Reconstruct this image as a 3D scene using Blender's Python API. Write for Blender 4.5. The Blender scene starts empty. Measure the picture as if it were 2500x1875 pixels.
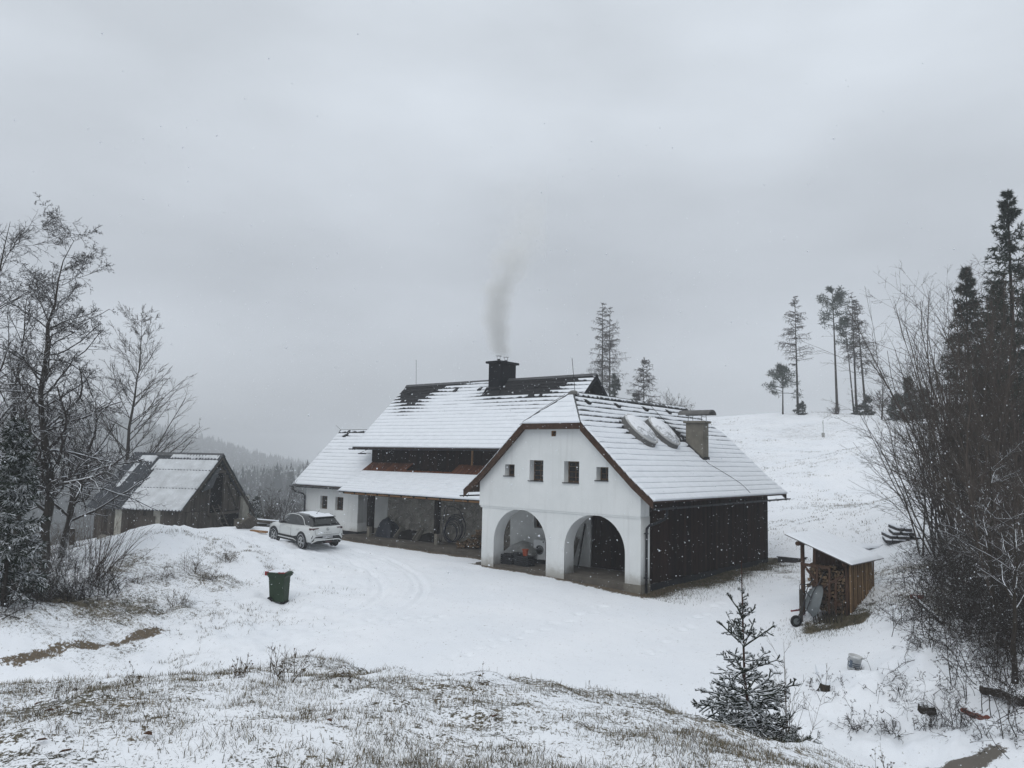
import bpy, bmesh, math, random
import numpy as np
from mathutils import Vector, Matrix, Euler
R = math.radians
scene = bpy.context.scene
COL = scene.collection
rng = np.random.default_rng(7)

# ------------------------------------------------------------------ camera
F_PX, PITCH, ROLL, CAM_H = 1913.125, R(5.4147), R(-1.2241), 4.6
cam_data = bpy.data.cameras.new('camera')
cam_data.sensor_fit = 'HORIZONTAL'
cam_data.sensor_width = 36.0
cam_data.lens = 36.0 * F_PX / 2500.0
cam_data.clip_start, cam_data.clip_end = 0.1, 3000.0
cam = bpy.data.objects.new('camera', cam_data)
COL.objects.link(cam)
_f = Vector((0, math.cos(PITCH), math.sin(PITCH)))
_r0 = Vector((1, 0, 0)); _d0 = Vector((0, math.sin(PITCH), -math.cos(PITCH)))
_r = math.cos(ROLL) * _r0 + math.sin(ROLL) * _d0
_d = -math.sin(ROLL) * _r0 + math.cos(ROLL) * _d0
cam.matrix_world = Matrix(((_r.x, -_d.x, -_f.x, 0), (_r.y, -_d.y, -_f.y, 0), (_r.z, -_d.z, -_f.z, CAM_H), (0, 0, 0, 1)))
scene.camera = cam

def ray(px, py):
    return (px - 1250) * np.array(_r) + (py - 937.5) * np.array(_d) + F_PX * np.array(_f)
def at_depth(px, py, Y):
    d = ray(px, py); p = d * Y / d[1]; p[2] += CAM_H
    return p
def at_z(px, py, z):
    d = ray(px, py); p = d * (z - CAM_H) / d[2]; p[2] += CAM_H
    return p

# ------------------------------------------------------------------ world, sun, exposure
SUN_EL, SUN_AZ = R(48), R(205)
world = bpy.data.worlds.new('World'); scene.world = world; world.use_nodes = True
wn, wl = world.node_tree.nodes, world.node_tree.links
wn.clear()
w_out = wn.new('ShaderNodeOutputWorld'); w_bg = wn.new('ShaderNodeBackground')
w_tc = wn.new('ShaderNodeTexCoord'); w_sep = wn.new('ShaderNodeSeparateXYZ')
wl.new(w_tc.outputs['Generated'], w_sep.inputs[0])
w_ramp = wn.new('ShaderNodeValToRGB')            # overcast luminance against the sine of the elevation
cr = w_ramp.color_ramp; cr.interpolation = 'EASE'
cr.elements[0].position = 0.0; cr.elements[0].color = (0.430, 0.462, 0.500, 1)
cr.elements[1].position = 1.0; cr.elements[1].color = (0.74, 0.785, 0.83, 1)
e = cr.elements.new(0.18); e.color = (0.500, 0.540, 0.592, 1)
e = cr.elements.new(0.50); e.color = (0.640, 0.692, 0.752, 1)
wl.new(w_sep.outputs['Z'], w_ramp.inputs[0])
w_map = wn.new('ShaderNodeMapping'); w_map.inputs['Scale'].default_value = (1.0, 1.0, 2.6)
w_map.inputs['Location'].default_value = (3.1, 0.4, 1.7)
wl.new(w_tc.outputs['Generated'], w_map.inputs[0])
w_noise = wn.new('ShaderNodeTexNoise'); w_noise.inputs['Scale'].default_value = 2.1
w_noise.inputs['Detail'].default_value = 5.0; w_noise.inputs['Roughness'].default_value = 0.45
wl.new(w_map.outputs[0], w_noise.inputs['Vector'])
w_rng = wn.new('ShaderNodeMapRange'); w_rng.inputs[1].default_value = 0.32; w_rng.inputs[2].default_value = 0.68
w_rng.inputs[3].default_value = 0.86; w_rng.inputs[4].default_value = 1.13
wl.new(w_noise.outputs[0], w_rng.inputs[0])
w_mul = wn.new('ShaderNodeMix'); w_mul.data_type = 'RGBA'; w_mul.blend_type = 'MULTIPLY'; w_mul.inputs[0].default_value = 1.0
wl.new(w_ramp.outputs[0], w_mul.inputs[6]); wl.new(w_rng.outputs[0], w_mul.inputs[7])
w_sky = wn.new('ShaderNodeTexSky'); w_sky.sky_type = 'NISHITA'; w_sky.sun_disc = False
w_sky.sun_elevation = SUN_EL; w_sky.sun_rotation = SUN_AZ; w_sky.dust_density = 6.0
w_sc = wn.new('ShaderNodeVectorMath'); w_sc.operation = 'SCALE'; w_sc.inputs['Scale'].default_value = 0.06
wl.new(w_sky.outputs[0], w_sc.inputs[0])
w_mix = wn.new('ShaderNodeMix'); w_mix.data_type = 'RGBA'; w_mix.inputs[0].default_value = 0.06   # the clear sky barely shows through the deck
wl.new(w_mul.outputs[2], w_mix.inputs[6]); wl.new(w_sc.outputs[0], w_mix.inputs[7])
wl.new(w_mix.outputs[2], w_bg.inputs['Color']); w_bg.inputs['Strength'].default_value = 1.0
wl.new(w_bg.outputs[0], w_out.inputs['Surface'])

sun_data = bpy.data.lights.new('sun', 'SUN'); sun_data.energy = 0.5; sun_data.angle = R(40); sun_data.color = (1, 0.97, 0.93)
sun = bpy.data.objects.new('sun', sun_data); COL.objects.link(sun)
_sd = Vector((math.cos(SUN_EL) * math.sin(SUN_AZ), math.cos(SUN_EL) * math.cos(SUN_AZ), math.sin(SUN_EL)))
sun.rotation_euler = _sd.to_track_quat('Z', 'Y').to_euler()
sun.location = (0, 0, 60)

vs = scene.view_settings
vs.view_transform = 'Standard'; vs.look = 'None'; vs.exposure = 0.16; vs.gamma = 1.0; vs.use_curve_mapping = False
scene.render.engine = 'CYCLES'
cy = scene.cycles
cy.use_denoising = True
cy.max_bounces = 6; cy.diffuse_bounces = 3; cy.glossy_bounces = 3; cy.transmission_bounces = 4
cy.transparent_max_bounces = 8; cy.volume_bounces = 2
cy.use_adaptive_sampling = True; cy.adaptive_threshold = 0.015
cy.sample_clamp_indirect = 4.0
try:
    cy.use_auto_tile = False
except Exception:
    pass

# ------------------------------------------------------------------ noise
def _hash(ix, iy, seed):
    n = (ix * 374761393 + iy * 668265263 + seed * 974634541) & 0xFFFFFFFF
    n = ((n ^ (n >> 13)) * 1274126177) & 0xFFFFFFFF
    return ((n ^ (n >> 16)) & 0xFFFF) / 65535.0
def vnoise(x, y, seed=0):
    x = np.asarray(x, float); y = np.asarray(y, float)
    ix = np.floor(x).astype(np.int64); iy = np.floor(y).astype(np.int64)
    fx = x - ix; fy = y - iy
    fx = fx * fx * (3 - 2 * fx); fy = fy * fy * (3 - 2 * fy)
    a = _hash(ix, iy, seed); b = _hash(ix + 1, iy, seed); c = _hash(ix, iy + 1, seed); d = _hash(ix + 1, iy + 1, seed)
    return (a * (1 - fx) + b * fx) * (1 - fy) + (c * (1 - fx) + d * fx) * fy
def fbm(x, y, octv=4, seed=0):
    s = 0.0; amp = 0.5; t = 0.0
    for o in range(octv):
        s = s + amp * vnoise(np.asarray(x) * 2 ** o + 17.3 * o, np.asarray(y) * 2 ** o + 5.1 * o, seed + o); t += amp; amp *= 0.5
    return s / t
def smooth(a, b, x):
    t = np.clip((np.asarray(x, float) - a) / (b - a), 0, 1); return t * t * (3 - 2 * t)

# ------------------------------------------------------------------ object helpers
def tag(o, label=None, cat=None, group=None, kind=None):
    if label: o['label'] = label
    if cat: o['category'] = cat
    if group: o['group'] = group
    if kind: o['kind'] = kind
    return o
def empty(name, loc=(0, 0, 0), rz=0.0, label=None, cat=None, group=None):
    o = bpy.data.objects.new(name, None); COL.objects.link(o)
    o.empty_display_size = 0.2; o.location = tuple(float(c) for c in loc); o.rotation_euler = (0, 0, rz)
    return tag(o, label, cat, group)
def link(name, me, mat=None, parent=None, loc=None, rot=None, smooth_shade=False):
    o = bpy.data.objects.new(name, me); COL.objects.link(o)
    if mat is not None and len(me.materials) == 0:
        for m in (mat if isinstance(mat, (list, tuple)) else [mat]): me.materials.append(m)
    if parent is not None: o.parent = parent
    if loc is not None: o.location = tuple(float(c) for c in loc)
    if rot is not None: o.rotation_euler = rot
    if smooth_shade: me.polygons.foreach_set('use_smooth', np.ones(len(me.polygons), bool))
    return o
def np_mesh(name, verts, faces):
    """verts (N,3); faces (M,k) array of equal-sized polygons, or a list of such arrays."""
    me = bpy.data.meshes.new(name)
    verts = np.ascontiguousarray(verts, dtype=np.float32)
    fl = [np.asarray(f, dtype=np.int32) for f in (faces if isinstance(faces, list) else [faces]) if len(f)]
    me.vertices.add(len(verts)); me.vertices.foreach_set('co', verts.ravel())
    loops = np.concatenate([f.ravel() for f in fl]); starts = []; off = 0
    for f in fl:
        k = f.shape[1]; starts.append(off + np.arange(len(f), dtype=np.int32) * k); off += f.size
    starts = np.concatenate(starts).astype(np.int32)
    me.loops.add(len(loops)); me.loops.foreach_set('vertex_index', loops.astype(np.int32))
    me.polygons.add(len(starts)); me.polygons.foreach_set('loop_start', starts)
    me.update(calc_edges=True)
    return me
class MB:
    """collects boxes, prisms and tubes into ONE mesh"""
    def __init__(s): s.v = []; s.f = []
    def add(s, vs, fs):
        b = len(s.v); s.v.extend([tuple(float(c) for c in q) for q in vs]); s.f.extend([tuple(b + i for i in q) for q in fs]); return s
    def box(s, x0, x1, y0, y1, z0, z1, m=None):
        vs = [(x, y, z) for z in (z0, z1) for y in (y0, y1) for x in (x0, x1)]
        if m is not None: vs = [m @ Vector(q) for q in vs]
        return s.add(vs, [(0, 2, 3, 1), (4, 5, 7, 6), (0, 1, 5, 4), (2, 6, 7, 3), (0, 4, 6, 2), (1, 3, 7, 5)])
    def bar(s, a, b, w, h, up=(0, 0, 1)):
        """rectangular bar from a to b"""
        a = Vector(a); b = Vector(b); d = (b - a); L = d.length; d.normalize()
        up = Vector(up); sx = d.cross(up)
        if sx.length < 1e-4: sx = d.cross(Vector((1, 0, 0)))
        sx.normalize(); sz = sx.cross(d)
        vs = [p + sx * i * w / 2 + sz * j * h / 2 for p in (a, b) for i, j in ((-1, -1), (1, -1), (1, 1), (-1, 1))]
        return s.add(vs, [(0, 1, 2, 3), (7, 6, 5, 4), (0, 4, 5, 1), (1, 5, 6, 2), (2, 6, 7, 3), (3, 7, 4, 0)])
    def tube(s, pts, r, n=8, cap=True):
        pts = [Vector(p) for p in pts]; rs = r if isinstance(r, (list, tuple)) else [r] * len(pts)
        b = len(s.v); prev = None
        for i, p in enumerate(pts):
            t = (pts[min(i + 1, len(pts) - 1)] - pts[max(i - 1, 0)]).normalized()
            if prev is None:
                ref = Vector((0, 0, 1)) if abs(t.z) < 0.9 else Vector((1, 0, 0))
                sx = t.cross(ref).normalized()
            else:
                sx = (prev - t * prev.dot(t)).normalized()
            prev = sx; sy = t.cross(sx)
            for k in range(n):
                a = 2 * math.pi * k / n
                s.v.append(tuple(p + (sx * math.cos(a) + sy * math.sin(a)) * rs[i]))
        for i in range(len(pts) - 1):
            for k in range(n):
                k2 = (k + 1) % n
                s.f.append((b + i * n + k, b + i * n + k2, b + (i + 1) * n + k2, b + (i + 1) * n + k))
        if cap:
            s.f.append(tuple(b + k for k in reversed(range(n)))); m = b + (len(pts) - 1) * n
            s.f.append(tuple(m + k for k in range(n)))
        return s
    def prism(s, poly, d0, d1, axes=(0, 2, 1)):
        """poly in the plane (axes[0],axes[1]) extruded along axes[2] from d0 to d1; convex or simple polygon"""
        n = len(poly); vs = []
        for d in (d0, d1):
            for a, c in poly:
                q = [0, 0, 0]; q[axes[0]] = a; q[axes[1]] = c; q[axes[2]] = d; vs.append(q)
        fs = [tuple(range(n)), tuple(reversed(range(n, 2 * n)))]
        fs += [(i, i + n, (i + 1) % n + n, (i + 1) % n) for i in range(n)]
        return s.add(vs, fs)
    def lathe(s, prof, n=20, c=(0, 0, 0), m=None):
        """prof: list of (r,z)"""
        b = len(s.v)
        for r_, z_ in prof:
            for k in range(n):
                a = 2 * math.pi * k / n; q = Vector((c[0] + r_ * math.cos(a), c[1] + r_ * math.sin(a), c[2] + z_))
                s.v.append(tuple(m @ q if m is not None else q))
        for i in range(len(prof) - 1):
            for k in range(n):
                k2 = (k + 1) % n
                s.f.append((b + i * n + k, b + i * n + k2, b + (i + 1) * n + k2, b + (i + 1) * n + k))
        return s
    def mesh(s, name):
        me = bpy.data.meshes.new(name); me.from_pydata(s.v, [], s.f); me.update()
        bm = bmesh.new(); bm.from_mesh(me); bmesh.ops.recalc_face_normals(bm, faces=bm.faces); bm.to_mesh(me); bm.free()
        return me
    def build(s, name, mat, parent=None, loc=None, rot=None, smooth_shade=False, bevel=0.0):
        o = link(name, s.mesh(name), mat, parent, loc, rot, smooth_shade)
        if bevel > 0:
            md = o.modifiers.new('bevel', 'BEVEL'); md.width = bevel; md.segments = 2; md.limit_method = 'ANGLE'; md.angle_limit = R(40)
        return o
def poly_solid(name, outer, holes, thick, mat, parent, y0=0.0):
    """a slab in the local x-z plane with holes, from y0 to y0+thick (2D curve fill, so holes come out clean)"""
    cu = bpy.data.curves.new(name, 'CURVE'); cu.dimensions = '2D'; cu.fill_mode = 'BOTH'; cu.extrude = thick / 2
    for ring in [outer] + list(holes):
        sp = cu.splines.new('POLY'); sp.points.add(len(ring) - 1); sp.use_cyclic_u = True
        for i, (a, b) in enumerate(ring): sp.points[i].co = (a, b, 0, 1)
    ob = bpy.data.objects.new(name, cu); COL.objects.link(ob)
    dg = bpy.context.evaluated_depsgraph_get()
    me = bpy.data.meshes.new_from_object(ob.evaluated_get(dg))
    bpy.data.objects.remove(ob); bpy.data.curves.remove(cu)
    me.transform(Matrix(((1, 0, 0, 0), (0, 0, -1, y0 + thick / 2), (0, 1, 0, 0), (0, 0, 0, 1))))
    me.materials.clear()
    return link(name, me, mat, parent)
def copy_tree(o, parent=None):
    c = o.copy(); COL.objects.link(c); c.parent = parent
    for ch in list(o.children): copy_tree(ch, c)
    return c

# ------------------------------------------------------------------ materials
def _new(name):
    m = bpy.data.materials.new(name); m.use_nodes = True
    nt = m.node_tree; nt.nodes.clear()
    out = nt.nodes.new('ShaderNodeOutputMaterial'); bs = nt.nodes.new('ShaderNodeBsdfPrincipled')
    nt.links.new(bs.outputs[0], out.inputs['Surface'])
    return m, nt, bs
def _mix(nt, fac, a, b):
    n = nt.nodes.new('ShaderNodeMix'); n.data_type = 'RGBA'
    for sock, val in ((n.inputs[0], fac), (n.inputs[6], a), (n.inputs[7], b)):
        if isinstance(val, (int, float)): sock.default_value = val
        elif isinstance(val, tuple): sock.default_value = val if len(val) == 4 else val + (1,)
        else: nt.links.new(val, sock)
    return n.outputs[2]
def _noise(nt, scale, detail=4, rough=0.55, vec=None, coord='Object', stretch=None):
    n = nt.nodes.new('ShaderNodeTexNoise'); n.inputs['Scale'].default_value = scale
    n.inputs['Detail'].default_value = detail; n.inputs['Roughness'].default_value = rough
    if vec is None:
        if coord == 'World':
            g = nt.nodes.new('ShaderNodeNewGeometry'); vec = g.outputs['Position']
        else:
            tc = nt.nodes.new('ShaderNodeTexCoord'); vec = tc.outputs[coord]
    if stretch is not None:
        mp = nt.nodes.new('ShaderNodeMapping'); mp.inputs['Scale'].default_value = stretch
        nt.links.new(vec, mp.inputs[0]); vec = mp.outputs[0]
    nt.links.new(vec, n.inputs['Vector'])
    return n.outputs[0]
def _range(nt, v, a, b, c=0.0, d=1.0, sm=False):
    n = nt.nodes.new('ShaderNodeMapRange'); n.clamp = True
    if sm: n.interpolation_type = 'SMOOTHSTEP'
    for i, x in enumerate((a, b, c, d)): n.inputs[i + 1].default_value = x
    nt.links.new(v, n.inputs[0]); return n.outputs[0]
def _math(nt, op, a, b=None):
    n = nt.nodes.new('ShaderNodeMath'); n.operation = op
    for sock, val in ((n.inputs[0], a), (n.inputs[1], b)):
        if val is None: continue
        if isinstance(val, (int, float)): sock.default_value = val
        else: nt.links.new(val, sock)
    return n.outputs[0]
SNOW = (0.80, 0.83, 0.87)
def mat(name, col, rough=0.7, var=0.25, scale=8.0, stretch=None, bump=0.15, bscale=None, snow=None, spec=0.3, metal=0.0,
        coord='Object', col2=None, per_object=0.0, snow_scale=9.0):
    """colour varied by noise; snow=(low, high): fresh snow lying on faces whose normal points up by that much"""
    m, nt, bs = _new(name)
    c2 = col2 or tuple(c * (1 - var) for c in col); c1 = tuple(min(1, c * (1 + var * 0.6)) for c in col)
    n1 = _noise(nt, scale, 5, 0.6, coord=coord, stretch=stretch)
    c = _mix(nt, _range(nt, n1, 0.3, 0.7), c2, c1)
    if per_object > 0:
        oi = nt.nodes.new('ShaderNodeObjectInfo')
        f = _range(nt, oi.outputs['Random'], 0, 1, 1 - per_object, 1 + per_object)
        vm = nt.nodes.new('ShaderNodeVectorMath'); vm.operation = 'SCALE'; nt.links.new(c, vm.inputs[0]); nt.links.new(f, vm.inputs['Scale'])
        c = vm.outputs[0]
    rr = rough
    if snow is not None:
        g = nt.nodes.new('ShaderNodeNewGeometry'); sp = nt.nodes.new('ShaderNodeSeparateXYZ')
        nt.links.new(g.outputs['Normal'], sp.inputs[0])
        nn = _noise(nt, snow_scale, 3, 0.6, coord='World')
        z = _math(nt, 'ADD', sp.outputs['Z'], _range(nt, nn, 0.25, 0.75, -0.35, 0.35))
        fac = _range(nt, z, snow[0], snow[1])
        c = _mix(nt, fac, c, SNOW)
    nt.links.new(c, bs.inputs['Base Color'])
    bs.inputs['Roughness'].default_value = rr; bs.inputs['Metallic'].default_value = metal
    bs.inputs['Specular IOR Level'].default_value = spec
    if bump > 0:
        bp = nt.nodes.new('ShaderNodeBump'); bp.inputs['Strength'].default_value = bump; bp.inputs['Distance'].default_value = 0.02
        nt.links.new(_noise(nt, bscale or scale * 4, 4, 0.6, coord=coord, stretch=stretch), bp.inputs['Height'])
        nt.links.new(bp.outputs[0], bs.inputs['Normal'])
    return m
M = {}
M['snow'] = mat('snow', SNOW, 0.75, 0.05, 3, bump=0.35, bscale=14, spec=0.2, coord='World')
M['plaster'] = None
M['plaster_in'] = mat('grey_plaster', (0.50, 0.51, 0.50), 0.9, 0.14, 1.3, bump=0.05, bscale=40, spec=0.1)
def plaster_mat():
    """limewashed render: faint clouding, splash dirt near the ground, a few rain streaks"""
    m, nt, bs = _new('white_plaster')
    c = _mix(nt, _range(nt, _noise(nt, 0.7, 5, 0.6), 0.3, 0.7), (0.63, 0.65, 0.645), (0.71, 0.725, 0.72))
    tc = nt.nodes.new('ShaderNodeTexCoord'); sp = nt.nodes.new('ShaderNodeSeparateXYZ'); nt.links.new(tc.outputs['Object'], sp.inputs[0])
    dz = _math(nt, 'ADD', sp.outputs['Z'], _math(nt, 'MULTIPLY', _math(nt, 'SUBTRACT', _noise(nt, 2.6, 6, 0.7), 0.5), 0.9))
    c = _mix(nt, _range(nt, dz, -0.10, 0.50, 0.70, 0.0, True), c, (0.30, 0.285, 0.25))
    st = _noise(nt, 1.0, 4, 0.6, stretch=(5.0, 5.0, 0.25))
    c = _mix(nt, _range(nt, st, 0.54, 0.78, 0.0, 0.26), c, (0.36, 0.36, 0.34))
    nt.links.new(c, bs.inputs['Base Color']); bs.inputs['Roughness'].default_value = 0.9; bs.inputs['Specular IOR Level'].default_value = 0.1
    bp = nt.nodes.new('ShaderNodeBump'); bp.inputs['Strength'].default_value = 0.12; bp.inputs['Distance'].default_value = 0.03
    nt.links.new(_noise(nt, 2.2, 5, 0.6), bp.inputs['Height']); nt.links.new(bp.outputs[0], bs.inputs['Normal'])
    return m
M['plaster'] = plaster_mat()
M['timber'] = mat('dark_timber', (0.0165, 0.0080, 0.0055), 0.85, 0.55, 5, (6, 6, 0.6), 0.3, 18, spec=0.03, per_object=0.45)
M['beam'] = mat('black_beam', (0.012, 0.010, 0.009), 0.8, 0.4, 5, (1, 5, 5), 0.3, 18, spec=0.04)
M['plinth'] = mat('dark_plinth', (0.022, 0.023, 0.026), 0.8, 0.3, 5, bump=0.2, spec=0.05)
M['verge'] = mat('brown_verge_wood', (0.055, 0.030, 0.019), 0.8, 0.45, 6, (1, 8, 1), 0.25, 20, spec=0.15)
M['shelter'] = mat('rust_brown_boards', (0.115, 0.044, 0.022), 0.85, 0.5, 6, (6, 1, 1), 0.25, 20, spec=0.1, per_object=0.3)
M['fascia'] = mat('tan_fascia_wood', (0.27, 0.145, 0.062), 0.75, 0.3, 5, (0.6, 6, 6), 0.2, 18, spec=0.2)
M['shingle'] = mat('charcoal_shingle', (0.032, 0.032, 0.034), 0.85, 0.4, 9, bump=0.4, bscale=30, spec=0.06, per_object=0.2)
M['ridge'] = mat('ridge_metal', (0.075, 0.078, 0.082), 0.6, 0.25, 4, bump=0.1, spec=0.3)
M['gutter'] = mat('black_gutter', (0.016, 0.017, 0.021), 0.5, 0.2, 4, bump=0.0, spec=0.15)
M['lead'] = mat('grey_lead', (0.115, 0.113, 0.108), 0.6, 0.3, 3, bump=0.1, spec=0.3)
M['steel'] = mat('stainless_steel', (0.45, 0.45, 0.45), 0.35, 0.1, 4, bump=0.0, metal=0.9)
M['concrete'] = mat('weathered_concrete', (0.175, 0.162, 0.135), 0.9, 0.3, 2.2, bump=0.3, bscale=22, spec=0.1)
M['slab'] = mat('concrete_slab', (0.115, 0.103, 0.088), 0.9, 0.3, 1.6, bump=0.25, bscale=20, spec=0.1)
M['chimney'] = mat('black_chimney_cladding', (0.007, 0.0075, 0.010), 0.6, 0.3, 3, bump=0.0, spec=0.08)
M['frame'] = mat('dark_window_wood', (0.105, 0.070, 0.044), 0.7, 0.3, 9, bump=0.1, spec=0.2)
M['iron'] = mat('dark_iron', (0.03, 0.03, 0.032), 0.6, 0.3, 12, bump=0.1)
M['void'] = mat('dark_interior', (0.006, 0.0055, 0.005), 0.95, 0.3, 3, bump=0.0, spec=0.05)
def glass(name, tint=(0.012, 0.013, 0.014), rough=0.08):
    m, nt, bs = _new(name)
    nt.links.new(_mix(nt, _noise(nt, 3), tint, tuple(c * 2 for c in tint)), bs.inputs['Base Color'])
    bs.inputs['Roughness'].default_value = rough; bs.inputs['Specular IOR Level'].default_value = 0.5
    return m
M['glass'] = glass('dark_glass', (0.006, 0.0065, 0.007), 0.12)
def stone_mat():
    m, nt, bs = _new('rubble_stone')
    tc = nt.nodes.new('ShaderNodeTexCoord')
    ds = nt.nodes.new('ShaderNodeTexNoise'); ds.inputs['Scale'].default_value = 3.0; nt.links.new(tc.outputs['Object'], ds.inputs['Vector'])
    vm = nt.nodes.new('ShaderNodeVectorMath'); vm.operation = 'MULTIPLY_ADD'; vm.inputs[1].default_value = (0.35, 0.35, 0.35)
    nt.links.new(ds.outputs['Color'], vm.inputs[0]); nt.links.new(tc.outputs['Object'], vm.inputs[2])
    vo = nt.nodes.new('ShaderNodeTexVoronoi'); vo.inputs['Scale'].default_value = 3.4; nt.links.new(vm.outputs[0], vo.inputs['Vector'])
    ve = nt.nodes.new('ShaderNodeTexVoronoi'); ve.feature = 'DISTANCE_TO_EDGE'; ve.inputs['Scale'].default_value = 3.4; nt.links.new(vm.outputs[0], ve.inputs['Vector'])
    sp = nt.nodes.new('ShaderNodeSeparateXYZ'); nt.links.new(vo.outputs['Color'], sp.inputs[0])
    c = _mix(nt, sp.outputs[0], (0.15, 0.144, 0.13), (0.36, 0.342, 0.30))
    c = _mix(nt, _range(nt, _noise(nt, 9, 5), 0.35, 0.75, 0, 0.6), c, (0.16, 0.148, 0.128))
    c = _mix(nt, _range(nt, _noise(nt, 0.8, 3), 0.4, 0.7, 0, 0.6), c, (0.26, 0.25, 0.225))
    joint = _range(nt, ve.outputs[0], 0.0, 0.06)
    c = _mix(nt, joint, (0.28, 0.265, 0.235), c)
    nt.links.new(c, bs.inputs['Base Color']); bs.inputs['Roughness'].default_value = 0.95; bs.inputs['Specular IOR Level'].default_value = 0.1
    bp = nt.nodes.new('ShaderNodeBump'); bp.inputs['Strength'].default_value = 0.8; bp.inputs['Distance'].default_value = 0.05
    nt.links.new(_math(nt, 'ADD', _range(nt, ve.outputs[0], 0, 0.15), _math(nt, 'MULTIPLY', _noise(nt, 14, 4), 0.5)), bp.inputs['Height']); nt.links.new(bp.outputs[0], bs.inputs['Normal'])
    return m
M['stone'] = stone_mat()
# ------------------------------------------------------------------ terrain
HO = np.array([4.96926, 29.90177]); HYAW = R(-39.4075)
HU = np.array([math.cos(HYAW), math.sin(HYAW)]); HV = np.array([-math.sin(HYAW), math.cos(HYAW)])
def hw(a, b, z=0.0):                       # house frame (along the front, into the depth, up) to world
    p = HO + a * HU + b * HV
    return np.array([p[0], p[1], z])
def hframe(x, y):
    dx = np.asarray(x) - HO[0]; dy = np.asarray(y) - HO[1]
    return dx * HU[0] + dy * HU[1], dx * HV[0] + dy * HV[1]

CP = []
def cpz(px, py, z): CP.append(at_z(px, py, z))
def cpd(px, py, Y): CP.append(at_depth(px, py, Y))
def cpw(x, y, z): CP.append(np.array([x, y, z]))
def cph(a, b, z): CP.append(hw(a, b, z))
# under the camera and the grassy bank in front of it
for x in (-14, -7, 0, 6): cpw(x, -6, 3.4); cpw(x, 0.5, 3.0)
cpw(12, 0, 2.6); cpw(20, 0, 1.6); cpw(-24, 0, 2.6)
for px, py, Y in ((0, 1875, 4.1), (600, 1875, 4.1), (1250, 1875, 4.15), (1800, 1880, 4.2),
                  (0, 1700, 7.4), (300, 1676, 7.8), (600, 1658, 8.2), (900, 1668, 8.1), (1250, 1690, 7.8), (1500, 1712, 7.6), (1700, 1760, 7.2), (1850, 1808, 6.8), (2000, 1868, 6.2)): cpd(px, py, Y)
cpw(4.6, 5.0, 2.0); cpw(6.0, 5.0, 1.2); cpw(5.2, 8.2, 0.9)
# foot of the bank
for x, y, z in ((-9, 13.2, -0.6), (-4, 13.6, -0.55), (0, 13.4, -0.6), (3.0, 12.6, -0.3), (4.0, 12.0, 0.15), (5.4, 11.2, -0.2), (7, 11, -0.7), (-5, 10.3, 1.0), (-1, 10.4, 1.0), (2.4, 10.0, 1.1), (-9, 10, 0.95)): cpw(x, y, z)
# yard and drive
for px, py, z in ((0, 1650, -0.95), (250, 1610, -0.85), (600, 1600, -0.75), (1000, 1600, -0.75), (1250, 1620, -0.78), (1600, 1600, -0.80), (680, 1466, -0.35), (1000, 1450, -0.33),
                  (1300, 1480, -0.45), (738, 1339, 0.30), (669, 1323, 0.37), (815, 1331, 0.36), (760, 1350, 0.22), (860, 1352, 0.08), (1000, 1375, -0.08), (1600, 1500, -0.55), (1800, 1500, -0.5), (1990, 1550, -0.6), (1950, 1440, -0.32),
                  (1850, 1600, -0.72), (2082, 1640, -0.55), (2200, 1690, -0.30), (2040, 1690, -0.5), (2300, 1868, -0.95), (2100, 1830, -0.95), (2480, 1700, 0.0), (2490, 1840, -0.5), (2350, 1760, -0.45)): cpz(px, py, z)
cph(-8, -0.6, -0.10); cph(-4, -0.6, -0.20); cph(0, -0.6, -0.36); cph(0.8, 3, -0.32); cph(0.8, 8, -0.24); cph(1.0, 13, -0.15); cph(-4, 6, -0.25)
cph(-12, 1.6, -0.16); cph(-16, 1.7, -0.12); cph(-20, 1.9, -0.06); cph(-24, 3.2, 0.02); cph(-27.5, 5, -0.1); cph(-15, 8, -0.2); cph(-23, 9, -0.3)
# heap of earth on the left and the slope below it
for px, py, Y in ((300, 1318, 31), (390, 1291, 33), (470, 1293, 34), (545, 1294, 36), (600, 1318, 38), (230, 1350, 30), (450, 1340, 30), (560, 1400, 29.5), (420, 1440, 27), (300, 1480, 25),
                  (150, 1480, 23.5), (200, 1545, 21.8), (0, 1500, 21), (60, 1560, 20.5), (350, 1560, 22.3), (480, 1500, 25)): cpd(px, py, Y)
cpw(-18, 40, 0.4); cpw(-21, 45, 0.0); cpw(-14, 44, 0.35); cpw(-16, 50, -0.4); cpd(610, 1283, 43); cpd(680, 1284, 45)
cpw(-18, 31, 0.2); cpw(-24, 30, -0.4); cpw(-20, 22, 0.2); cpw(-34, 36, -3); cpw(-30, 16, 0.0); cpw(-16, 58, -2.6); cpw(-28, 58, -4.5); cpw(-6, 62, -1.5); cpw(-40, 90, -11); cpw(-12, 92, -7); cpw(-70, 60, -11); cpw(-60, 20, -5)
# hill on the right
for px, py, Y in ((2176, 1317, 39), (1950, 1300, 44), (2000, 1200, 58), (1900, 1150, 66), (2150, 1220, 56), (2080, 1100, 78), (1800, 1075, 84), (1750, 1036, 98), (1850, 1018, 100), (2000, 1010, 100), (2150, 1014, 98), (2215, 1458, 24.5), (2300, 1370, 30), (2100, 1420, 27.5), (2250, 1540, 21)): cpd(px, py, Y)
cpw(23, 33, 2.2); cpw(18.5, 22, 1.2); cpw(26, 44, 4.2); cpw(30, 28, 4.0); cpw(34, 60, 8.0); cpw(15, 13, 0.4); cpw(24, 12, 2.0); cpw(55, 50, 13.0); cpw(60, 95, 15.0)
cpw(14, 112, 9.0); cpw(42, 122, 10.8); cpw(60, 135, 11.5); cpw(5, 100, 4.0); cpw(0, 78, 0.5); cpw(20, 150, 5.0); cpw(60, 190, 4.0); cpw(-30, 150, -14)
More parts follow.
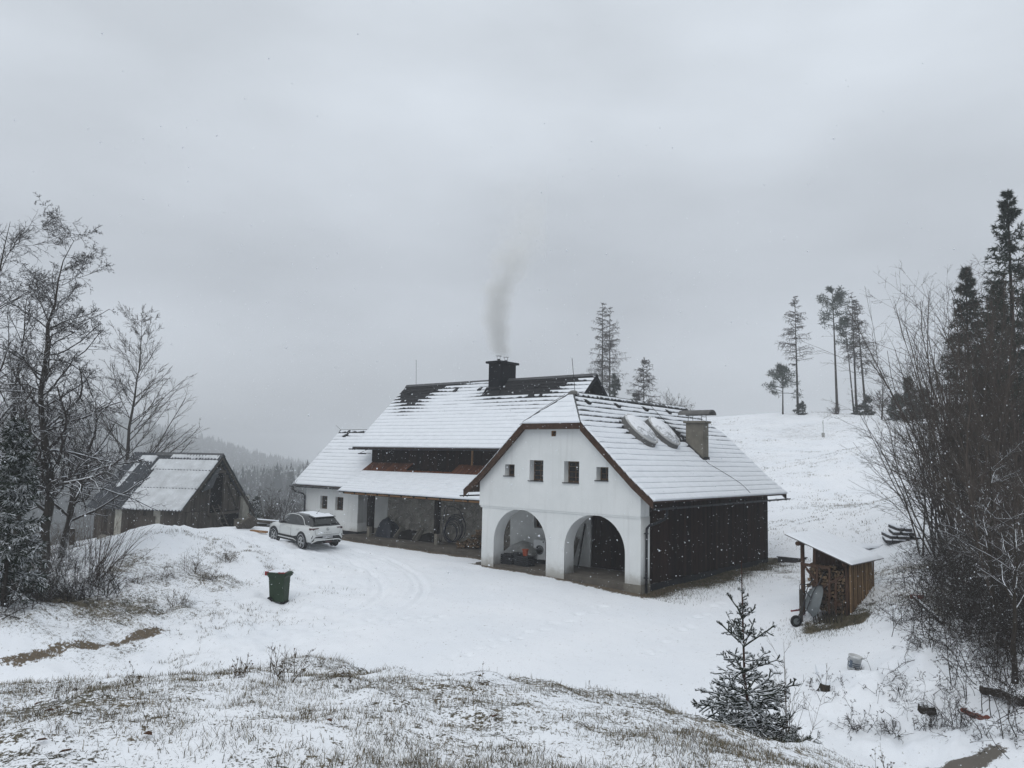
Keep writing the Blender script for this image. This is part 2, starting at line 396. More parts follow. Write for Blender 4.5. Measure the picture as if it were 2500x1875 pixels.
for x, y, z in ((-150, 150, -24), (-60, 230, -22), (60, 300, -6), (160, 120, 20), (120, 20, 14), (-140, 20, -14), (0, -60, 6), (-100, -80, 4), (100, -80, 8), (-400, 400, -26), (0, 600, -24), (400, 400, 10), (500, 0, 20), (-500, 0, -16), (0, -400, 8), (-700, 700, -26), (700, 700, 0), (0, 900, -26)): cpw(x, y, z)
CP = np.array(CP)
def _tps(r2): return np.where(r2 > 1e-9, r2 * np.log(np.maximum(r2, 1e-9)), 0.0) * 0.5
_sc = 30.0
_P = CP[:, :2] / _sc; _n = len(_P)
_K = _tps(((_P[:, None] - _P[None]) ** 2).sum(-1)) + np.eye(_n) * 0.0004
_A = np.zeros((_n + 3, _n + 3)); _A[:_n, :_n] = _K; _A[:_n, _n] = 1; _A[:_n, _n + 1:] = _P; _A[_n, :_n] = 1; _A[_n + 1:, :_n] = _P.T
_W = np.linalg.solve(_A, np.concatenate([CP[:, 2], [0, 0, 0]]))
def base_h(x, y):
    x = np.atleast_1d(np.asarray(x, float)); y = np.atleast_1d(np.asarray(y, float)); shp = x.shape
    q = np.stack([x.ravel(), y.ravel()], 1) / _sc; out = np.empty(len(q))
    for i in range(0, len(q), 20000):
        c = q[i:i + 20000]
        r2 = (c[:, :1] - _P[None, :, 0]) ** 2; r2 += (c[:, 1:] - _P[None, :, 1]) ** 2; r2 += 1e-9
        lg = np.log(r2); lg *= r2
        out[i:i + 20000] = lg @ (_W[:_n] * 0.5) + _W[_n] + c @ _W[_n + 1:]
    out += 62 * smooth(-215, -560, q[:, 0] * _sc) * smooth(560, 860, q[:, 1] * _sc)
    return out.reshape(shp)
def hit(px, py):                           # where the line of sight of a pixel meets the ground
    d = ray(px, py) / ray(px, py)[1]; lo, hi = 2.5, 320.0
    for _ in range(4):
        t = np.linspace(lo, hi, 160) if hi < 100 else np.geomspace(lo, hi, 160)
        below = np.nonzero(CAM_H + d[2] * t < base_h(d[0] * t, t))[0]
        if len(below) == 0: lo = hi; break
        k = max(int(below[0]), 1); lo, hi = t[k - 1], t[k]
    p = d * hi; p[2] += CAM_H
    return p
def seg_dist(x, y, pts):
    d = np.full(x.shape, 1e9)
    for (ax, ay), (bx, by) in zip(pts[:-1], pts[1:]):
        vx, vy = bx - ax, by - ay; L = vx * vx + vy * vy + 1e-9
        t = np.clip(((x - ax) * vx + (y - ay) * vy) / L, 0, 1)
        d = np.minimum(d, np.hypot(x - ax - t * vx, y - ay - t * vy))
    return d
def zpx(l, ox, oy, s): return [hit(ox + a / s, oy + b / s)[:2] for a, b in l]
TRACKS = [zpx(l, 600, 1200, 3.687) for l in (
    [(560, 505), (760, 560), (950, 625), (1090, 690), (1190, 765), (1243, 850), (1238, 920), (1190, 975), (1080, 1040), (900, 1100)],
    [(860, 505), (1080, 550), (1250, 600), (1400, 665), (1530, 745), (1600, 825), (1608, 900), (1560, 975), (1460, 1040), (1300, 1100)],
    [(640, 500), (900, 560), (1060, 640), (1140, 740), (1150, 850), (1120, 930)],
    [(1000, 530), (1290, 640), (1440, 720), (1530, 830), (1520, 900), (1470, 960)])]
TRACKS += [zpx([(0, 250), (500, 205), (900, 150), (1300, 85), (1700, 20)], 0, 1500, 1.77), zpx([(100, 275), (700, 190), (1100, 130), (1500, 70)], 0, 1500, 1.77)]
STEPS = [hit(1110 + i * 30.5 + (6 if i % 2 else -4), 1606 - i * 10.2 + (3 if i % 2 else -3))[:2] for i in range(13)]
STEPS += [hit(1590 + i * 19, 1600 - i * 14.5 + (4 if i % 2 else -4))[:2] for i in range(12)]
STEPS += [hit(900 + i * 22, 1520 - i * 1.5 + (4 if i % 2 else -4))[:2] for i in range(9)]

def detail_h(x, y):
    """lumps, frozen clods, wheel tracks and footprints"""
    r = np.hypot(x, y); h = np.zeros(x.shape)
    bank = smooth(11.5, 8.5, y) * smooth(-3, 1, y + 0 * x)
    h += bank * ((fbm(x * 0.9, y * 0.9, 3, 3) - 0.5) * 0.20 + (fbm(x * 5, y * 5, 3, 9) - 0.5) * 0.10)
    crest = bank * smooth(1.6, 0.0, np.abs(y - 8.0)); h += crest * (fbm(x * 1.3 + 4, y * 0.9, 3, 31) - 0.42) * 0.50
    rough_l = smooth(3.0, 0.5, np.hypot((x + 13.5) / 4.5, (y - 29) / 6.5)); h += rough_l * ((fbm(x * 0.8, y * 0.8, 4, 12) - 0.5) * 0.60 + (fbm(x * 2.4, y * 2.4, 3, 13) - 0.5) * 0.22)
    low_l = smooth(-3.5, -7.5, x) * smooth(19, 21.5, y) * smooth(29, 26, y); h += low_l * (fbm(x * 2.2, y * 2.2, 4, 14) - 0.5) * 0.34
    rough_r = smooth(1.0, 0.35, np.hypot((x - 10.2) / 6.0, (y - 17.2) / 4.2)); h += rough_r * ((fbm(x * 1.1, y * 1.1, 4, 22) - 0.42) * 0.85 + (fbm(x * 3.5, y * 3.5, 3, 23) - 0.5) * 0.24)
    slope_r = smooth(10.5, 12.5, x) * smooth(50, 30, y) * smooth(14, 20, y); h += slope_r * (fbm(x * 1.2, y * 1.2, 4, 25) - 0.5) * 0.28
    far = smooth(42, 55, y); h += far * (fbm(x * 0.12, y * 0.12, 4, 40) - 0.5) * 0.7
    h += (fbm(x * 0.45, y * 0.45, 3, 50) - 0.5) * 0.10 + (fbm(x * 2.6, y * 2.6, 3, 51) - 0.5) * 0.035
    yard = (y > 12) & (y < 46) & (np.abs(x) < 16)
    if yard.any():
        xx, yy = x[yard], y[yard]; g = np.zeros(xx.shape)
        for i, t in enumerate(TRACKS):
            d = seg_dist(xx, yy, t); k = 1.0 if i < 2 else 0.55
            g += -0.055 * k * smooth(0.16, 0.07, d) + 0.026 * k * np.exp(-((d - 0.22) / 0.07) ** 2)
            g += -0.012 * k * smooth(0.14, 0.07, d) * (np.sin((xx + yy) * 40) > 0)
        for i, (sx, sy) in enumerate(STEPS):
            d2 = ((xx - sx) / 0.17) ** 2 + ((yy - sy) / 0.11) ** 2
            g += -0.11 * np.exp(-d2 * 1.3) + 0.03 * np.exp(-((np.sqrt(d2) - 1.6) / 0.4) ** 2)
        h[yard] += g
    a, b = hframe(x, y)                        # never above the floors of the house
    inside = smooth(0.15, -0.25, np.maximum(np.maximum(a - 0.0, -27 - a), np.maximum(b * 1.0 - 13, -b)))
    return h * (1 - 0.8 * inside)
def ground(x, y):
    x = np.atleast_1d(np.asarray(x, float)); y = np.atleast_1d(np.asarray(y, float))
    return base_h(x, y) + detail_h(x, y)
def gz(x, y): return float(ground(x, y)[0])

def _axis(parts):
    out = []
    for a, b, s in parts: out += list(np.arange(a, b, s))
    return out
def _geo(a, b, s, k):
    out = []
    while a < b: out.append(a); a += s; s *= k
    return out
_xr = _axis([(0, 9, 0.085), (9, 16, 0.12), (16, 32, 0.28)]) + _geo(32, 900, 0.7, 1.16)
XS = np.array(sorted(set([-v for v in _xr] + _xr)))
YS = np.array(_geo(3.0, 400, 0.5, 1.4)); YS = np.array(sorted([-(v - 6.0) for v in YS if v > 3.4]))
YS = np.concatenate([YS, _axis([(2.9, 10, 0.06), (10, 40, 0.115), (40, 60, 0.3), (60, 125, 0.7)]), _geo(125, 1100, 1.4, 1.15)])
gx, gy = np.meshgrid(XS, YS)
fx_, fy_ = gx.ravel(), gy.ravel()
gh = base_h(fx_, fy_) + detail_h(fx_, fy_)
ny, nx = gx.shape
idx = np.arange(nx * ny).reshape(ny, nx)
quads = np.stack([idx[:-1, :-1], idx[:-1, 1:], idx[1:, 1:], idx[1:, :-1]], -1).reshape(-1, 4)
g_me = np_mesh('ground', np.stack([fx_, fy_, gh], 1), quads)
g_me.polygons.foreach_set('use_smooth', np.ones(len(quads), bool))
# what lies open: r = gravel or earth, g = how much dead grass pokes out, b = wet bare patch
ha, hb = hframe(fx_, fy_)
nz = fbm(fx_ * 1.6, fy_ * 1.6, 4, 60)
def strip(a, lo, hi, soft): return smooth(lo - soft, lo + soft, a) * smooth(hi + soft, hi - soft, a)
w_ = (nz - 0.5) * 1.1
m_front = strip(ha, -8.6, 0.5, 0.2) * smooth(-0.72 + 0.25, -0.72 + 0.55, hb + w_ * 0.5 + np.clip((ha + 2) * 0.10, -0.1, 0.3)) * (hb < 3)
m_lean = strip(ha, -21.6, -8.0, 0.25) * smooth(1.55, 1.95, hb + w_ * 0.6) * (hb < 5)
m_door = np.exp(-(((ha + 20.5) / 1.3) ** 2 + ((hb - 2.2) / 0.9) ** 2)) * 1.4
r_road = np.zeros(fx_.shape)
rd = zpx([(0, 205), (170, 175), (330, 150), (480, 130), (585, 113), (640, 92), (675, 80)], 0, 1500, 1.77)
sel = (fy_ > 15) & (fy_ < 30) & (fx_ < 0) & (fx_ > -20)
r_road[sel] = 0.95 * smooth(0.26, 0.06, seg_dist(fx_[sel], fy_[sel], rd) + (fbm(fx_[sel] * 3, fy_[sel] * 3, 4, 71) - 0.42) * 0.45)
m_wall = strip(hb, -0.4, 13.4, 0.4) * np.clip(1.12 - (ha + w_ * 0.9) / 1.9, 0, 1) * (ha > -0.6)
SHED_C = at_z(2035, 1545, -0.55)
m_shed = np.exp(-(((fx_ - SHED_C[0] - 0.45) / 1.25) ** 2 + ((fy_ - SHED_C[1] - 0.35) / 0.95) ** 2 + (nz - 0.5) * 2.4) ** 2) * 1.2
pud = hit(2330, 1868)
m_pud = smooth(1.15, 0.75, np.hypot((fx_ - pud[0] + 0.15) / 0.95, (fy_ - pud[1] + 0.30) / 0.30) + (nz - 0.5) * 0.9)
earth = np.clip(np.maximum.reduce([m_front, m_lean, m_door, r_road * 1.0]), 0, 1)
grass = np.zeros(fx_.shape)
grass = np.maximum(grass, np.clip(m_wall * 1.0, 0, 1.0)); grass = np.maximum(grass, np.clip(m_shed, 0, 1))
grass = np.maximum(grass, smooth(11.0, 8.6, fy_) * smooth(-2, 1, fy_) * (0.46 + 0.45 * (fbm(fx_ * 0.6, fy_ * 0.9, 3, 81) - 0.4)))
hillm = smooth(36, 46, fy_) * smooth(6, 12, fx_)
grass = np.maximum(grass, hillm * (0.355 + 0.42 * (fbm(fx_ * 0.09, fy_ * 0.22, 4, 82) - 0.45)))
grass = np.maximum(grass, strip(fy_, 36, 47, 4) * smooth(10, 14, fx_) * (0.40 + 0.5 * (fbm(fx_ * 0.3, fy_ * 0.3, 4, 83) - 0.45)))
grass = np.maximum(grass, smooth(9.5, 12.5, fx_) * strip(fy_, 19, 38, 3) * 0.52 * (0.4 + 1.2 * fbm(fx_ * 0.5, fy_ * 0.5, 3, 84)))
grass = np.maximum(grass, smooth(-7.0, -10.5, fx_) * strip(fy_, 20, 30, 1.2) * 0.55 * (0.3 + 1.3 * fbm(fx_ * 0.6, fy_ * 0.6, 3, 85)))
grass = np.maximum(grass, smooth(-19, -24, fx_) * 0.45)
brush = hit(110, 1462); grass = np.maximum(grass, 0.85 * np.exp(-(((fx_ - brush[0]) / 3.0) ** 2 + ((fy_ - brush[1]) / 1.6) ** 2) ** 2))
attr = g_me.color_attributes.new('cover', 'FLOAT_COLOR', 'POINT')
attr.data.foreach_set('color', np.stack([earth, grass, m_pud, np.ones(fx_.shape)], 1).astype(np.float32).ravel())

def ground_mat():
    m, nt, bs = _new('snowy_ground')
    at = nt.nodes.new('ShaderNodeAttribute'); at.attribute_name = 'cover'
    sp = nt.nodes.new('ShaderNodeSeparateColor'); nt.links.new(at.outputs['Color'], sp.inputs[0])
    n_f = _noise(nt, 11.0, 5, 0.75, coord='World'); n_m = _noise(nt, 2.3, 4, 0.6, coord='World'); n_l = _noise(nt, 0.35, 3, 0.5, coord='World')
    n_ff = _noise(nt, 48.0, 3, 0.7, coord='World')
    n_far = _noise(nt, 1.0, 6, 0.78, coord='World', stretch=(1.6, 3.4, 1.6))
    snowc = _mix(nt, _range(nt, n_l, 0.3, 0.7), (0.80, 0.83, 0.87), (0.86, 0.88, 0.91))
    # dead grass where the cover is thin
    sp2 = _math(nt, 'ADD', _math(nt, 'MULTIPLY', n_ff, 0.40), _math(nt, 'ADD', _math(nt, 'MULTIPLY', n_f, 0.34), _math(nt, 'MULTIPLY', n_far, 0.26)))
    th = _math(nt, 'SUBTRACT', 0.715, _math(nt, 'MULTIPLY', sp.outputs[1], 0.375))
    gf = _range(nt, _math(nt, 'SUBTRACT', sp2, th), -0.012, 0.03)
    gcol = _mix(nt, _range(nt, n_m, 0.35, 0.65), (0.045, 0.041, 0.027), (0.140, 0.118, 0.080))
    c = _mix(nt, gf, snowc, gcol)
    # earth and gravel
    ecol = _mix(nt, _range(nt, n_f, 0.3, 0.7), (0.060, 0.046, 0.032), (0.175, 0.140, 0.098))
    ef = _range(nt, _math(nt, 'ADD', sp.outputs[0], _math(nt, 'MULTIPLY', _math(nt, 'SUBTRACT', n_f, 0.5), 3.2)), 0.40, 0.62)
    c = _mix(nt, ef, c, ecol)
    pf = _range(nt, _math(nt, 'ADD', sp.outputs[2], _math(nt, 'MULTIPLY', _math(nt, 'SUBTRACT', n_f, 0.5), 2.4)), 0.40, 0.62)
    c = _mix(nt, pf, c, (0.135, 0.122, 0.105))
    nt.links.new(c, bs.inputs['Base Color'])
    bs.inputs['Roughness'].default_value = 0.8; bs.inputs['Specular IOR Level'].default_value = 0.15
    bp = nt.nodes.new('ShaderNodeBump'); bp.inputs['Strength'].default_value = 0.45; bp.inputs['Distance'].default_value = 0.05
    nt.links.new(_math(nt, 'ADD', _math(nt, 'MULTIPLY', n_m, 0.6), _math(nt, 'MULTIPLY', n_f, 0.35)), bp.inputs['Height']); nt.links.new(bp.outputs[0], bs.inputs['Normal'])
    return m
M['ground'] = ground_mat()
g_me.materials.append(M['ground'])
ground_obj = link('ground', g_me); tag(ground_obj, kind='structure')
# ------------------------------------------------------------------ the farmhouse (local frame: x along the front, y into the depth, z up)
house = empty('farmhouse', (HO[0], HO[1], 0), HYAW, 'white plastered farmhouse with steep snowy roofs, two arches and dark timber walls', 'house')
def hb_(name, boxes, mt, parent=None, **k):
    mb = MB()
    for b in boxes: mb.box(*b)
    return mb.build(name, mt, parent or house, **k)

# front arcade wall with two arches
def arch_pts(cx, r, zs, n=26): return [(cx + r * math.cos(math.pi * i / n), zs + r * math.sin(math.pi * i / n) * 1.0) for i in range(n + 1)]
ZS = 1.03
low = [(-7.97, -0.45), (-7.27, -0.45)] + list(reversed(arch_pts(-5.85, 1.42, ZS))) + [(-4.43, -0.45), (-3.52, -0.45)] + list(reversed(arch_pts(-2.10, 1.42, ZS))) + [(-0.68, -0.45), (0.0, -0.45), (0.0, 2.50), (-7.97, 2.50)]
arcade = poly_solid('arcade_wall', low, [], 0.68, M['plaster'], house, 0.0)
def wing_z(a):                              # roof surface of the gabled wing over a
    d = abs(a + 4.05); k = 3.85
    return 7.43 - 0.925 * d if d < k else 7.43 - 0.925 * k - 0.79 * (d - k)
up = [(-8.10, 2.50), (0.02, 2.50)]
for a in np.linspace(0.02, -2.62, 8): up.append((a, wing_z(a) - 0.17))
up += [(-2.72, 5.99), (-5.38, 5.99)]
for a in np.linspace(-5.48, -8.10, 8): up.append((a, wing_z(a) - 0.17))
WINS = [(-6.68, -6.14, 3.85, 4.34, 2, 2), (-5.32, -4.60, 3.69, 4.54, 2, 4), (-3.54, -2.80, 3.67, 4.53, 2, 4), (-1.98, -1.42, 3.81, 4.33, 2, 2)]
holes = [[(a0, z0), (a1, z0), (a1, z1), (a0, z1)] for a0, a1, z0, z1, _, _ in WINS] + [[(-4.23, 5.54), (-3.97, 5.54), (-3.97, 5.77), (-4.23, 5.77)]]
gable = poly_solid('gable_wall', up, holes, 0.66, M['plaster'], house, -0.06)
hb_('band_moulding', [(-8.05, 0.0, -0.035, 0.0, 2.43, 2.497)], M['plaster'])
hb_('corner_footing', [(-0.72, 0.035, -0.03, 0.68, -0.60, -0.03)], M['concrete'])
def window(a0, a1, z0, z1, yf, nx, nz, parent=house, rev=0.0, bars=True, sill=True):
    """one casement set back in its opening: frame, glazing bars, pane, sill, iron grille"""
    w = MB(); t = 0.05
    w.box(a0 + 0.003, a0 + t, yf, yf + 0.06, z0 + 0.003, z1 - 0.003); w.box(a1 - t, a1 - 0.003, yf, yf + 0.06, z0 + 0.003, z1 - 0.003)
    w.box(a0 + t, a1 - t, yf, yf + 0.06, z0 + 0.003, z0 + t + 0.02); w.box(a0 + t, a1 - t, yf, yf + 0.06, z1 - t, z1 - 0.003)
    f = w.build('window', M['frame'], parent)
    b = MB()
    for i in range(1, nx):
        x = a0 + (a1 - a0) * i / nx; b.box(x - 0.018, x + 0.018, yf + 0.012, yf + 0.048, z0 + t + 0.02, z1 - t)
    for i in range(1, nz):
        z = z0 + (z1 - z0) * i / nz; b.box(a0 + t, a1 - t, yf + 0.015, yf + 0.045, z - 0.014, z + 0.014)
    b.build('glazing_bars', M['frame'], f)
    MB().box(a0 + t, a1 - t, yf + 0.026, yf + 0.034, z0 + t + 0.02, z1 - t).build('pane', M['glass'], f)
    if sill: MB().box(a0 - 0.05, a1 + 0.01, yf - 0.36, yf, z0 - 0.035, z0 + 0.002).build('sill', M['iron'], f)
    if bars:
        g = MB()
        for i in range(1, nx + 2): g.tube([(a0 + (a1 - a0) * i / (nx + 2), yf - 0.05, z0 + 0.01), (a0 + (a1 - a0) * i / (nx + 2), yf - 0.05, z1 - 0.01)], 0.008, 5)
        for i in range(1, nz): g.tube([(a0 + 0.005, yf - 0.05, z0 + (z1 - z0) * i / nz), (a1 - 0.005, yf - 0.05, z0 + (z1 - z0) * i / nz)], 0.007, 5)
        g.build('grille', M['iron'], f)
    return f
for a0, a1, z0, z1, nx_, nz_ in WINS: window(a0, a1, z0, z1, 0.24, nx_, nz_, bars=False)
v_ = hb_('vent', [(-4.23, -3.97, 0.10, 0.14, 5.54, 5.77)], M['void'])
MB().box(-4.227, -4.20, -0.02, 0.10, 5.543, 5.767).box(-4.0, -3.973, -0.02, 0.10, 5.543, 5.767).box(-4.20, -4.0, -0.02, 0.10, 5.543, 5.565).box(-4.20, -4.0, -0.02, 0.10, 5.745, 5.767).bar((-4.2, 0.05, 5.56), (-4.0, 0.05, 5.75), 0.02, 0.02).build('vent_frame', M['fascia'], v_)

# inside of the arcade
hb_('arcade_floor', [(-8.3, -0.02, 0.02, 2.56, -0.35, 0.0)], M['slab'])
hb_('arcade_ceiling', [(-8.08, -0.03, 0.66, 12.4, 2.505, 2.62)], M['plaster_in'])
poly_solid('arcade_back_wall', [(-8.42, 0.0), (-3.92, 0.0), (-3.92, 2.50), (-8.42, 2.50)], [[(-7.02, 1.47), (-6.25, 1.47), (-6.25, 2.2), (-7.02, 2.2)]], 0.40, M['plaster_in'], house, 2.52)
window(-7.02, -6.25, 1.47, 2.2, 2.70, 2, 3, sill=False)
def planks(a0, a1, w, make, mt, parent, name='plank'):
    """boards side by side along one direction; make(lo, hi, k) returns the box; meshes shared where alike"""
    n = max(1, int(round((a1 - a0) / w))); s = (a1 - a0) / n
    for k in range(n):
        bx = make(a0 + k * s + 0.004, a0 + (k + 1) * s - 0.004, k)
        MB().box(*bx).build(name, mt, parent)
barn_door = hb_('timber_partition', [(-3.92, -0.02, 2.62, 2.70, 0.0, 2.50)], M['void'])
planks(-3.90, -0.03, 0.24, lambda lo, hi, k: (lo, hi, 2.585 + 0.006 * (k % 3), 2.615 + 0.006 * (k % 3), 0.003, 2.50), M['timber'], barn_door)
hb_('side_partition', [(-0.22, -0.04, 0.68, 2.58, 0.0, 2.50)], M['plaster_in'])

# right flank of the wing: boarded wall on a dark plinth
flank = hb_('timber_flank', [(-0.20, -0.045, 0.70, 12.50, -0.05, 3.05)], M['timber'])
planks(0.69, 12.52, 0.215, lambda lo, hi, k: (-0.042 + 0.008 * (k % 2), 0.0 + 0.008 * (k % 2) + 0.004 * ((k * 7) % 3), lo, hi, -0.07 + 0.015 * ((k * 5) % 3), 3.04), M['timber'], flank)
hb_('flank_plinth', [(-0.30, 0.025, 0.70, 12.45, -0.75, -0.08)], M['plinth'])
hb_('rear_wall', [(-8.05, -0.02, 12.30, 12.52, -0.3, 2.99)], M['timber'])
poly_solid('rear_gable', [(-7.9, 3.0), (-0.2, 3.0), (-2.7, 5.9), (-5.4, 5.9)], [], 0.2, M['timber'], house, 12.28)
hb_('wing_left_wall', [(-8.09, -7.8, 0.60, 12.4, 2.62, 3.20)], M['plaster'])

# main house behind: rubble wall under the lean-to, boarded upper storey
poly_solid('stone_wall', [(-19.50, -0.3), (-8.35, -0.3), (-8.35, 3.35), (-19.50, 3.35)], [[(-10.95, 1.85), (-10.72, 1.85), (-10.72, 2.25), (-10.95, 2.25)]], 0.5, M['stone'], house, 4.80)
hb_('stone_niche', [(-11.0, -10.68, 5.0, 5.1, 1.8, 2.3)], M['void'])
hb_('plastered_wall', [(-20.62, -19.502, 4.78, 5.2, 0.38, 3.3)], M['plaster_in'])
hb_('rubble_base', [(-20.62, -19.502, 4.80, 5.2, -0.3, 0.379)], M['stone'])
door = hb_('entrance_door', [(-21.20, -20.63, 4.98, 5.05, 0.0, 2.45)], M['beam'])
planks(-21.19, -20.64, 0.18, lambda lo, hi, k: (lo, hi, 4.955, 4.979, 0.02, 2.44), M['timber'], door)
MB().box(-20.78, -20.66, 4.90, 4.955, 1.02, 1.06).build('handle', M['iron'], door)
hb_('upper_wall_core', [(-21.28, -7.9, 5.06, 11.4, 3.0, 5.4)], M['timber'])
upper = hb_('upper_timber_wall', [(-21.28, -8.0, 5.035, 5.058, 3.4, 5.55)], M['timber'])
planks(-21.30, -8.0, 0.23, lambda lo, hi, k: (lo, hi, 4.99 + 0.008 * (k % 2), 5.03, 3.5, 5.5), M['timber'], upper)
MB().box(-13.20, -13.10, 4.93, 4.988, 4.10, 5.2).build('corner_post', M['fascia'], upper)
MB().box(-21.2, -17.9, 4.93, 4.985, 4.14, 4.20).box(-13.1, -8.1, 4.93, 4.985, 4.14, 4.20).build('sill_beam', M['verge'], upper)
gable_r = MB().prism([(5.1, 4.9), (11.3, 4.9), (8.2, 8.85)], -7.98, -7.9, axes=(1, 2, 0)).build('main_gable', M['void'], house)
planks(5.3, 11.1, 0.25, lambda lo, hi, k: (-7.895, -7.87, lo, hi, 5.6, max(5.7, 8.8 - 1.0 * abs((lo + hi) / 2 - 8.2) - 0.15)), M['timber'], gable_r)
MB().prism([(5.1, 3.0), (11.3, 3.0), (11.3, 5.0), (8.2, 8.8), (5.1, 5.0)], -21.28, -21.2, axes=(1, 2, 0)).build('main_end_wall', M['timber'], house)

# low house at the far end
LW = [(-25.42, -24.62, 1.25, 2.06), (-23.92, -23.12, 1.26, 2.07)]
LW = [(-24.80, -24.10, 1.27, 2.06), (-23.32, -22.58, 1.27, 2.06)]
poly_solid('low_front_wall', [(-26.22, 0.40), (-21.22, 0.40), (-21.22, 2.62), (-26.22, 2.62)], [[(a0, z0), (a1, z0), (a1, z1), (a0, z1)] for a0, a1, z0, z1 in LW], 0.45, M['plaster'], house, 4.0)
for a0, a1, z0, z1 in LW: window(a0, a1, z0, z1, 4.16, 2, 3, sill=False)
MB().add([(-26.30, 3.90, 0.14), (-21.08, 3.90, 0.14), (-21.20, 3.985, 0.62), (-26.24, 3.985, 0.62), (-26.30, 4.45, 0.14), (-21.08, 4.80, 0.14), (-21.20, 4.75, 0.62), (-26.24, 4.45, 0.62)],
         [(0, 1, 2, 3), (1, 5, 6, 2), (3, 2, 6, 7), (4, 7, 6, 5), (0, 3, 7, 4), (0, 4, 5, 1)]).build('battered_foot', M['plaster'], house)
hb_('low_plinth', [(-26.33, -21.02, 3.87, 4.7, -0.5, 0.138)], M['plinth'])
hb_('low_side_walls', [(-26.20, -25.8, 4.46, 10.0, 0.0, 2.62)], M['plaster'])
hb_('low_jamb', [(-21.62, -21.215, 4.452, 4.98, 0.0, 2.62)], M['plaster'])
MB().prism([(4.2, 2.6), (9.9, 2.6), (7.05, 5.95)], -26.2, -25.9, axes=(1, 2, 0)).build('low_gable', M['timber'], house)

# lean-to: slab, posts, beams
hb_('lean_to_slab', [(-21.3, -8.2, 2.38, 4.79, -0.40, 0.02)], M['slab'])
for a in (-19.42, -14.08):
    p = MB().box(a - 0.12, a + 0.12, 3.28, 3.52, 0.60, 2.32).build('post', M['beam'], house, bevel=0.01)
    MB().box(a - 0.10, a + 0.10, 3.30, 3.50, 0.02, 0.598).build('post_base', M['concrete'], p, bevel=0.01)
hb_('purlin', [(-21.0, -8.1, 3.28, 3.52, 2.322, 2.52)], M['beam'])
for k in range(14):
    a = -20.8 + k * 0.96
    MB().bar((a, 2.55, 2.46), (a, 4.75, 3.895), 0.10, 0.13).build('rafter', M['beam'], house)
hb_('fascia_board', [(-20.75, -8.12, 2.58, 2.615, 2.40, 2.575)], M['fascia'])

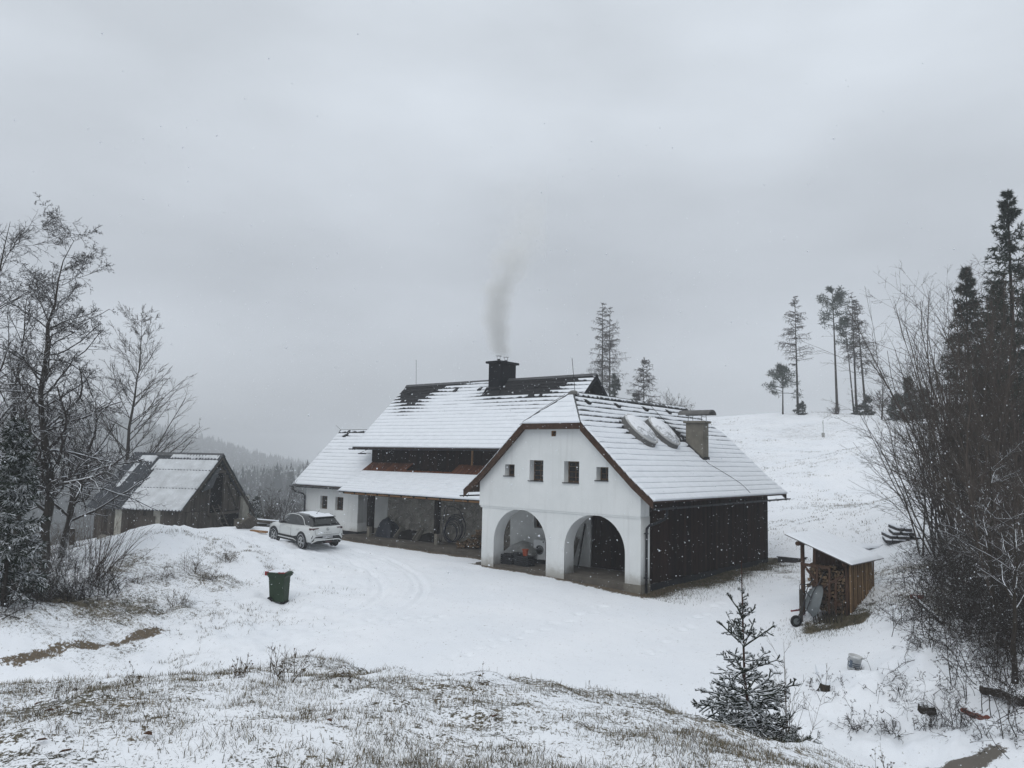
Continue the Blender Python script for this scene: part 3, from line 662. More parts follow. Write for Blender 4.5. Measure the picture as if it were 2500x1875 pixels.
# ------------------------------------------------------------------ roofs: every course is a strip of shingles, the snow lies on it with a ragged lip
def roof_slope(roof, pos, nrm, T, s_rng, n, bare=None, lip=None, snow_t=0.05, seed=0, seg=0.11, snow_from=0.0, snow_to=1.0, course_name='shingle_course', smat='shingle'):
    """pos(s,t) -> surface point arrays; nrm(s,t) -> normals; T slope length; s_rng(t) -> (s0,s1)"""
    rg = np.random.default_rng(100 + seed); dt = T / n; V = []; FQ = []; nb = 0
    for i in range(n):
        t0, t1 = i * dt, (i + 1) * dt + 0.05 * dt
        t1c = min(t1, T)
        a0, a1 = s_rng(t0); b0, b1 = s_rng(t1c)
        if a1 - a0 < 0.05: continue
        h0, h1, th = 0.034, 0.010, 0.020
        vs = []
        for (t, s0, s1, h) in ((t0, a0, a1, h0), (t1c, b0, b1, h1)):
            for s in (s0, s1):
                p = pos(np.array([s]), np.array([t]))[0]; q = nrm(np.array([s]), np.array([t]))[0]
                vs.append(p + q * h); vs.append(p + q * (h - th))
        MB().add(vs, [(0, 2, 6, 4), (1, 5, 7, 3), (0, 1, 3, 2), (4, 6, 7, 5), (0, 4, 5, 1), (2, 3, 7, 6)]).build(course_name, M[smat], roof)
        f = (i + 0.5) / n
        if f < snow_from or f > snow_to: continue
        L = max(a1 - a0, b1 - b0); m = max(2, int(L / seg)); k = np.linspace(0, 1, m + 1)
        sa = a0 + (a1 - a0) * k; sb = b0 + (b1 - b0) * k
        lp = (lip(f) if lip else 0.03) * (0.45 + 0.7 * rg.random(m + 1)) * (0.15 + 1.7 * smooth(0.32, 0.68, fbm(sa * 0.55 + seed * 3.1, np.full(m + 1, i * 0.63), 3, 210)))
        ex = np.zeros(m + 1) if bare is None else np.asarray(bare(sa, np.full(m + 1, f)))
        rag = rg.random(m + 1)
        off = lp + np.clip(ex, 0, 1.4) * dt * (0.55 + 0.8 * rag)
        keep = off < dt * 0.93
        off = np.minimum(off, dt * 0.93)
        tl = t0 + off; cs = np.minimum(k, 1 - k) * L; end = np.clip(cs / 0.06, 0.15, 1)
        thick = snow_t * (0.75 + 0.5 * fbm(sa * 1.1 + seed, np.full(m + 1, f * 30.0), 3, 200 + seed)) * end
        def layer(t, hgt, s):
            return pos(s, t) + nrm(s, t) * hgt[:, None]
        base = h0 + (h1 - h0) * (tl - t0) / dt
        slo = sa + (sb - sa) * (off / dt)
        cov = 1 - smooth(0.012, 0.035, off)                    # a thin lip lets the snow hang over the shingle edge
        r0 = layer(tl - 0.010 * cov, base + 0.001 - 0.040 * cov, slo); r1 = layer(tl - 0.006 - 0.012 * cov, base + thick * 0.65, slo); r2 = layer(tl + 0.035, base + thick, slo)
        tt = np.full(m + 1, t1c); r3 = layer(tt, np.full(m + 1, h1) + np.maximum(thick * 0.9, h0 - h1 + 0.004), sb)
        st = nb + np.arange(m + 1) * 4
        V.append(np.stack([r0, r1, r2, r3], 1).reshape(-1, 3)); nb += (m + 1) * 4
        kk = np.nonzero(keep[:-1] & keep[1:])[0]
        for j in range(3):
            FQ.append(np.stack([st[kk] + j, st[kk + 1] + j, st[kk + 1] + j + 1, st[kk] + j + 1], 1))
        for e_, ok in ((0, keep[0]), (m, keep[-1])):
            if ok: FQ.append(np.array([[st[e_], st[e_] + 1, st[e_] + 2, st[e_] + 3]]))
    me = np_mesh('snow_layer', np.concatenate(V), np.concatenate(FQ))
    bm = bmesh.new(); bm.from_mesh(me); bmesh.ops.recalc_face_normals(bm, faces=bm.faces); bm.to_mesh(me); bm.free()
    o = link('snow_layer', me, M['snow'], roof, smooth_shade=False)
    return o
def plane_slope(p_eave, up_vec, along):
    """pos/nrm for a flat slope: along axis coordinate s is absolute"""
    pe = np.array(p_eave, float); u_ = np.array(up_vec, float); T = np.linalg.norm(u_); u_ = u_ / T; al = np.array(along, float)
    nn = np.cross(al, u_); nn = nn if nn[2] > 0 else -nn
    return (lambda s, t: pe + np.asarray(s)[:, None] * al + np.asarray(t)[:, None] * u_), (lambda s, t: np.tile(nn, (len(s), 1))), T
def deck(roof, pts, th, mt, name='deck'):
    """slab under a slope given by its 4 corners (eave a, eave b, ridge b, ridge a)"""
    p = [Vector(q) for q in pts]; n_ = (p[1] - p[0]).cross(p[3] - p[0]).normalized()
    if n_.z < 0: n_ = -n_
    vs = [q for q in p] + [q - n_ * th for q in p]
    k = len(p)
    return MB().add(vs, [tuple(range(k)), tuple(reversed(range(k, 2 * k)))] + [(i, i + k, (i + 1) % k + k, (i + 1) % k) for i in range(k)]).build(name, mt, roof)

def blob(s, f, cs, cf, rs, rf): return np.exp(-(((s - cs) / rs) ** 2 + ((f - cf) / rf) ** 2))
# -- main roof
main_roof = hb_('main_roof', [(-21.85, -7.45, 8.10, 8.30, 8.93, 8.99)], M['shingle'])
E0, E1, RV, RZ = -21.90, -7.42, 8.20, 9.06
pos, nrm, T = plane_slope((0, 3.98, 5.08), (0, RV - 3.98, RZ - 5.08), (1, 0, 0))
def bare_main(s, f):
    n1 = fbm(s * 0.9, f * 9, 4, 300)
    b = 2.3 * blob(s, f, -20.3, 0.97, 2.0, 0.13) + 1.3 * blob(s, f, -20.6, 0.80, 1.1, 0.10) + 0.75 * blob(s, f, -19.9, 0.66, 1.2, 0.13) + 0.6 * blob(s, f, -17.3, 1.0, 2.2, 0.07)
    b += 2.0 * blob(s, f, -12.6, 0.90, 1.0, 0.09) + 0.9 * blob(s, f, -13.6, 0.78, 1.1, 0.05) + 2.3 * blob(s, f, -10.4, 0.95, 1.9, 0.10) + 1.9 * blob(s, f, -10.7, 0.80, 0.9, 0.09) + 0.55 * blob(s, f, -11.5, 0.80, 2.6, 0.2)
    b += 1.0 * blob(s, f, -8.9, 0.99, 0.9, 0.05)
    b *= 0.30 + 1.4 * n1
    return np.where(f > 0.975, np.maximum(b, 0.7 + n1), b)
roof_slope(main_roof, pos, nrm, T, lambda t: (E0, E1), 19, bare_main, lambda f: 0.004 + 0.030 * f, 0.045, 1)
deck(main_roof, [(E0 + 0.02, 3.99, 5.07), (E1 - 0.02, 3.99, 5.07), (E1 - 0.02, RV, RZ - 0.01), (E0 + 0.02, RV, RZ - 0.01)], 0.13, M['verge'])
deck(main_roof, [(E0, 12.4, 5.08), (E1, 12.4, 5.08), (E1, RV + 0.002, RZ), (E0, RV + 0.002, RZ)], 0.13, M['shingle'], 'back_slope')
pos2, nrm2, T2 = plane_slope((0, 12.4, 5.08), (0, RV - 12.4, RZ - 5.08), (1, 0, 0))
roof_slope(main_roof, pos2, nrm2, T2, lambda t: (E0, E1), 19, None, None, 0.05, 2, 0.4)
MB().prism([(8.04, 9.00), (8.20, 9.15), (8.36, 9.00), (8.33, 8.98), (8.20, 9.10), (8.07, 8.98)], E0 - 0.02, E1 + 0.02, axes=(1, 2, 0)).build('ridge_cap', M['ridge'], main_roof)
for y0, y1 in ((3.99, RV), (RV, 12.41)):
    z0, z1 = (5.08, RZ) if y0 < RV - 1 else (RZ, 5.08)
    MB().prism([(y0, z0 - 0.23), (y1, z1 - 0.23), (y1, z1 + 0.01), (y0, z0 + 0.01)], E1 - 0.015, E1 + 0.02, axes=(1, 2, 0)).build('verge_board', M['plinth'], main_roof)
    MB().prism([(y0, z0 - 0.18), (y1, z1 - 0.18), (y1, z1 + 0.01), (y0, z0 + 0.01)], E0 - 0.02, E0 + 0.015, axes=(1, 2, 0)).build('verge_board', M['plinth'], main_roof)
def snow_guard(roof, p, along, up_, w=0.26):
    a = Vector(along); u_ = Vector(up_).normalized(); n_ = a.cross(u_); n_ = n_ if n_.z > 0 else -n_
    p = Vector(p)
    vs = [p - a * w / 2, p + a * w / 2, p + a * w / 2 + u_ * 0.34, p - a * w / 2 + u_ * 0.34]
    top = [p - a * w / 2 + n_ * 0.13, p + a * w / 2 + n_ * 0.13, p + a * w / 2 + u_ * 0.34 + n_ * 0.05, p - a * w / 2 + u_ * 0.34 + n_ * 0.05]
    MB().add(vs + top, [(3, 2, 1, 0), (4, 5, 6, 7), (0, 1, 5, 4), (1, 2, 6, 5), (2, 3, 7, 6), (3, 0, 4, 7)]).build('vent_tile', M['shingle'], roof)
for a in (-20.95, -19.0, -17.0, -15.05, -10.87, -9.07): snow_guard(main_roof, (a, 7.52, 8.42), (1, 0, 0), (0, 1, 0.943))
# -- low roof at the left
low_roof = hb_('low_roof', [(-26.85, -21.4, 6.97, 7.13, 6.07, 6.12)], M['shingle'])
L0, L1 = -26.95, -21.25
pos, nrm, T = plane_slope((0, 3.45, 2.70), (0, 3.6, 3.48), (1, 0, 0))
roof_slope(low_roof, pos, nrm, T, lambda t: (L0, L1), 16, lambda s, f: 1.6 * blob(s, f, -25.9, 0.93, 0.25, 0.03) + np.where(f > 0.96, 0.5, 0.0), lambda f: 0.004 + 0.030 * f, 0.05, 3)
deck(low_roof, [(L0 + 0.02, 3.46, 2.69), (L1, 3.46, 2.69), (L1, 7.05, 6.17), (L0 + 0.02, 7.05, 6.17)], 0.10, M['verge'])
deck(low_roof, [(L0, 10.65, 2.70), (L1, 10.65, 2.70), (L1, 7.052, 6.18), (L0, 7.052, 6.18)], 0.10, M['shingle'], 'back_slope')
MB().prism([(6.90, 6.12), (7.05, 6.26), (7.20, 6.12), (7.05, 6.20)], L0 - 0.02, L1, axes=(1, 2, 0)).build('ridge_cap', M['ridge'], low_roof)
snow_guard(low_roof, (-25.9, 6.55, 5.70), (1, 0, 0), (0, 1, 0.967))
# -- lean-to roof
lean_roof = hb_('lean_to_roof', [(-21.1, -8.15, 2.48, 2.56, 2.50, 2.545)], M['beam'])
pos, nrm, T = plane_slope((0, 2.45, 2.55), (0, 2.50, 1.63), (1, 0, 0))
def lr(t):
    return (-21.15, -8.10)
N_ = 14
roof_slope(lean_roof, pos, nrm, T * 0.68, lr, 9, None, lambda f: 0.002, 0.055, 4)
deck(lean_roof, [(-21.13, 2.46, 2.545), (-8.11, 2.46, 2.545), (-8.11, 4.25, 3.712), (-21.13, 4.25, 3.712)], 0.06, M['beam'])
def lean_board(a0, a1, y0, y1):
    n = int((a1 - a0) / 0.16); s = (a1 - a0) / n
    for k in range(n):
        a = a0 + k * s; z0 = 2.55 + (y0 - 2.45) * 0.652; z1 = 2.55 + (y1 - 2.45) * 0.652; d = 0.006 * (k % 2)
        MB().add([(a, y0, z0 + d), (a + s - 0.008, y0, z0 + d), (a + s - 0.008, y1, z1 + d), (a, y1, z1 + d), (a, y0, z0 - 0.03), (a + s - 0.008, y0, z0 - 0.03), (a + s - 0.008, y1, z1 - 0.03), (a, y1, z1 - 0.03)],
                 [(0, 1, 2, 3), (7, 6, 5, 4), (0, 4, 5, 1), (1, 5, 6, 2), (2, 6, 7, 3), (3, 7, 4, 0)]).build('sheltered_board', M['shelter'], lean_roof)
lean_board(-21.25, -17.65, 4.05, 4.985); lean_board(-17.65, -14.1, 4.05, 4.36); lean_board(-14.1, -8.12, 4.05, 4.985)
# -- wing roof: two flared slopes with half hips
wing_roof = MB().box(-4.10, -4.00, 1.3, 11.5, 7.30, 7.36).build('wing_roof', M['shingle'], house)
V0, V1, HZ, AV0, AV1 = -0.36, 13.2, 6.08, 1.24, 11.62
K = 3.85; EA = 4.78
SL1 = math.hypot(EA - K, 0.79 * (EA - K)); SL2 = math.hypot(K, 0.925 * K); TW = SL1 + SL2
def wing_pos(sign):
    def pos(s, t):
        t = np.asarray(t); lo = t < SL1
        d = np.where(lo, EA - t / SL1 * (EA - K), K - (t - SL1) / SL2 * K)
        z = np.where(d > K, 7.43 - 0.925 * K - 0.79 * (d - K), 7.43 - 0.925 * d)
        return np.stack([-4.05 + sign * d, np.asarray(s), z], 1)
    def nrm(s, t):
        t = np.asarray(t); sl = np.where(t < SL1, 0.79, 0.925); n_ = np.stack([sign * sl, 0 * sl, np.ones(len(sl))], 1)
        return n_ / np.linalg.norm(n_, axis=1)[:, None]
    return pos, nrm
def wing_rng(t):
    d = EA - t / SL1 * (EA - K) if t < SL1 else K - (t - SL1) / SL2 * K
    z = 7.43 - 0.925 * K - 0.79 * (d - K) if d > K else 7.43 - 0.925 * d
    k = min(max((z - HZ) / (7.43 - HZ), 0), 1)
    return (V0 + k * (AV0 - V0), V1 + k * (AV1 - V1))
for sgn, sd in ((1, 5), (-1, 6)):
    p_, n__ = wing_pos(sgn)
    def bare_w(s, f):
        n1 = fbm(s * 1.1, f * 12, 4, 320)
        b = 0.16 * smooth(0.55, 1.0, f) + 0.5 * smooth(0.93, 1.0, f) + 1.2 * blob(s, f, 7.5, 0.60, 0.5, 0.07) + 0.5 * blob(s, f, 7.2, 0.72, 0.7, 0.12) + 0.9 * blob(s, f, 3.3, 0.66, 0.7, 0.10) + 0.5 * blob(s, f, 0.6, 0.92, 0.5, 0.06)
        return b * (0.4 + 1.2 * n1)
    roof_slope(wing_roof, p_, n__, TW, wing_rng, 20, bare_w if sgn > 0 else None, (lambda f: 0.002 + 0.055 * smooth(0.15, 0.9, f)), 0.055, sd, 0.10)
    # deck in two pitches, then the verge boards under the overhang
    for d0, d1 in ((EA - 0.02, K), (K, 1.46), ):
        zz = lambda d: 7.43 - 0.925 * K - 0.79 * (d - K) if d > K else 7.43 - 0.925 * d
        deck(wing_roof, [(-4.05 + sgn * d0, V0 + 0.02, zz(d0) - 0.005), (-4.05 + sgn * d0, V1 - 0.02, zz(d0) - 0.005), (-4.05 + sgn * d1, V1 - 0.02, zz(d1) - 0.005), (-4.05 + sgn * d1, V0 + 0.02, zz(d1) - 0.005)], 0.12, M['verge'])
        for y in ((V0, V0 + 0.035), (V1 - 0.035, V1)):
            dep = 0.31
            MB().prism([(-4.05 + sgn * d0, zz(d0) - dep), (-4.05 + sgn * d1, zz(d1) - dep), (-4.05 + sgn * d1, zz(d1) + 0.012), (-4.05 + sgn * d0, zz(d0) + 0.012)], y[0], y[1], axes=(0, 2, 1)).build('verge_board', M['verge'], wing_roof)
    deck(wing_roof, [(-4.05 + sgn * 1.46, V0 + 0.02, 7.43 - 0.925 * 1.46 - 0.005), (-4.05 + sgn * 1.46, V1 - 0.02, 7.43 - 0.925 * 1.46 - 0.005), (-4.05, AV1, 7.425), (-4.05, AV0, 7.425)], 0.12, M['verge'])
for (ve, va, sg, sd) in ((V0, AV0, 1, 7), (V1, AV1, -1, 8)):
    pos, nrm, T = plane_slope((0, ve, HZ), (0, va - ve, 7.43 - HZ), (1, 0, 0))
    roof_slope(wing_roof, pos, nrm, T, lambda t, T=T: (-4.05 - 1.46 * (1 - t / T), -4.05 + 1.46 * (1 - t / T)), 6, None, lambda f: 0.002 + 0.012 * f, 0.055, sd, 0.08, course_name='hip_course')
    vs = [(-5.51, ve, HZ - 0.01), (-2.59, ve, HZ - 0.01), (-4.05, va, 7.42)]
    MB().add(vs + [(q[0], q[1], q[2] - 0.11) for q in vs], [(0, 1, 2), (5, 4, 3), (0, 3, 4, 1), (1, 4, 5, 2), (2, 5, 3, 0)]).build('hip_deck', M['verge'], wing_roof)
    MB().box(-5.49, -2.61, ve - 0.012 if sg > 0 else ve - 0.02, ve + 0.02 if sg > 0 else ve + 0.012, HZ - 0.26, HZ - 0.012).build('hip_fascia', M['verge'], wing_roof)
MB().box(-5.4, -2.7, V0 + 0.03, -0.07, 5.93, 5.96).build('hip_soffit', M['verge'], wing_roof)
MB().prism([(-4.20, 7.36), (-4.05, 7.51), (-3.90, 7.36), (-4.05, 7.45)], AV0 - 0.02, AV1 + 0.02, axes=(0, 2, 1)).build('ridge_cap', M['ridge'], wing_roof)
MB().tube([(-5.50, V0 + 0.02, HZ + 0.05), (-4.05, AV0, 7.50)], 0.045, 6).tube([(-2.60, V0 + 0.02, HZ + 0.03), (-4.05, AV0, 7.48)], 0.04, 6).build('hip_ridge', M['ridge'], wing_roof)
MB().lathe([(0.0, 0.13), (0.12, 0.11), (0.22, 0.04), (0.26, -0.06)], 12, (-4.05, AV0 + 0.02, 7.43)).build('apex_cap', M['lead'], wing_roof)
for v0 in (1.56, 3.95, 6.45, 8.75): snow_guard(wing_roof, (-3.45, v0, 6.92), (0, 1, 0), (-1, 0, 0.925), 0.22)

# ------------------------------------------------------------------ chimneys, skylights, rods, gutters
def box_verts_chimney(name, a0, a1, b0, b1, zb, zt, mt): return hb_(name, [(a0, a1, b0, b1, zb, zt)], mt, bevel=0.012)
ch = box_verts_chimney('black_chimney', -14.28, -13.42, 7.42, 8.84, 7.9, 9.98, M['chimney'])
MB().box(-14.42, -13.28, 7.28, 8.98, 9.982, 10.11).build('cap', M['chimney'], ch, bevel=0.02)
for b in (7.78, 8.44):
    f_ = MB().lathe([(0.085, 10.11), (0.085, 10.24), (0.10, 10.24), (0.10, 10.26)], 12, (-13.85, b, 0)).build('flue', M['steel'], ch, smooth_shade=True)
    MB().tube([(-13.95, b, 10.26), (-13.99, b, 10.44)], 0.012, 5).tube([(-13.75, b, 10.26), (-13.71, b, 10.44)], 0.012, 5).tube([(-13.85, b + 0.1, 10.26), (-13.85, b + 0.14, 10.44)], 0.012, 5).lathe([(0.0, 10.47), (0.17, 10.45), (0.17, 10.43), (0.0, 10.43)], 14, (-13.85, b, 0)).build('cowl', M['steel'], f_)
MB().add([(-14.52, 7.06, 8.05), (-13.20, 7.06, 8.05), (-13.30, 7.44, 8.43), (-14.42, 7.44, 8.43), (-14.40, 7.40, 8.62), (-13.32, 7.40, 8.62)], [(0, 1, 2, 3), (3, 2, 5, 4), (0, 3, 4), (1, 5, 2)]).build('flashing', M['shingle'], ch)
cc = hb_('concrete_chimney', [(-1.90, -1.02, 7.42, 7.98, 4.3, 6.42)], M['concrete'], bevel=0.01)
MB().box(-2.0, -0.92, 7.32, 8.08, 6.422, 6.52).build('cap', M['concrete'], cc, bevel=0.015)
st = MB()
for a in (-1.80, -1.12):
    for b in (7.46, 7.94): st.tube([(a, b, 6.52), (a, b, 6.83)], 0.013, 5)
    st.tube([(a, 7.46, 6.72), (a, 7.94, 6.72)], 0.012, 5)
st.build('cowl_stand', M['iron'], cc)
arc = [(7.70 + 0.40 * math.cos(R(t)), 6.80 + 0.24 * math.sin(R(t))) for t in np.linspace(0, 180, 15)]
arc += [(7.70 + 0.385 * math.cos(R(t)), 6.80 + 0.225 * math.sin(R(t))) for t in np.linspace(180, 0, 15)]
mb = MB(); n = 15
for k, a in enumerate((-2.25, -0.68)):
    mb.v += [(a, b, z) for b, z in arc]
mb.f += [(i, i + 1, i + 31, i + 30) for i in range(14)] + [(15 + i, 16 + i, 46 + i, 45 + i) for i in range(14)]
mb.f += [(i, 29 - i, 28 - i, i + 1) for i in range(14)] + [(30 + i, 30 + 29 - i, 30 + 28 - i, 31 + i) for i in range(14)] + [(0, 29, 59, 30), (14, 15, 45, 44)]
mb.build('barrel_cowl', M['lead'], cc, smooth_shade=False)
MB().add([(-0.78, 7.28, 4.42), (-0.98, 7.30, 4.62), (-0.98, 8.02, 4.62), (-0.78, 8.06, 4.42), (-0.98, 7.40, 4.85), (-0.98, 8.0, 4.85)], [(0, 1, 2, 3), (1, 4, 5, 2)]).build('flashing', M['shingle'], cc)
MB().add([(-2.1, 7.30, 5.68), (-0.90, 7.28, 4.58), (-1.0, 7.41, 4.78), (-2.0, 7.41, 5.66)], [(0, 1, 2, 3)]).build('flashing', M['shingle'], cc)
def skylight(v0, a0):
    """oval dome light on a leaning upstand"""
    d = -(a0 + 4.05); z = 7.43 - 0.925 * (a0 + 4.05)
    up_ = Vector((-1, 0, 0.925)).normalized(); n_ = Vector((0.925, 0, 1)).normalized(); al = Vector((0, 1, 0))
    c = Vector((a0, v0, z)); N = 36; rings = []
    tilt = lambda ly: 0.0
    def ring(sx, sy, h, sh=0.0):
        out = []
        for k in range(N):
            t = 2 * math.pi * k / N; x = sx * math.cos(t); y = sy * math.sin(t)
            out.append(c + al * x + up_ * (y + sh) + n_ * h)
        return out
    def loft(rs, close_top=False):
        m_ = MB(); 
        for r_ in rs: m_.v += [tuple(q) for q in r_]
        for i in range(len(rs) - 1):
            for k in range(N): m_.f.append((i * N + k, i * N + (k + 1) % N, (i + 1) * N + (k + 1) % N, (i + 1) * N + k))
        if close_top: m_.f.append(tuple((len(rs) - 1) * N + k for k in range(N)))
        return m_
    s = loft([ring(0.78, 1.02, 0.0, -0.02), ring(0.74, 0.97, 0.10), ring(0.70, 0.92, 0.28), ring(0.67, 0.88, 0.33)]).build('skylight', M['lead'], house, smooth_shade=True)
    loft([ring(0.735, 0.945, 0.27), ring(0.75, 0.96, 0.305), ring(0.70, 0.91, 0.345), ring(0.66, 0.86, 0.33)]).build('rim', M['dome_rim'], s, smooth_shade=True)
    loft([ring(0.67, 0.87, 0.32), ring(0.60, 0.78, 0.39), ring(0.43, 0.57, 0.46), ring(0.20, 0.27, 0.50), ring(0.02, 0.03, 0.51)], True).build('dome', M['dome'], s, smooth_shade=True)
def dome_mat():
    m, nt, bs = _new('frosted_dome')
    n1 = _noise(nt, 4.2, 6, 0.75, coord='World')
    tc = nt.nodes.new('ShaderNodeTexCoord')
    sp = nt.nodes.new('ShaderNodeSeparateXYZ'); nt.links.new(tc.outputs['Generated'], sp.inputs[0])
    f = _range(nt, _math(nt, 'ADD', n1, _math(nt, 'MULTIPLY', sp.outputs['Z'], 0.32)), 0.56, 0.66)
    nt.links.new(_mix(nt, f, (0.36, 0.375, 0.39), (0.78, 0.80, 0.83)), bs.inputs['Base Color'])
    nt.links.new(_range(nt, f, 0, 1, 0.18, 0.8), bs.inputs['Roughness'])
    return m
M['dome'] = dome_mat(); M['dome_rim'] = mat('pale_dome_rim', (0.42, 0.42, 0.41), 0.5, 0.15, 5, bump=0.0, snow=(0.75, 0.95))
skylight(3.60, -2.28); skylight(5.62, -2.26)

def gutter(name, a, b, r=0.065, n_br=10, out=(0, -1, 0)):
    """half-round gutter with its brackets"""
    a = Vector(a); b = Vector(b); d = (b - a).normalized(); o = Vector(out); m_ = MB(); k = 8
    for p in (a, b):
        for j in range(k + 1):
            t = math.pi * j / k; m_.v.append(tuple(p + o * (-math.cos(t) * r) + Vector((0, 0, -math.sin(t) * r))))
    for p in (a, b):
        for j in range(k + 1):
            t = math.pi * j / k; m_.v.append(tuple(p + o * (-math.cos(t) * (r - 0.008)) + Vector((0, 0, -math.sin(t) * (r - 0.008)))))
    w = k + 1
    for j in range(k): m_.f += [(j, j + 1, w + j + 1, w + j), (2 * w + j, 3 * w + j, 3 * w + j + 1, 2 * w + j + 1), (j, 2 * w + j, 2 * w + j + 1, j + 1), (w + j, w + j + 1, 3 * w + j + 1, 3 * w + j)]
    m_.f += [(0, w, 3 * w, 2 * w), (k, 2 * w + k, 3 * w + k, w + k)]
    g = m_.build(name, M['gutter'], house)
    for i in range(n_br):
        p = a + (b - a) * ((i + 0.5) / n_br); t = [p + o * (-math.cos(math.pi * j / 6) * (r + 0.012)) + Vector((0, 0, -math.sin(math.pi * j / 6) * (r + 0.012))) for j in range(7)]
        MB().tube([p - o * (r + 0.012) + Vector((0, 0, 0.06))] + t, 0.011, 5).build('bracket', M['gutter'], g)
    return g
g1 = gutter('wing_gutter', (0.80, -0.42, 2.86), (0.80, 13.35, 2.90), 0.07, 13, (1, 0, 0))
g2 = gutter('main_gutter', (-22.1, 3.90, 4.98), (-8.0, 3.90, 5.02), 0.065, 14)
g3 = gutter('low_gutter', (-27.1, 3.37, 2.60), (-21.2, 3.37, 2.61), 0.065, 9)
g4 = gutter('left_wing_gutter', (-8.92, -0.42, 2.92), (-8.92, 2.2, 2.92), 0.06, 3, (-1, 0, 0))
MB().tube([(0.80, 0.55, 2.80), (0.80, 0.55, 2.62), (0.74, 0.50, 2.45), (0.55, 0.40, 2.32), (0.20, 0.30, 2.18), (0.10, 0.28, 2.05), (0.09, 0.28, 1.9), (0.09, 0.28, -0.55)], 0.05, 10).build('downpipe', M['gutter'], house, smooth_shade=True)
for z in (1.85, 0.2): MB().box(0.0, 0.15, 0.22, 0.34, z, z + 0.03).build('pipe_clip', M['gutter'], house)
MB().tube([(-26.75, 3.37, 2.56), (-26.75, 3.37, 2.40), (-26.70, 3.45, 2.28), (-26.35, 3.85, 2.12), (-26.28, 3.93, 2.0), (-26.28, 3.93, 0.1)], 0.05, 10).build('downpipe', M['gutter'], house, smooth_shade=True)
MB().tube([(-21.05, 8.2, 9.10), (-21.12, 8.2, 10.72)], 0.012, 5).tube([(-21.05, 8.2, 9.10), (-20.85, 8.2, 9.12)], 0.012, 5).build('lightning_rod', M['iron'], house)
MB().tube([(-4.05, 1.38, 7.45), (-4.05, 1.12, 8.92)], 0.012, 5).build('lightning_rod', M['iron'], house)
MB().tube([(-26.9, 7.05, 6.22), (-27.3, 6.9, 6.55)], 0.01, 5).build('lightning_rod', M['iron'], house)
cab = [(-4.0, 7.45), (-2.95, 7.31), (-1.9, 7.42), (-0.82, 7.52), (-0.45, 8.1), (-0.17, 8.5), (0.2, 8.75), (0.45, 8.72), (0.72, 8.6)]
MB().tube([(a, b, wing_z(a) + 0.12) for a, b in cab], 0.010, 5).build('roof_cable', M['iron'], house)
MB().tube([(-5.7, -0.33, 6.02), (-5.0, 0.25, 6.70), (-4.3, 1.0, 7.38)], 0.010, 5).build('roof_cable', M['iron'], house)
MB().bar((-21.9, 4.55, 4.72), (-21.3, 4.9, 4.72), 0.03, 0.03).bar((-21.9, 4.55, 4.72), (-21.3, 4.9, 5.05), 0.02, 0.02).box(-21.95, -21.4, 4.45, 4.62, 4.66, 4.72).build('eave_bracket', M['gutter'], house)
# ------------------------------------------------------------------ plants: vectorised growth, branches are tapered tubes
M['bark'] = mat('dark_bark', (0.040, 0.034, 0.028), 0.9, 0.4, 7, (4, 4, 1), 0.4, 20, snow=(0.62, 0.85), spec=0.1, coord='World')
M['twig'] = mat('snowy_twig', (0.044, 0.038, 0.034), 0.9, 0.3, 7, bump=0.0, snow=(0.40, 0.68), spec=0.1, coord='World', snow_scale=4)
M['twig_far'] = mat('bare_twig', (0.060, 0.050, 0.042), 0.9, 0.3, 7, bump=0.0, snow=(0.95, 1.2), spec=0.1, coord='World', snow_scale=4)
M['twig_red'] = mat('brown_twig', (0.060, 0.040, 0.030), 0.9, 0.3, 7, bump=0.0, snow=(0.8, 1.0), spec=0.1, coord='World', snow_scale=4)
M['needle_snow'] = mat('snowy_spruce_needles', (0.018, 0.027, 0.015), 0.85, 0.4, 2, bump=0.0, snow=(0.42, 0.78), spec=0.1, coord='World', snow_scale=3)
M['needle'] = mat('spruce_needles', (0.030, 0.040, 0.028), 0.85, 0.4, 1.5, bump=0.0, snow=(0.92, 1.2), spec=0.1, coord='World', snow_scale=3)
M['pine'] = mat('pine_needles', (0.050, 0.064, 0.050), 0.85, 0.4, 1.5, bump=0.0, snow=(0.95, 1.3), spec=0.1, coord='World', snow_scale=3)
M['twig_dark'] = mat('dark_twig', (0.045, 0.038, 0.033), 0.9, 0.3, 7, bump=0.0, snow=(0.80, 1.0), spec=0.1, coord='World', snow_scale=4)
M['hazel'] = mat('grey_brown_rods', (0.080, 0.066, 0.056), 0.9, 0.35, 3, bump=0.0, snow=(0.72, 0.95), spec=0.1, coord='World', snow_scale=4)
M['weed'] = mat('dry_stalk', (0.085, 0.062, 0.040), 0.9, 0.4, 7, bump=0.0, snow=(0.75, 1.0), spec=0.1, coord='World', snow_scale=6)

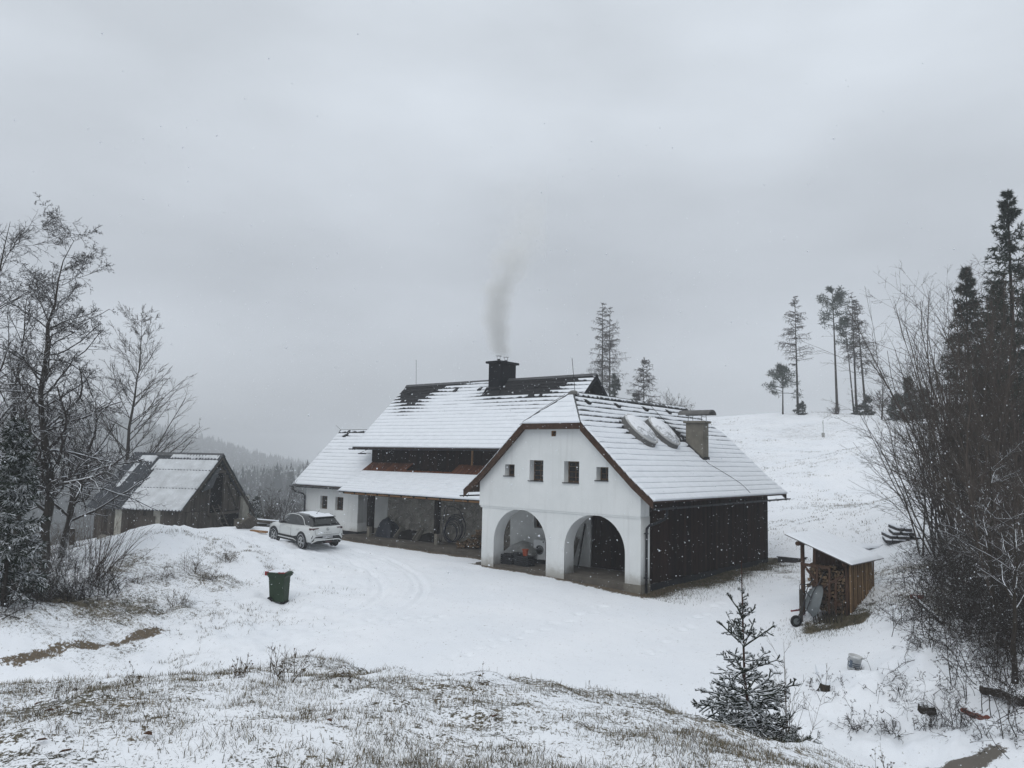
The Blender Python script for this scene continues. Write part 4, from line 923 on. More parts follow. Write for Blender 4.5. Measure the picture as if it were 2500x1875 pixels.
def unit(v): return v / np.maximum(np.linalg.norm(v, axis=-1, keepdims=True), 1e-9)
def grow(rg, base, dirs, lens, r0, n, wander=0.15, up=0.0, r1=0.3, curl=None):
    B = len(base); P = np.empty((B, n, 3)); P[:, 0] = base; d = unit(dirs); st = (lens / (n - 1))[:, None]
    for i in range(1, n):
        d = unit(d + rg.normal(0, wander, (B, 3)) + np.array([0, 0, up]))
        P[:, i] = P[:, i - 1] + d * st
    t = np.linspace(0, 1, n)[None]
    return P, r0[:, None] * (1 - (1 - r1) * t)
def spawn(rg, P, Rr, lens, per, f0, f1, ang, ratio, rr=0.6, flat=0.0, taper=0.6, rmin=0.003, even=False):
    """children along every parent: position, direction, length and radius"""
    B, n, _ = P.shape; cnt = np.full(B, per, int) if np.isscalar(per) else np.asarray(per, int)
    pi = np.repeat(np.arange(B), cnt); N = len(pi)
    f = f0 + (f1 - f0) * rg.random(N)
    x = f * (n - 1); i = np.minimum(x.astype(int), n - 2); w = (x - i)[:, None]
    p = P[pi, i] * (1 - w) + P[pi, i + 1] * w
    t = unit(P[pi, i + 1] - P[pi, i])
    r = Rr[pi, i] * (1 - w[:, 0]) + Rr[pi, i + 1] * w[:, 0]
    rnd = rg.normal(0, 1, (N, 3)); rnd[:, 2] *= (1 - flat)
    side = unit(rnd - (rnd * t).sum(1, keepdims=True) * t)
    a = np.radians(rg.normal(ang[0], ang[1], N))[:, None]
    d = np.cos(a) * t + np.sin(a) * side
    L = lens[pi] * ratio * (1 - taper * (f - f0) / max(f1 - f0, 1e-3)) * (0.65 + 0.7 * rg.random(N))
    return p, d, L, np.maximum(r * rr, rmin)
def tubes(groups):
    """groups of (P (B,n,3), R (B,n), sides) -> verts, list of face arrays"""
    V = []; Fs = []; off = 0
    for P, Rr, k in groups:
        B, n, _ = P.shape
        if B == 0: continue
        T = np.empty_like(P); T[:, 1:-1] = P[:, 2:] - P[:, :-2]; T[:, 0] = P[:, 1] - P[:, 0]; T[:, -1] = P[:, -1] - P[:, -2]
        T = unit(T)
        ref = np.where(np.abs(T[:, :1, 2:3]) > 0.9, np.array([1.0, 0, 0]), np.array([0, 0, 1.0])) * np.ones_like(T)
        sx = unit(np.cross(T, ref)); sy = np.cross(sx, T)
        a = 2 * math.pi * (np.arange(k) + 0.25) / k
        ring = P[:, :, None] + Rr[:, :, None, None] * (sx[:, :, None] * np.cos(a)[None, None, :, None] + sy[:, :, None] * np.sin(a)[None, None, :, None])
        V.append(ring.reshape(-1, 3))
        b = (np.arange(B)[:, None, None] * n + np.arange(n - 1)[None, :, None]) * k + off
        kk = np.arange(k)[None, None]; k2 = (kk + 1) % k
        Fs.append(np.stack([b + kk, b + k2, b + k + k2, b + k + kk], -1).reshape(-1, 4))
        off += B * n * k
    return np.concatenate(V), Fs
def leaves_tri(rg, P, d, L, w, off=0):
    """slender triangles from P along d"""
    N = len(P); side = unit(np.cross(d, rg.normal(0, 1, (N, 3))))
    V = np.stack([P - side * w[:, None] / 2, P + side * w[:, None] / 2, P + d * L[:, None]], 1).reshape(-1, 3)
    return V, (np.arange(N)[:, None] * 3 + np.arange(3)[None] + off)
def sample(rg, P, per, f0=0.05, f1=1.0):
    B, n, _ = P.shape; pi = np.repeat(np.arange(B), per); N = len(pi); f = (f0 + (f1 - f0) * rg.random(N)) * (n - 1)
    i = np.minimum(f.astype(int), n - 2); w = (f - i)[:, None]
    return P[pi, i] * (1 - w) + P[pi, i + 1] * w, unit(P[pi, i + 1] - P[pi, i])
def tube_part(name, groups, mt, parent, smooth_shade=True):
    V, Fq = tubes(groups); return link(name, np_mesh(name, V, Fq), mt, parent, smooth_shade=smooth_shade)
def arr(*a): return np.array(a, float)

def bare_tree(root, rg, trunk, r0, lv, mt_tw, mt_b='bark', trunk_sides=9):
    """trunk: (n,3) polyline in local metres; lv: list of levels dict(per,f0,f1,ang,ratio,n,wander,up,rr,k)"""
    P = trunk[None]; Ls = np.array([np.linalg.norm(np.diff(trunk, axis=0), axis=1).sum()])
    t = np.linspace(0, 1, len(trunk)); Rr = (r0 * (1 - 0.965 * t ** 0.85))[None]
    tube_part('trunk', [(P, Rr, trunk_sides)], M[mt_b], root)
    groups = []
    for q in lv:
        b, d, L, r = spawn(rg, P, Rr, Ls, q['per'], q['f0'], q['f1'], q['ang'], q['ratio'], q.get('rr', 0.55), q.get('flat', 0.0), q.get('taper', 0.6), q.get('rmin', 0.006))
        if 'dir' in q: d = unit(d + np.array(q['dir']))
        P, Rr = grow(rg, b, d, L, r, q['n'], q.get('wander', 0.18), q.get('up', 0.0), q.get('r1', 0.4)); Ls = L
        groups.append((P, Rr, q.get('k', 3)))
    tube_part('crown', groups, M[mt_tw], root)
    return root
def poly(pts, n):
    pts = np.array(pts, float); s = np.concatenate([[0], np.cumsum(np.linalg.norm(np.diff(pts, axis=0), axis=1))]); q = np.linspace(0, s[-1], n)
    return np.stack([np.interp(q, s, pts[:, i]) for i in range(3)], 1)
def pix_trunk(pxs, Y, n=12, jit=0.0, rg=None, lean=0.0):
    """a trunk seen through these pixels at depth Y, rooted in the ground; returns root position and local polyline"""
    pts = np.array([at_depth(x, y, Y + lean * i) for i, (x, y) in enumerate(pxs)])
    g = gz(pts[0, 0], pts[0, 1]); pts[0, 2] = g - 0.15
    root = np.array([pts[0, 0], pts[0, 1], g]); loc = poly(pts - root, n)
    if rg is not None and jit: loc[1:] += rg.normal(0, jit, loc[1:].shape) * np.array([1, 1, 0.2])
    return root, loc

def spruce(name, root_p, h, spread, label, rg, group=None, mt='needle', whorl=0.32, per=6, twigs=9, tri=8, tri_l=0.20, tri_w=0.035, droop=-0.10, f_low=0.08, lean=(0, 0), crown_pow=0.8, r0=None, cat='tree'):
    t = empty(name, root_p, 0, label, cat, group)
    n = 14; trunk = np.stack([np.linspace(0, lean[0], n), np.linspace(0, lean[1], n), np.linspace(-0.15, h, n)], 1)
    r0 = r0 or h * 0.014
    tube_part('trunk', [(trunk[None], (r0 * (1 - 0.93 * np.linspace(0, 1, n)))[None], 8)], M['bark'], t)
    nw = int(h * (1 - f_low) / whorl); zs = f_low * h + (1 - f_low) * h * (np.arange(nw) + rg.random(nw) * 0.5) / nw
    z = np.repeat(zs, per) + rg.normal(0, whorl * 0.2, nw * per); z = np.clip(z, 0.03 * h, h * 0.985); f = z / h
    az = rg.random(len(z)) * 2 * math.pi
    L = spread * (1 - f) ** crown_pow * (0.6 + 0.55 * rg.random(len(z))) + 0.12
    base = np.stack([lean[0] * f, lean[1] * f, z], 1)
    elev = np.radians(-22 + 55 * f ** 1.5 + rg.normal(0, 7, len(z)))
    d = np.stack([np.cos(az) * np.cos(elev), np.sin(az) * np.cos(elev), np.sin(elev)], 1)
    P, Rr = grow(rg, base, d, L, 0.006 + 0.012 * L, 6, 0.05, 0.035, 0.3)
    b2, d2, L2, r2 = spawn(rg, P, Rr, L, twigs, 0.12, 1.0, (48, 12), 0.38, 0.5, 0.55, 0.6, 0.004)
    d2 = unit(d2 + np.array([0, 0, droop])); P2, R2 = grow(rg, b2, d2, L2, r2, 3, 0.08, droop * 0.6, 0.4)
    V, Fq = tubes([(P, Rr, 4), (P2, R2, 3)])
    q1, t1 = sample(rg, P2, tri); q0, t0_ = sample(rg, P, tri * 2, 0.2)
    q = np.concatenate([q1, q0]); tt = np.concatenate([t1, t0_])
    dd = unit(tt * 0.8 + rg.normal(0, 0.42, q.shape) + np.array([0, 0, droop * 1.5]))
    lv, lf = leaves_tri(rg, q, dd, tri_l * (0.6 + 0.8 * rg.random(len(q))), tri_w * (0.7 + 0.6 * rg.random(len(q))), len(V))
    link('crown', np_mesh('crown', np.concatenate([V, lv]), Fq + [lf]), M[mt], t)
    return t
def larch(name, root_p, loc_top, label, rg, group, f_low=0.45, spread=2.2, nb=60, r0=0.22, cat='tree', twr=0.016):
    t = empty(name, root_p, 0, label, cat, group); n = 12
    trunk = poly([(0, 0, -0.2), (loc_top[0] * 0.5, loc_top[1] * 0.5, loc_top[2] * 0.5), loc_top], n); h = loc_top[2]
    tube_part('trunk', [(trunk[None], (r0 * (1 - 0.9 * np.linspace(0, 1, n)))[None], 7)], M['bark'], t)
    f = f_low + (1 - f_low) * rg.random(nb) ** 0.85; az = rg.random(nb) * 6.283
    base = np.stack([np.interp(f, np.linspace(0, 1, n), trunk[:, i]) for i in range(3)], 1)
    k = (f - f_low) / (1 - f_low); L = 1.18 * spread * np.clip(1.05 - k, 0.08, 1) ** 0.75 * np.clip(0.45 + 2.0 * k, 0, 1) * (0.45 + 0.75 * rg.random(nb))
    d = np.stack([np.cos(az), np.sin(az), 0.10 + 0.25 * k], 1)
    P, Rr = grow(rg, base, d, L, np.full(nb, 0.04), 6, 0.10, -0.03, 0.35)
    b2, d2, L2, r2 = spawn(rg, P, Rr, L, 11, 0.15, 1.0, (55, 18), 0.34, 0.6, 0.3, 0.4, twr)
    d2 = unit(d2 + np.array([0, 0, -0.45])); P2, R2 = grow(rg, b2, d2, L2, r2, 3, 0.12, -0.15, 0.5)
    b3, d3, L3, r3 = spawn(rg, P2, R2, L2, 3, 0.2, 1.0, (45, 15), 0.5, 0.8, 0.2, 0.3, twr * 0.7)
    P3, R3 = grow(rg, b3, d3, L3, r3, 2, 0.1, 0, 0.5)
    tube_part('crown', [(P, Rr, 4), (P2, R2, 3), (P3, R3, 3)], M['twig_far'], t)
    return t
def pine(name, root_p, loc_top, label, rg, group, f_low=0.66, spread=1.9, nb=26, clumps=9, r0=0.24, cat='tree', size=0.42):
    t = empty(name, root_p, 0, label, cat, group); n = 12
    trunk = poly([(0, 0, -0.2), (loc_top[0] * 0.5, loc_top[1] * 0.5, loc_top[2] * 0.5), (loc_top[0], loc_top[1], loc_top[2] * 0.97)], n)
    tube_part('trunk', [(trunk[None], (r0 * (1 - 0.85 * np.linspace(0, 1, n)))[None], 7)], M['bark'], t)
    f = f_low + (1 - f_low) * rg.random(nb); az = rg.random(nb) * 6.283; k = (f - f_low) / (1 - f_low)
    base = np.stack([np.interp(f, np.linspace(0, 1, n), trunk[:, i]) for i in range(3)], 1)
    L = spread * np.sqrt(np.clip(1.15 - (k * 1.05) ** 2, 0.08, 1)) * (0.5 + 0.6 * rg.random(nb))
    d = np.stack([np.cos(az), np.sin(az), 0.10 + 0.7 * k], 1)
    P, Rr = grow(rg, base, d, L, np.full(nb, 0.05), 5, 0.12, 0.02, 0.4)
    b2, d2, L2, r2 = spawn(rg, P, Rr, L, clumps, 0.35, 1.0, (45, 20), 0.32, 0.6, 0.1, 0.3, 0.015)
    P2, R2 = grow(rg, b2, d2, L2, r2, 3, 0.1, 0.06, 0.5)
    V, Fq = tubes([(P, Rr, 4), (P2, R2, 3)])
    c = P2[:, -1]; c = np.repeat(c, 11, 0); dd = unit(rg.normal(0, 1, c.shape) + np.array([0, 0, 0.25]))
    q = c + dd * np.array([1, 1, 0.55]) * (size * 0.5 * rg.random(len(c)) ** 0.5)[:, None]
    lv, lf = leaves_tri(rg, q, dd, size * (0.35 + 0.45 * rg.random(len(q))), np.full(len(q), 0.075), len(V))
    link('crown', np_mesh('crown', np.concatenate([V, lv]), Fq + [lf]), M['pine'], t)
    return t
def shrub(name, root_p, label, rg, stems=16, h=3.0, fan=30, lean=(0, 0, 0), r0=0.018, per=(7, 5), mt='twig', group=None, cat='shrub', base_r=0.25, up=0.03, ratio=(0.42, 0.45), n=8, wander=0.07, k0=5, rmin=0.004):
    """many stems from one stool; stems and twigs are its parts"""
    t = empty(name, root_p, 0, label, cat, group)
    az = rg.random(stems) * 6.283; fa = np.radians(np.abs(rg.normal(0, fan, stems)))
    d = np.stack([np.cos(az) * np.sin(fa), np.sin(az) * np.sin(fa), np.cos(fa)], 1) + np.array(lean)
    base = np.stack([base_r * rg.normal(0, 0.6, stems), base_r * rg.normal(0, 0.6, stems), np.full(stems, -0.1)], 1)
    L = h * (0.6 + 0.5 * rg.random(stems))
    P, Rr = grow(rg, base, d, L, r0 * (0.6 + 0.8 * rg.random(stems)), n, wander, up, 0.25)
    tube_part('stems', [(P, Rr, k0)], M[mt], t)
    g = []; Pp, Rp, Lp = P, Rr, L
    for i, c in enumerate(per):
        b, dd, L2, r2 = spawn(rg, Pp, Rp, Lp, c, 0.22 if i == 0 else 0.15, 1.0, (38, 12), ratio[min(i, len(ratio) - 1)], 0.6, 0.0, 0.55, rmin)
        Pp, Rp = grow(rg, b, dd, L2, r2, 5 if i == 0 else 3, wander * 1.2, up, 0.4); Lp = L2; g.append((Pp, Rp, 3))
    if g: tube_part('twigs', g, M[mt], t)['kind'] = 'stuff'
    return t

# ---- hill trees
HG = 'trees standing on the snowy hill'
def on_hill(px, py_top, Y, base_px=None):
    bx = at_depth(base_px if base_px else px, 1000, Y); g = gz(bx[0], bx[1]); top = at_depth(px, py_top, Y)
    return np.array([bx[0], bx[1], g]), top - np.array([bx[0], bx[1], g])
r1_ = np.random.default_rng(11)
b, l = on_hill(1471, 740, 100); larch('larch_tree', b, l, 'taller bare larch of the close pair behind the main roof ridge', r1_, HG, 0.30, 2.9, 100, 0.18)
b, l = on_hill(1489, 752, 101); larch('larch_tree', b, l, 'slimmer bare larch just beside the taller one behind the roof ridge', r1_, HG, 0.36, 2.6, 85, 0.17)
b, l = on_hill(1572, 872, 92); larch('larch_tree', b, l, 'pyramid shaped bare larch showing alone above the roof of the arched wing', r1_, HG, 0.20, 2.6, 110, 0.13)
b, l = on_hill(1940, 724, 100, 1948); larch('larch_tree', b, l, 'bare larch with crooked crown next to the short round pine', r1_, HG, 0.42, 2.4, 90, 0.17)
b, l = on_hill(2079, 714, 101, 2091); larch('larch_tree', b, l, 'straight bare larch between the tall pine and the rightmost larch', r1_, HG, 0.40, 2.2, 85, 0.17)
b, l = on_hill(2090, 734, 99, 2114); larch('larch_tree', b, l, 'leaning bare larch with one sided crown, rightmost on the hill', r1_, HG, 0.36, 2.7, 100, 0.17)
b, l = on_hill(2032, 700, 100, 2044); pine('pine_tree', b, l, 'tall pine with a bare trunk and tufted crown on the hill top', r1_, HG, 0.70, 2.4, 30, 9, 0.19, size=0.58)
b, l = on_hill(1911, 896, 100); pine('pine_tree', b, l, 'short pine with a rounded crown at the edge of the hill', r1_, HG, 0.42, 2.2, 30, 10, 0.12, size=0.50)
b, l = on_hill(2062, 775, 100.5, 2085); pine('pine_tree', b, l, 'thin pine hidden between the larches with a dark tuft of needles', r1_, HG, 0.70, 1.6, 16, 8, 0.12, size=0.5)
b, l = on_hill(1502, 913, 95); spruce('spruce_tree', b, l[2], 1.3, 'ragged little spruce behind the roof beside the larch pair', r1_, HG, 'needle', 0.5, 5, 6, 7, 0.35, 0.09, crown_pow=0.6)
b, l = on_hill(1553, 960, 93); spruce('spruce_tree', b, l[2], 1.4, 'small dark spruce peeping over the wing roof ridge', r1_, HG, 'needle', 0.45, 6, 6, 7, 0.35, 0.09)
b, l = on_hill(1955, 982, 99); spruce('spruce_tree', b, l[2], 0.95, 'knee high spruce bush at the foot of the crooked larch', r1_, HG, 'needle', 0.25, 7, 6, 7, 0.25, 0.08)
b, l = on_hill(2094, 990, 99); spruce('spruce_tree', b, l[2], 0.8, 'tiny dark spruce at the foot of the straight larch', r1_, HG, 'needle', 0.25, 7, 6, 7, 0.25, 0.08)
b, l = on_hill(2117, 965, 98); spruce('spruce_tree', b, l[2], 0.9, 'small spruce just behind the foot of the leaning larch', r1_, HG, 'needle', 0.3, 7, 6, 7, 0.28, 0.08)
b, l = on_hill(2220, 925, 88); spruce('spruce_tree', b, l[2], 1.25, 'dense dark spruce on the hill shoulder behind the bare thicket', r1_, HG, 'needle', 0.3, 8, 8, 8, 0.32, 0.09, crown_pow=0.55)
b, l = on_hill(2188, 965, 90); spruce('spruce_tree', b, l[2], 1.2, 'slender spruce between the birch and the dense dark spruce', r1_, HG, 'needle', 0.3, 7, 8, 8, 0.3, 0.09)
b, l = on_hill(2255, 950, 86); spruce('spruce_tree', b, l[2], 1.6, 'spruce half hidden by the thicket twigs on the hill shoulder', r1_, HG, 'needle', 0.3, 8, 8, 8, 0.3, 0.09)
b, l = on_hill(2152, 918, 92)
bare_tree(empty('birch_tree', b, 0, 'pale bare birch at the end of the hill crest beside the spruces', 'tree', HG), r1_, poly([(0, 0, -0.2), l * 0.5 + arr(0.15, 0, 0), l], 10), 0.11,
          [dict(per=26, f0=0.2, f1=0.98, ang=(48, 10), ratio=0.36, n=6, wander=0.1, up=0.02, k=4, rmin=0.02), dict(per=8, f0=0.15, f1=1, ang=(42, 12), ratio=0.42, n=4, wander=0.12, up=-0.02, rmin=0.014), dict(per=4, f0=0.2, f1=1, ang=(40, 12), ratio=0.5, n=3, up=-0.05, rmin=0.010)], 'twig_far')
b, l = on_hill(1648, 958, 90); shrub('bare_shrub', b, 'rounded bare shrub showing above the ridge beside the concrete chimney', r1_, 22, l[2], 24, r0=0.04, per=(9, 5), mt='twig_far', group=HG, rmin=0.012)
b, l = on_hill(2042, 1008, 99); shrub('bare_shrub', b, 'low scrubby bush around the foot of the tall pine', r1_, 22, 1.3, 40, r0=0.03, per=(7, 4), mt='twig_far', group=HG, rmin=0.012)
M['lime_guard'] = mat('pale_guard', (0.30, 0.30, 0.28), 0.8, 0.2, 6, bump=0.0)
p = hit(2010, 1068); mkp = MB().box(-0.12, 0.12, -0.12, 0.12, -0.1, 0.5).box(-0.025, 0.025, -0.025, 0.025, 0.5, 1.9).build('tree_guard', M['lime_guard'], None, p); tag(mkp, 'small pale tree guard with a stake standing alone on the open hillside', 'post')

# ---- left side
r2_ = np.random.default_rng(23)
LG = 'bare trees at the left edge'
root, loc = pix_trunk([(104, 1405), (111, 1316), (122, 1190), (112, 1080), (97, 985), (114, 881), (121, 781), (133, 715), (151, 649), (181, 586)], 27, 16, 0.03, r2_)
bare_tree(empty('pear_tree', root, 0, 'tall old fruit tree with knobbly drooping branches, tip bent over to the right', 'tree', LG), r2_, loc, 0.19,
          [dict(per=64, f0=0.16, f1=1.0, ang=(62, 14), ratio=0.25, n=8, wander=0.16, up=0.02, rr=0.5, k=5, taper=0.5, dir=(0.10, 0, 0)), dict(per=14, f0=0.10, f1=1, ang=(50, 15), ratio=0.42, n=6, wander=0.22, up=-0.05, k=4, rmin=0.008),
           dict(per=7, f0=0.1, f1=1, ang=(50, 15), ratio=0.44, n=4, wander=0.25, up=-0.02, rmin=0.006), dict(per=3, f0=0.2, f1=1, ang=(55, 15), ratio=0.34, n=3, wander=0.2, up=0.08, rmin=0.0065, r1=0.9)], 'twig')
root, loc = pix_trunk([(-60, 1430), (-50, 1200), (-40, 950), (-20, 760), (10, 620), (25, 540)], 29, 14, 0.05, r2_)
bare_tree(empty('bare_tree', root, 0, 'bare tree cut by the left picture edge, its twigs topping the others', 'tree', LG), r2_, loc, 0.20,
          [dict(per=30, f0=0.25, f1=1.0, ang=(48, 12), ratio=0.30, n=8, wander=0.14, up=0.03, rr=0.5, k=5), dict(per=10, f0=0.15, f1=1, ang=(42, 14), ratio=0.45, n=6, wander=0.18, up=0.02, k=4, rmin=0.009), dict(per=8, f0=0.1, f1=1, ang=(42, 14), ratio=0.42, n=4, wander=0.2, rmin=0.007)], 'twig')
root, loc = pix_trunk([(150, 1335), (172, 1260), (202, 1185), (212, 1110), (235, 1020), (245, 940)], 30, 12, 0.04, r2_)
bare_tree(empty('bare_tree', root, 0, 'forked low tree left of the barn with wide snow lined twigs', 'tree', LG), r2_, loc, 0.13,
          [dict(per=24, f0=0.22, f1=1.0, ang=(55, 14), ratio=0.46, n=8, wander=0.16, up=0.02, rr=0.6, k=5), dict(per=10, f0=0.12, f1=1, ang=(45, 14), ratio=0.42, n=6, wander=0.2, up=-0.01, k=4, rmin=0.008), dict(per=8, f0=0.1, f1=1, ang=(45, 14), ratio=0.42, n=4, wander=0.2, rmin=0.0065)], 'twig')
root, loc = pix_trunk([(150, 1330), (168, 1262), (176, 1190), (160, 1090), (150, 1000)], 30.5, 10, 0.04, r2_)
bare_tree(empty('bare_tree', root, 0, 'slim upright stem beside the forked tree left of the barn', 'tree', LG), r2_, loc, 0.09,
          [dict(per=20, f0=0.3, f1=1.0, ang=(48, 14), ratio=0.42, n=8, wander=0.16, up=0.03, rr=0.6, k=4), dict(per=9, f0=0.12, f1=1, ang=(45, 14), ratio=0.42, n=5, wander=0.2, rmin=0.008), dict(per=6, f0=0.1, f1=1, ang=(45, 14), ratio=0.42, n=4, wander=0.2, rmin=0.0065)], 'twig')
root, loc = pix_trunk([(40, 1420), (45, 1250), (30, 1050), (48, 900), (62, 780), (70, 690)], 31, 12, 0.05, r2_)
bare_tree(empty('bare_tree', root, 0, 'bare tree standing between the knobbly fruit tree and the left edge', 'tree', LG), r2_, loc, 0.15,
          [dict(per=32, f0=0.22, f1=1.0, ang=(50, 13), ratio=0.33, n=8, wander=0.15, up=0.02, rr=0.5, k=5), dict(per=10, f0=0.15, f1=1, ang=(45, 14), ratio=0.45, n=6, wander=0.2, up=0.0, k=4, rmin=0.009), dict(per=8, f0=0.1, f1=1, ang=(45, 14), ratio=0.42, n=4, wander=0.2, rmin=0.007)], 'twig')
root, loc = pix_trunk([(300, 1300), (306, 1150), (312, 1085), (330, 960), (342, 880), (347, 785)], 50, 16, 0.04, r2_)
bare_tree(empty('alder_tree', root, 0, 'slender bare tree with upswept branches rising behind the barn', 'tree', LG), r2_, loc, 0.20,
          [dict(per=60, f0=0.18, f1=1.0, ang=(50, 7), ratio=0.38, n=8, wander=0.06, up=0.045, rr=0.36, k=4, taper=0.74), dict(per=13, f0=0.12, f1=1, ang=(32, 9), ratio=0.36, n=5, wander=0.10, up=0.03, rmin=0.012), dict(per=4, f0=0.2, f1=1, ang=(34, 10), ratio=0.45, n=3, wander=0.12, rmin=0.009)], 'twig_far')
p = hit(8, 1478); spruce('spruce_tree', p, 5.0, 1.05, 'snow laden green spruce cut by the left edge above the brush', r2_, None, 'needle_snow', 0.20, 7, 14, 16, 0.13, 0.030, -0.16, 0.10, crown_pow=0.7)
p = at_depth(622, 1250, 62); p[2] = gz(p[0], p[1]); spruce('spruce_tree', p, 5.2, 1.5, 'lone frosted spruce in the mist right of the barn gable', r2_, None, 'needle_snow', 0.28, 7, 8, 8, 0.25, 0.06)
for (px, Y, h, lab) in ((655, 50, 2.6, 'upright bare scrub between the barn and the car'), (690, 49, 3.0, 'spreading bare bush behind the front of the car'), (725, 53, 2.6, 'bare bush against the corner of the low house'), (640, 56, 3.4, 'thin bare saplings in the mist behind the barn corner')):
    p = at_depth(px, 1280, Y); p[2] = gz(p[0], p[1]); shrub('bare_shrub', p, lab, r2_, 14, h, 20, r0=0.02, per=(8, 5), mt='twig_far' if px in (640, 655) else 'twig', group='bushes at the edge of the yard', rmin=0.007)
p = at_depth(775, 1100, 62); p[2] = gz(p[0], p[1]); shrub('bare_shrub', p, 'bare treetop poking out beside the low roof slope', r2_, 8, 6.6, 14, r0=0.05, per=(8, 6), mt='twig', group='bushes at the edge of the yard', rmin=0.01)
p = hit(228, 1428); shrub('willow_bush', p, 'fan shaped bush of long bare rods in front of the snow heap', r2_, 46, 2.5, 26, (0.42, 0.0, 0.1), 0.013, (3,), 'twig_red', None, 'bush', 0.35, 0.0, (0.45,), 9, 0.04, 4, 0.004)
p = hit(120, 1455); shrub('bramble_bush', p, 'tangled dark brush low at the left edge under the spruce', r2_, 60, 1.7, 62, (0.1, -0.1, 0.0), 0.012, (7, 4), 'twig', None, 'bush', 0.9, -0.05, (0.45, 0.4), 8, 0.16, 4, 0.004)
p = hit(30, 1440); shrub('bramble_bush', p, 'dense brush around the foot of the left spruce', r2_, 50, 1.6, 55, (0.0, -0.1, 0.0), 0.012, (7, 4), 'twig', None, 'bush', 0.9, -0.04, (0.45, 0.4), 8, 0.16, 4, 0.004)
p = hit(150, 1385); shrub('bramble_bush', p, 'thin brush on the slope between the tree trunks and the fan bush', r2_, 40, 1.5, 45, (0.0, 0.0, 0.0), 0.011, (6, 4), 'twig', None, 'bush', 0.9, -0.02, (0.45, 0.4), 8, 0.14, 4, 0.004)
for i, (px, py, h, lab) in enumerate(((395, 1415, 0.75, 'drooping dead weeds on the slope below the snow heap'), (470, 1395, 0.9, 'bent dry stalks with hanging tips on the heap side'), (430, 1480, 0.65, 'curled grey weed clump between the fan bush and the bin'), (560, 1365, 0.5, 'little dry weeds on the heap facing the car'), (330, 1430, 0.6, 'dead weeds right beside the fan shaped bush'), (510, 1420, 0.55, 'sparse stalks above and left of the green bin'))):
    p = hit(px, py); shrub('dead_weed', p, lab, r2_, 26, h, 45, (0.05, 0, 0), 0.008, (5, 3), 'weed', 'dead weeds on the left slope', 'weed', 0.22, -0.09, (0.4, 0.4), 8, 0.14, 3, 0.004)
fp = hit(174, 1332); o = MB().lathe([(0.0, 0.78), (0.105, 0.77), (0.11, 0.6), (0.12, -0.2)], 10).build('wooden_post', M['bark'], None, fp); tag(o, 'thick snow capped stump of a post beside the forked tree', 'post')

# ---- right side: spruces and the bare thicket
r3_ = np.random.default_rng(37)
RG = 'dark spruces at the right edge'
def sp_at(px, py_top, Y, spread, lab, **k):
    p = at_depth(px, 1100, Y); p[2] = gz(p[0], p[1]); top = at_depth(px, py_top, Y); spruce('spruce_tree', p, top[2] - p[2], spread, lab, r3_, RG, **k)
sp_at(2484, 465, 38, 3.3, 'tallest dark spruce at the right edge, its tip highest of all', whorl=0.40, per=6, twigs=12, tri=8, tri_l=0.20, tri_w=0.04, crown_pow=0.85)
sp_at(2372, 655, 45, 2.4, 'middle sized spruce whose tip shows over the bare thicket', whorl=0.36, per=7, twigs=11, tri=9, tri_l=0.25, tri_w=0.045, crown_pow=0.85)
sp_at(2446, 690, 43, 2.5, 'spruce between the tallest one and the middle sized one', whorl=0.36, per=7, twigs=11, tri=9, tri_l=0.25, tri_w=0.045, crown_pow=0.85)
sp_at(2545, 690, 36, 3.2, 'lower spruce cut by the right edge beneath the tallest tip', whorl=0.34, per=7, twigs=11, tri=9, tri_l=0.25, tri_w=0.045, crown_pow=0.85)
TG = 'bare thicket along the right edge'
def th(px, Y, h, lab, stems=20, fan=20, lean=(-0.15, 0, 0), r0=0.035, per=(9, 6, 4), **k):
    p = at_depth(px, 1300, Y); p[2] = gz(p[0], p[1]); shrub('hazel_bush', p, lab, r3_, stems, h, fan, lean, r0, per, 'hazel', TG, 'bush', **{**dict(base_r=0.5, up=0.02, ratio=(0.40, 0.42, 0.45), n=9, wander=0.06, k0=5, rmin=0.0065), **k})
th(2395, 29.5, 9.2, 'broad bare bush reaching far to the left, biggest of the thicket', 28, 20, (-0.20, 0, 0.1), 0.038, (9, 6, 2), rmin=0.005)
th(2345, 32, 10.4, 'tall fine twigged bush crowning the middle of the thicket', 15, 12, (-0.08, 0, 0.2), 0.036, (9, 6, 2), rmin=0.005)
th(2292, 33.5, 7.6, 'rounded fine twigged bush on the hillward flank of the thicket', 15, 16, (-0.12, 0, 0.1), 0.030, (9, 6, 2), rmin=0.005)
th(2430, 30, 10.6, 'upright rods standing between the biggest bush and the tallest spruce', 14, 11, (-0.03, 0, 0.2), 0.038, (9, 6, 2), rmin=0.005)
th(2330, 33, 6.6, 'bare bush at the hillward end of the thicket with low sweeping twigs', 16, 22, (-0.22, 0, 0.05), 0.03, (9, 6, 2), rmin=0.0055)
th(2475, 27, 9.0, 'tall bare bush in front of the tallest spruce', 18, 15, (-0.05, 0, 0), 0.042, (9, 6, 2), rmin=0.005)
th(2465, 22.5, 6.6, 'mid height bush leaning out over the slope below the thicket', 14, 22, (-0.18, 0, 0), 0.03, (8, 5, 2), rmin=0.0045)
th(2520, 19, 6.0, 'bush of grey stems cut by the right edge', 12, 18, (-0.10, 0, 0), 0.03, (8, 5, 2), rmin=0.0045)
root, loc = pix_trunk([(2438, 1660), (2432, 1540), (2418, 1380), (2420, 1220), (2410, 1080)], 19, 12, 0.03, r3_)
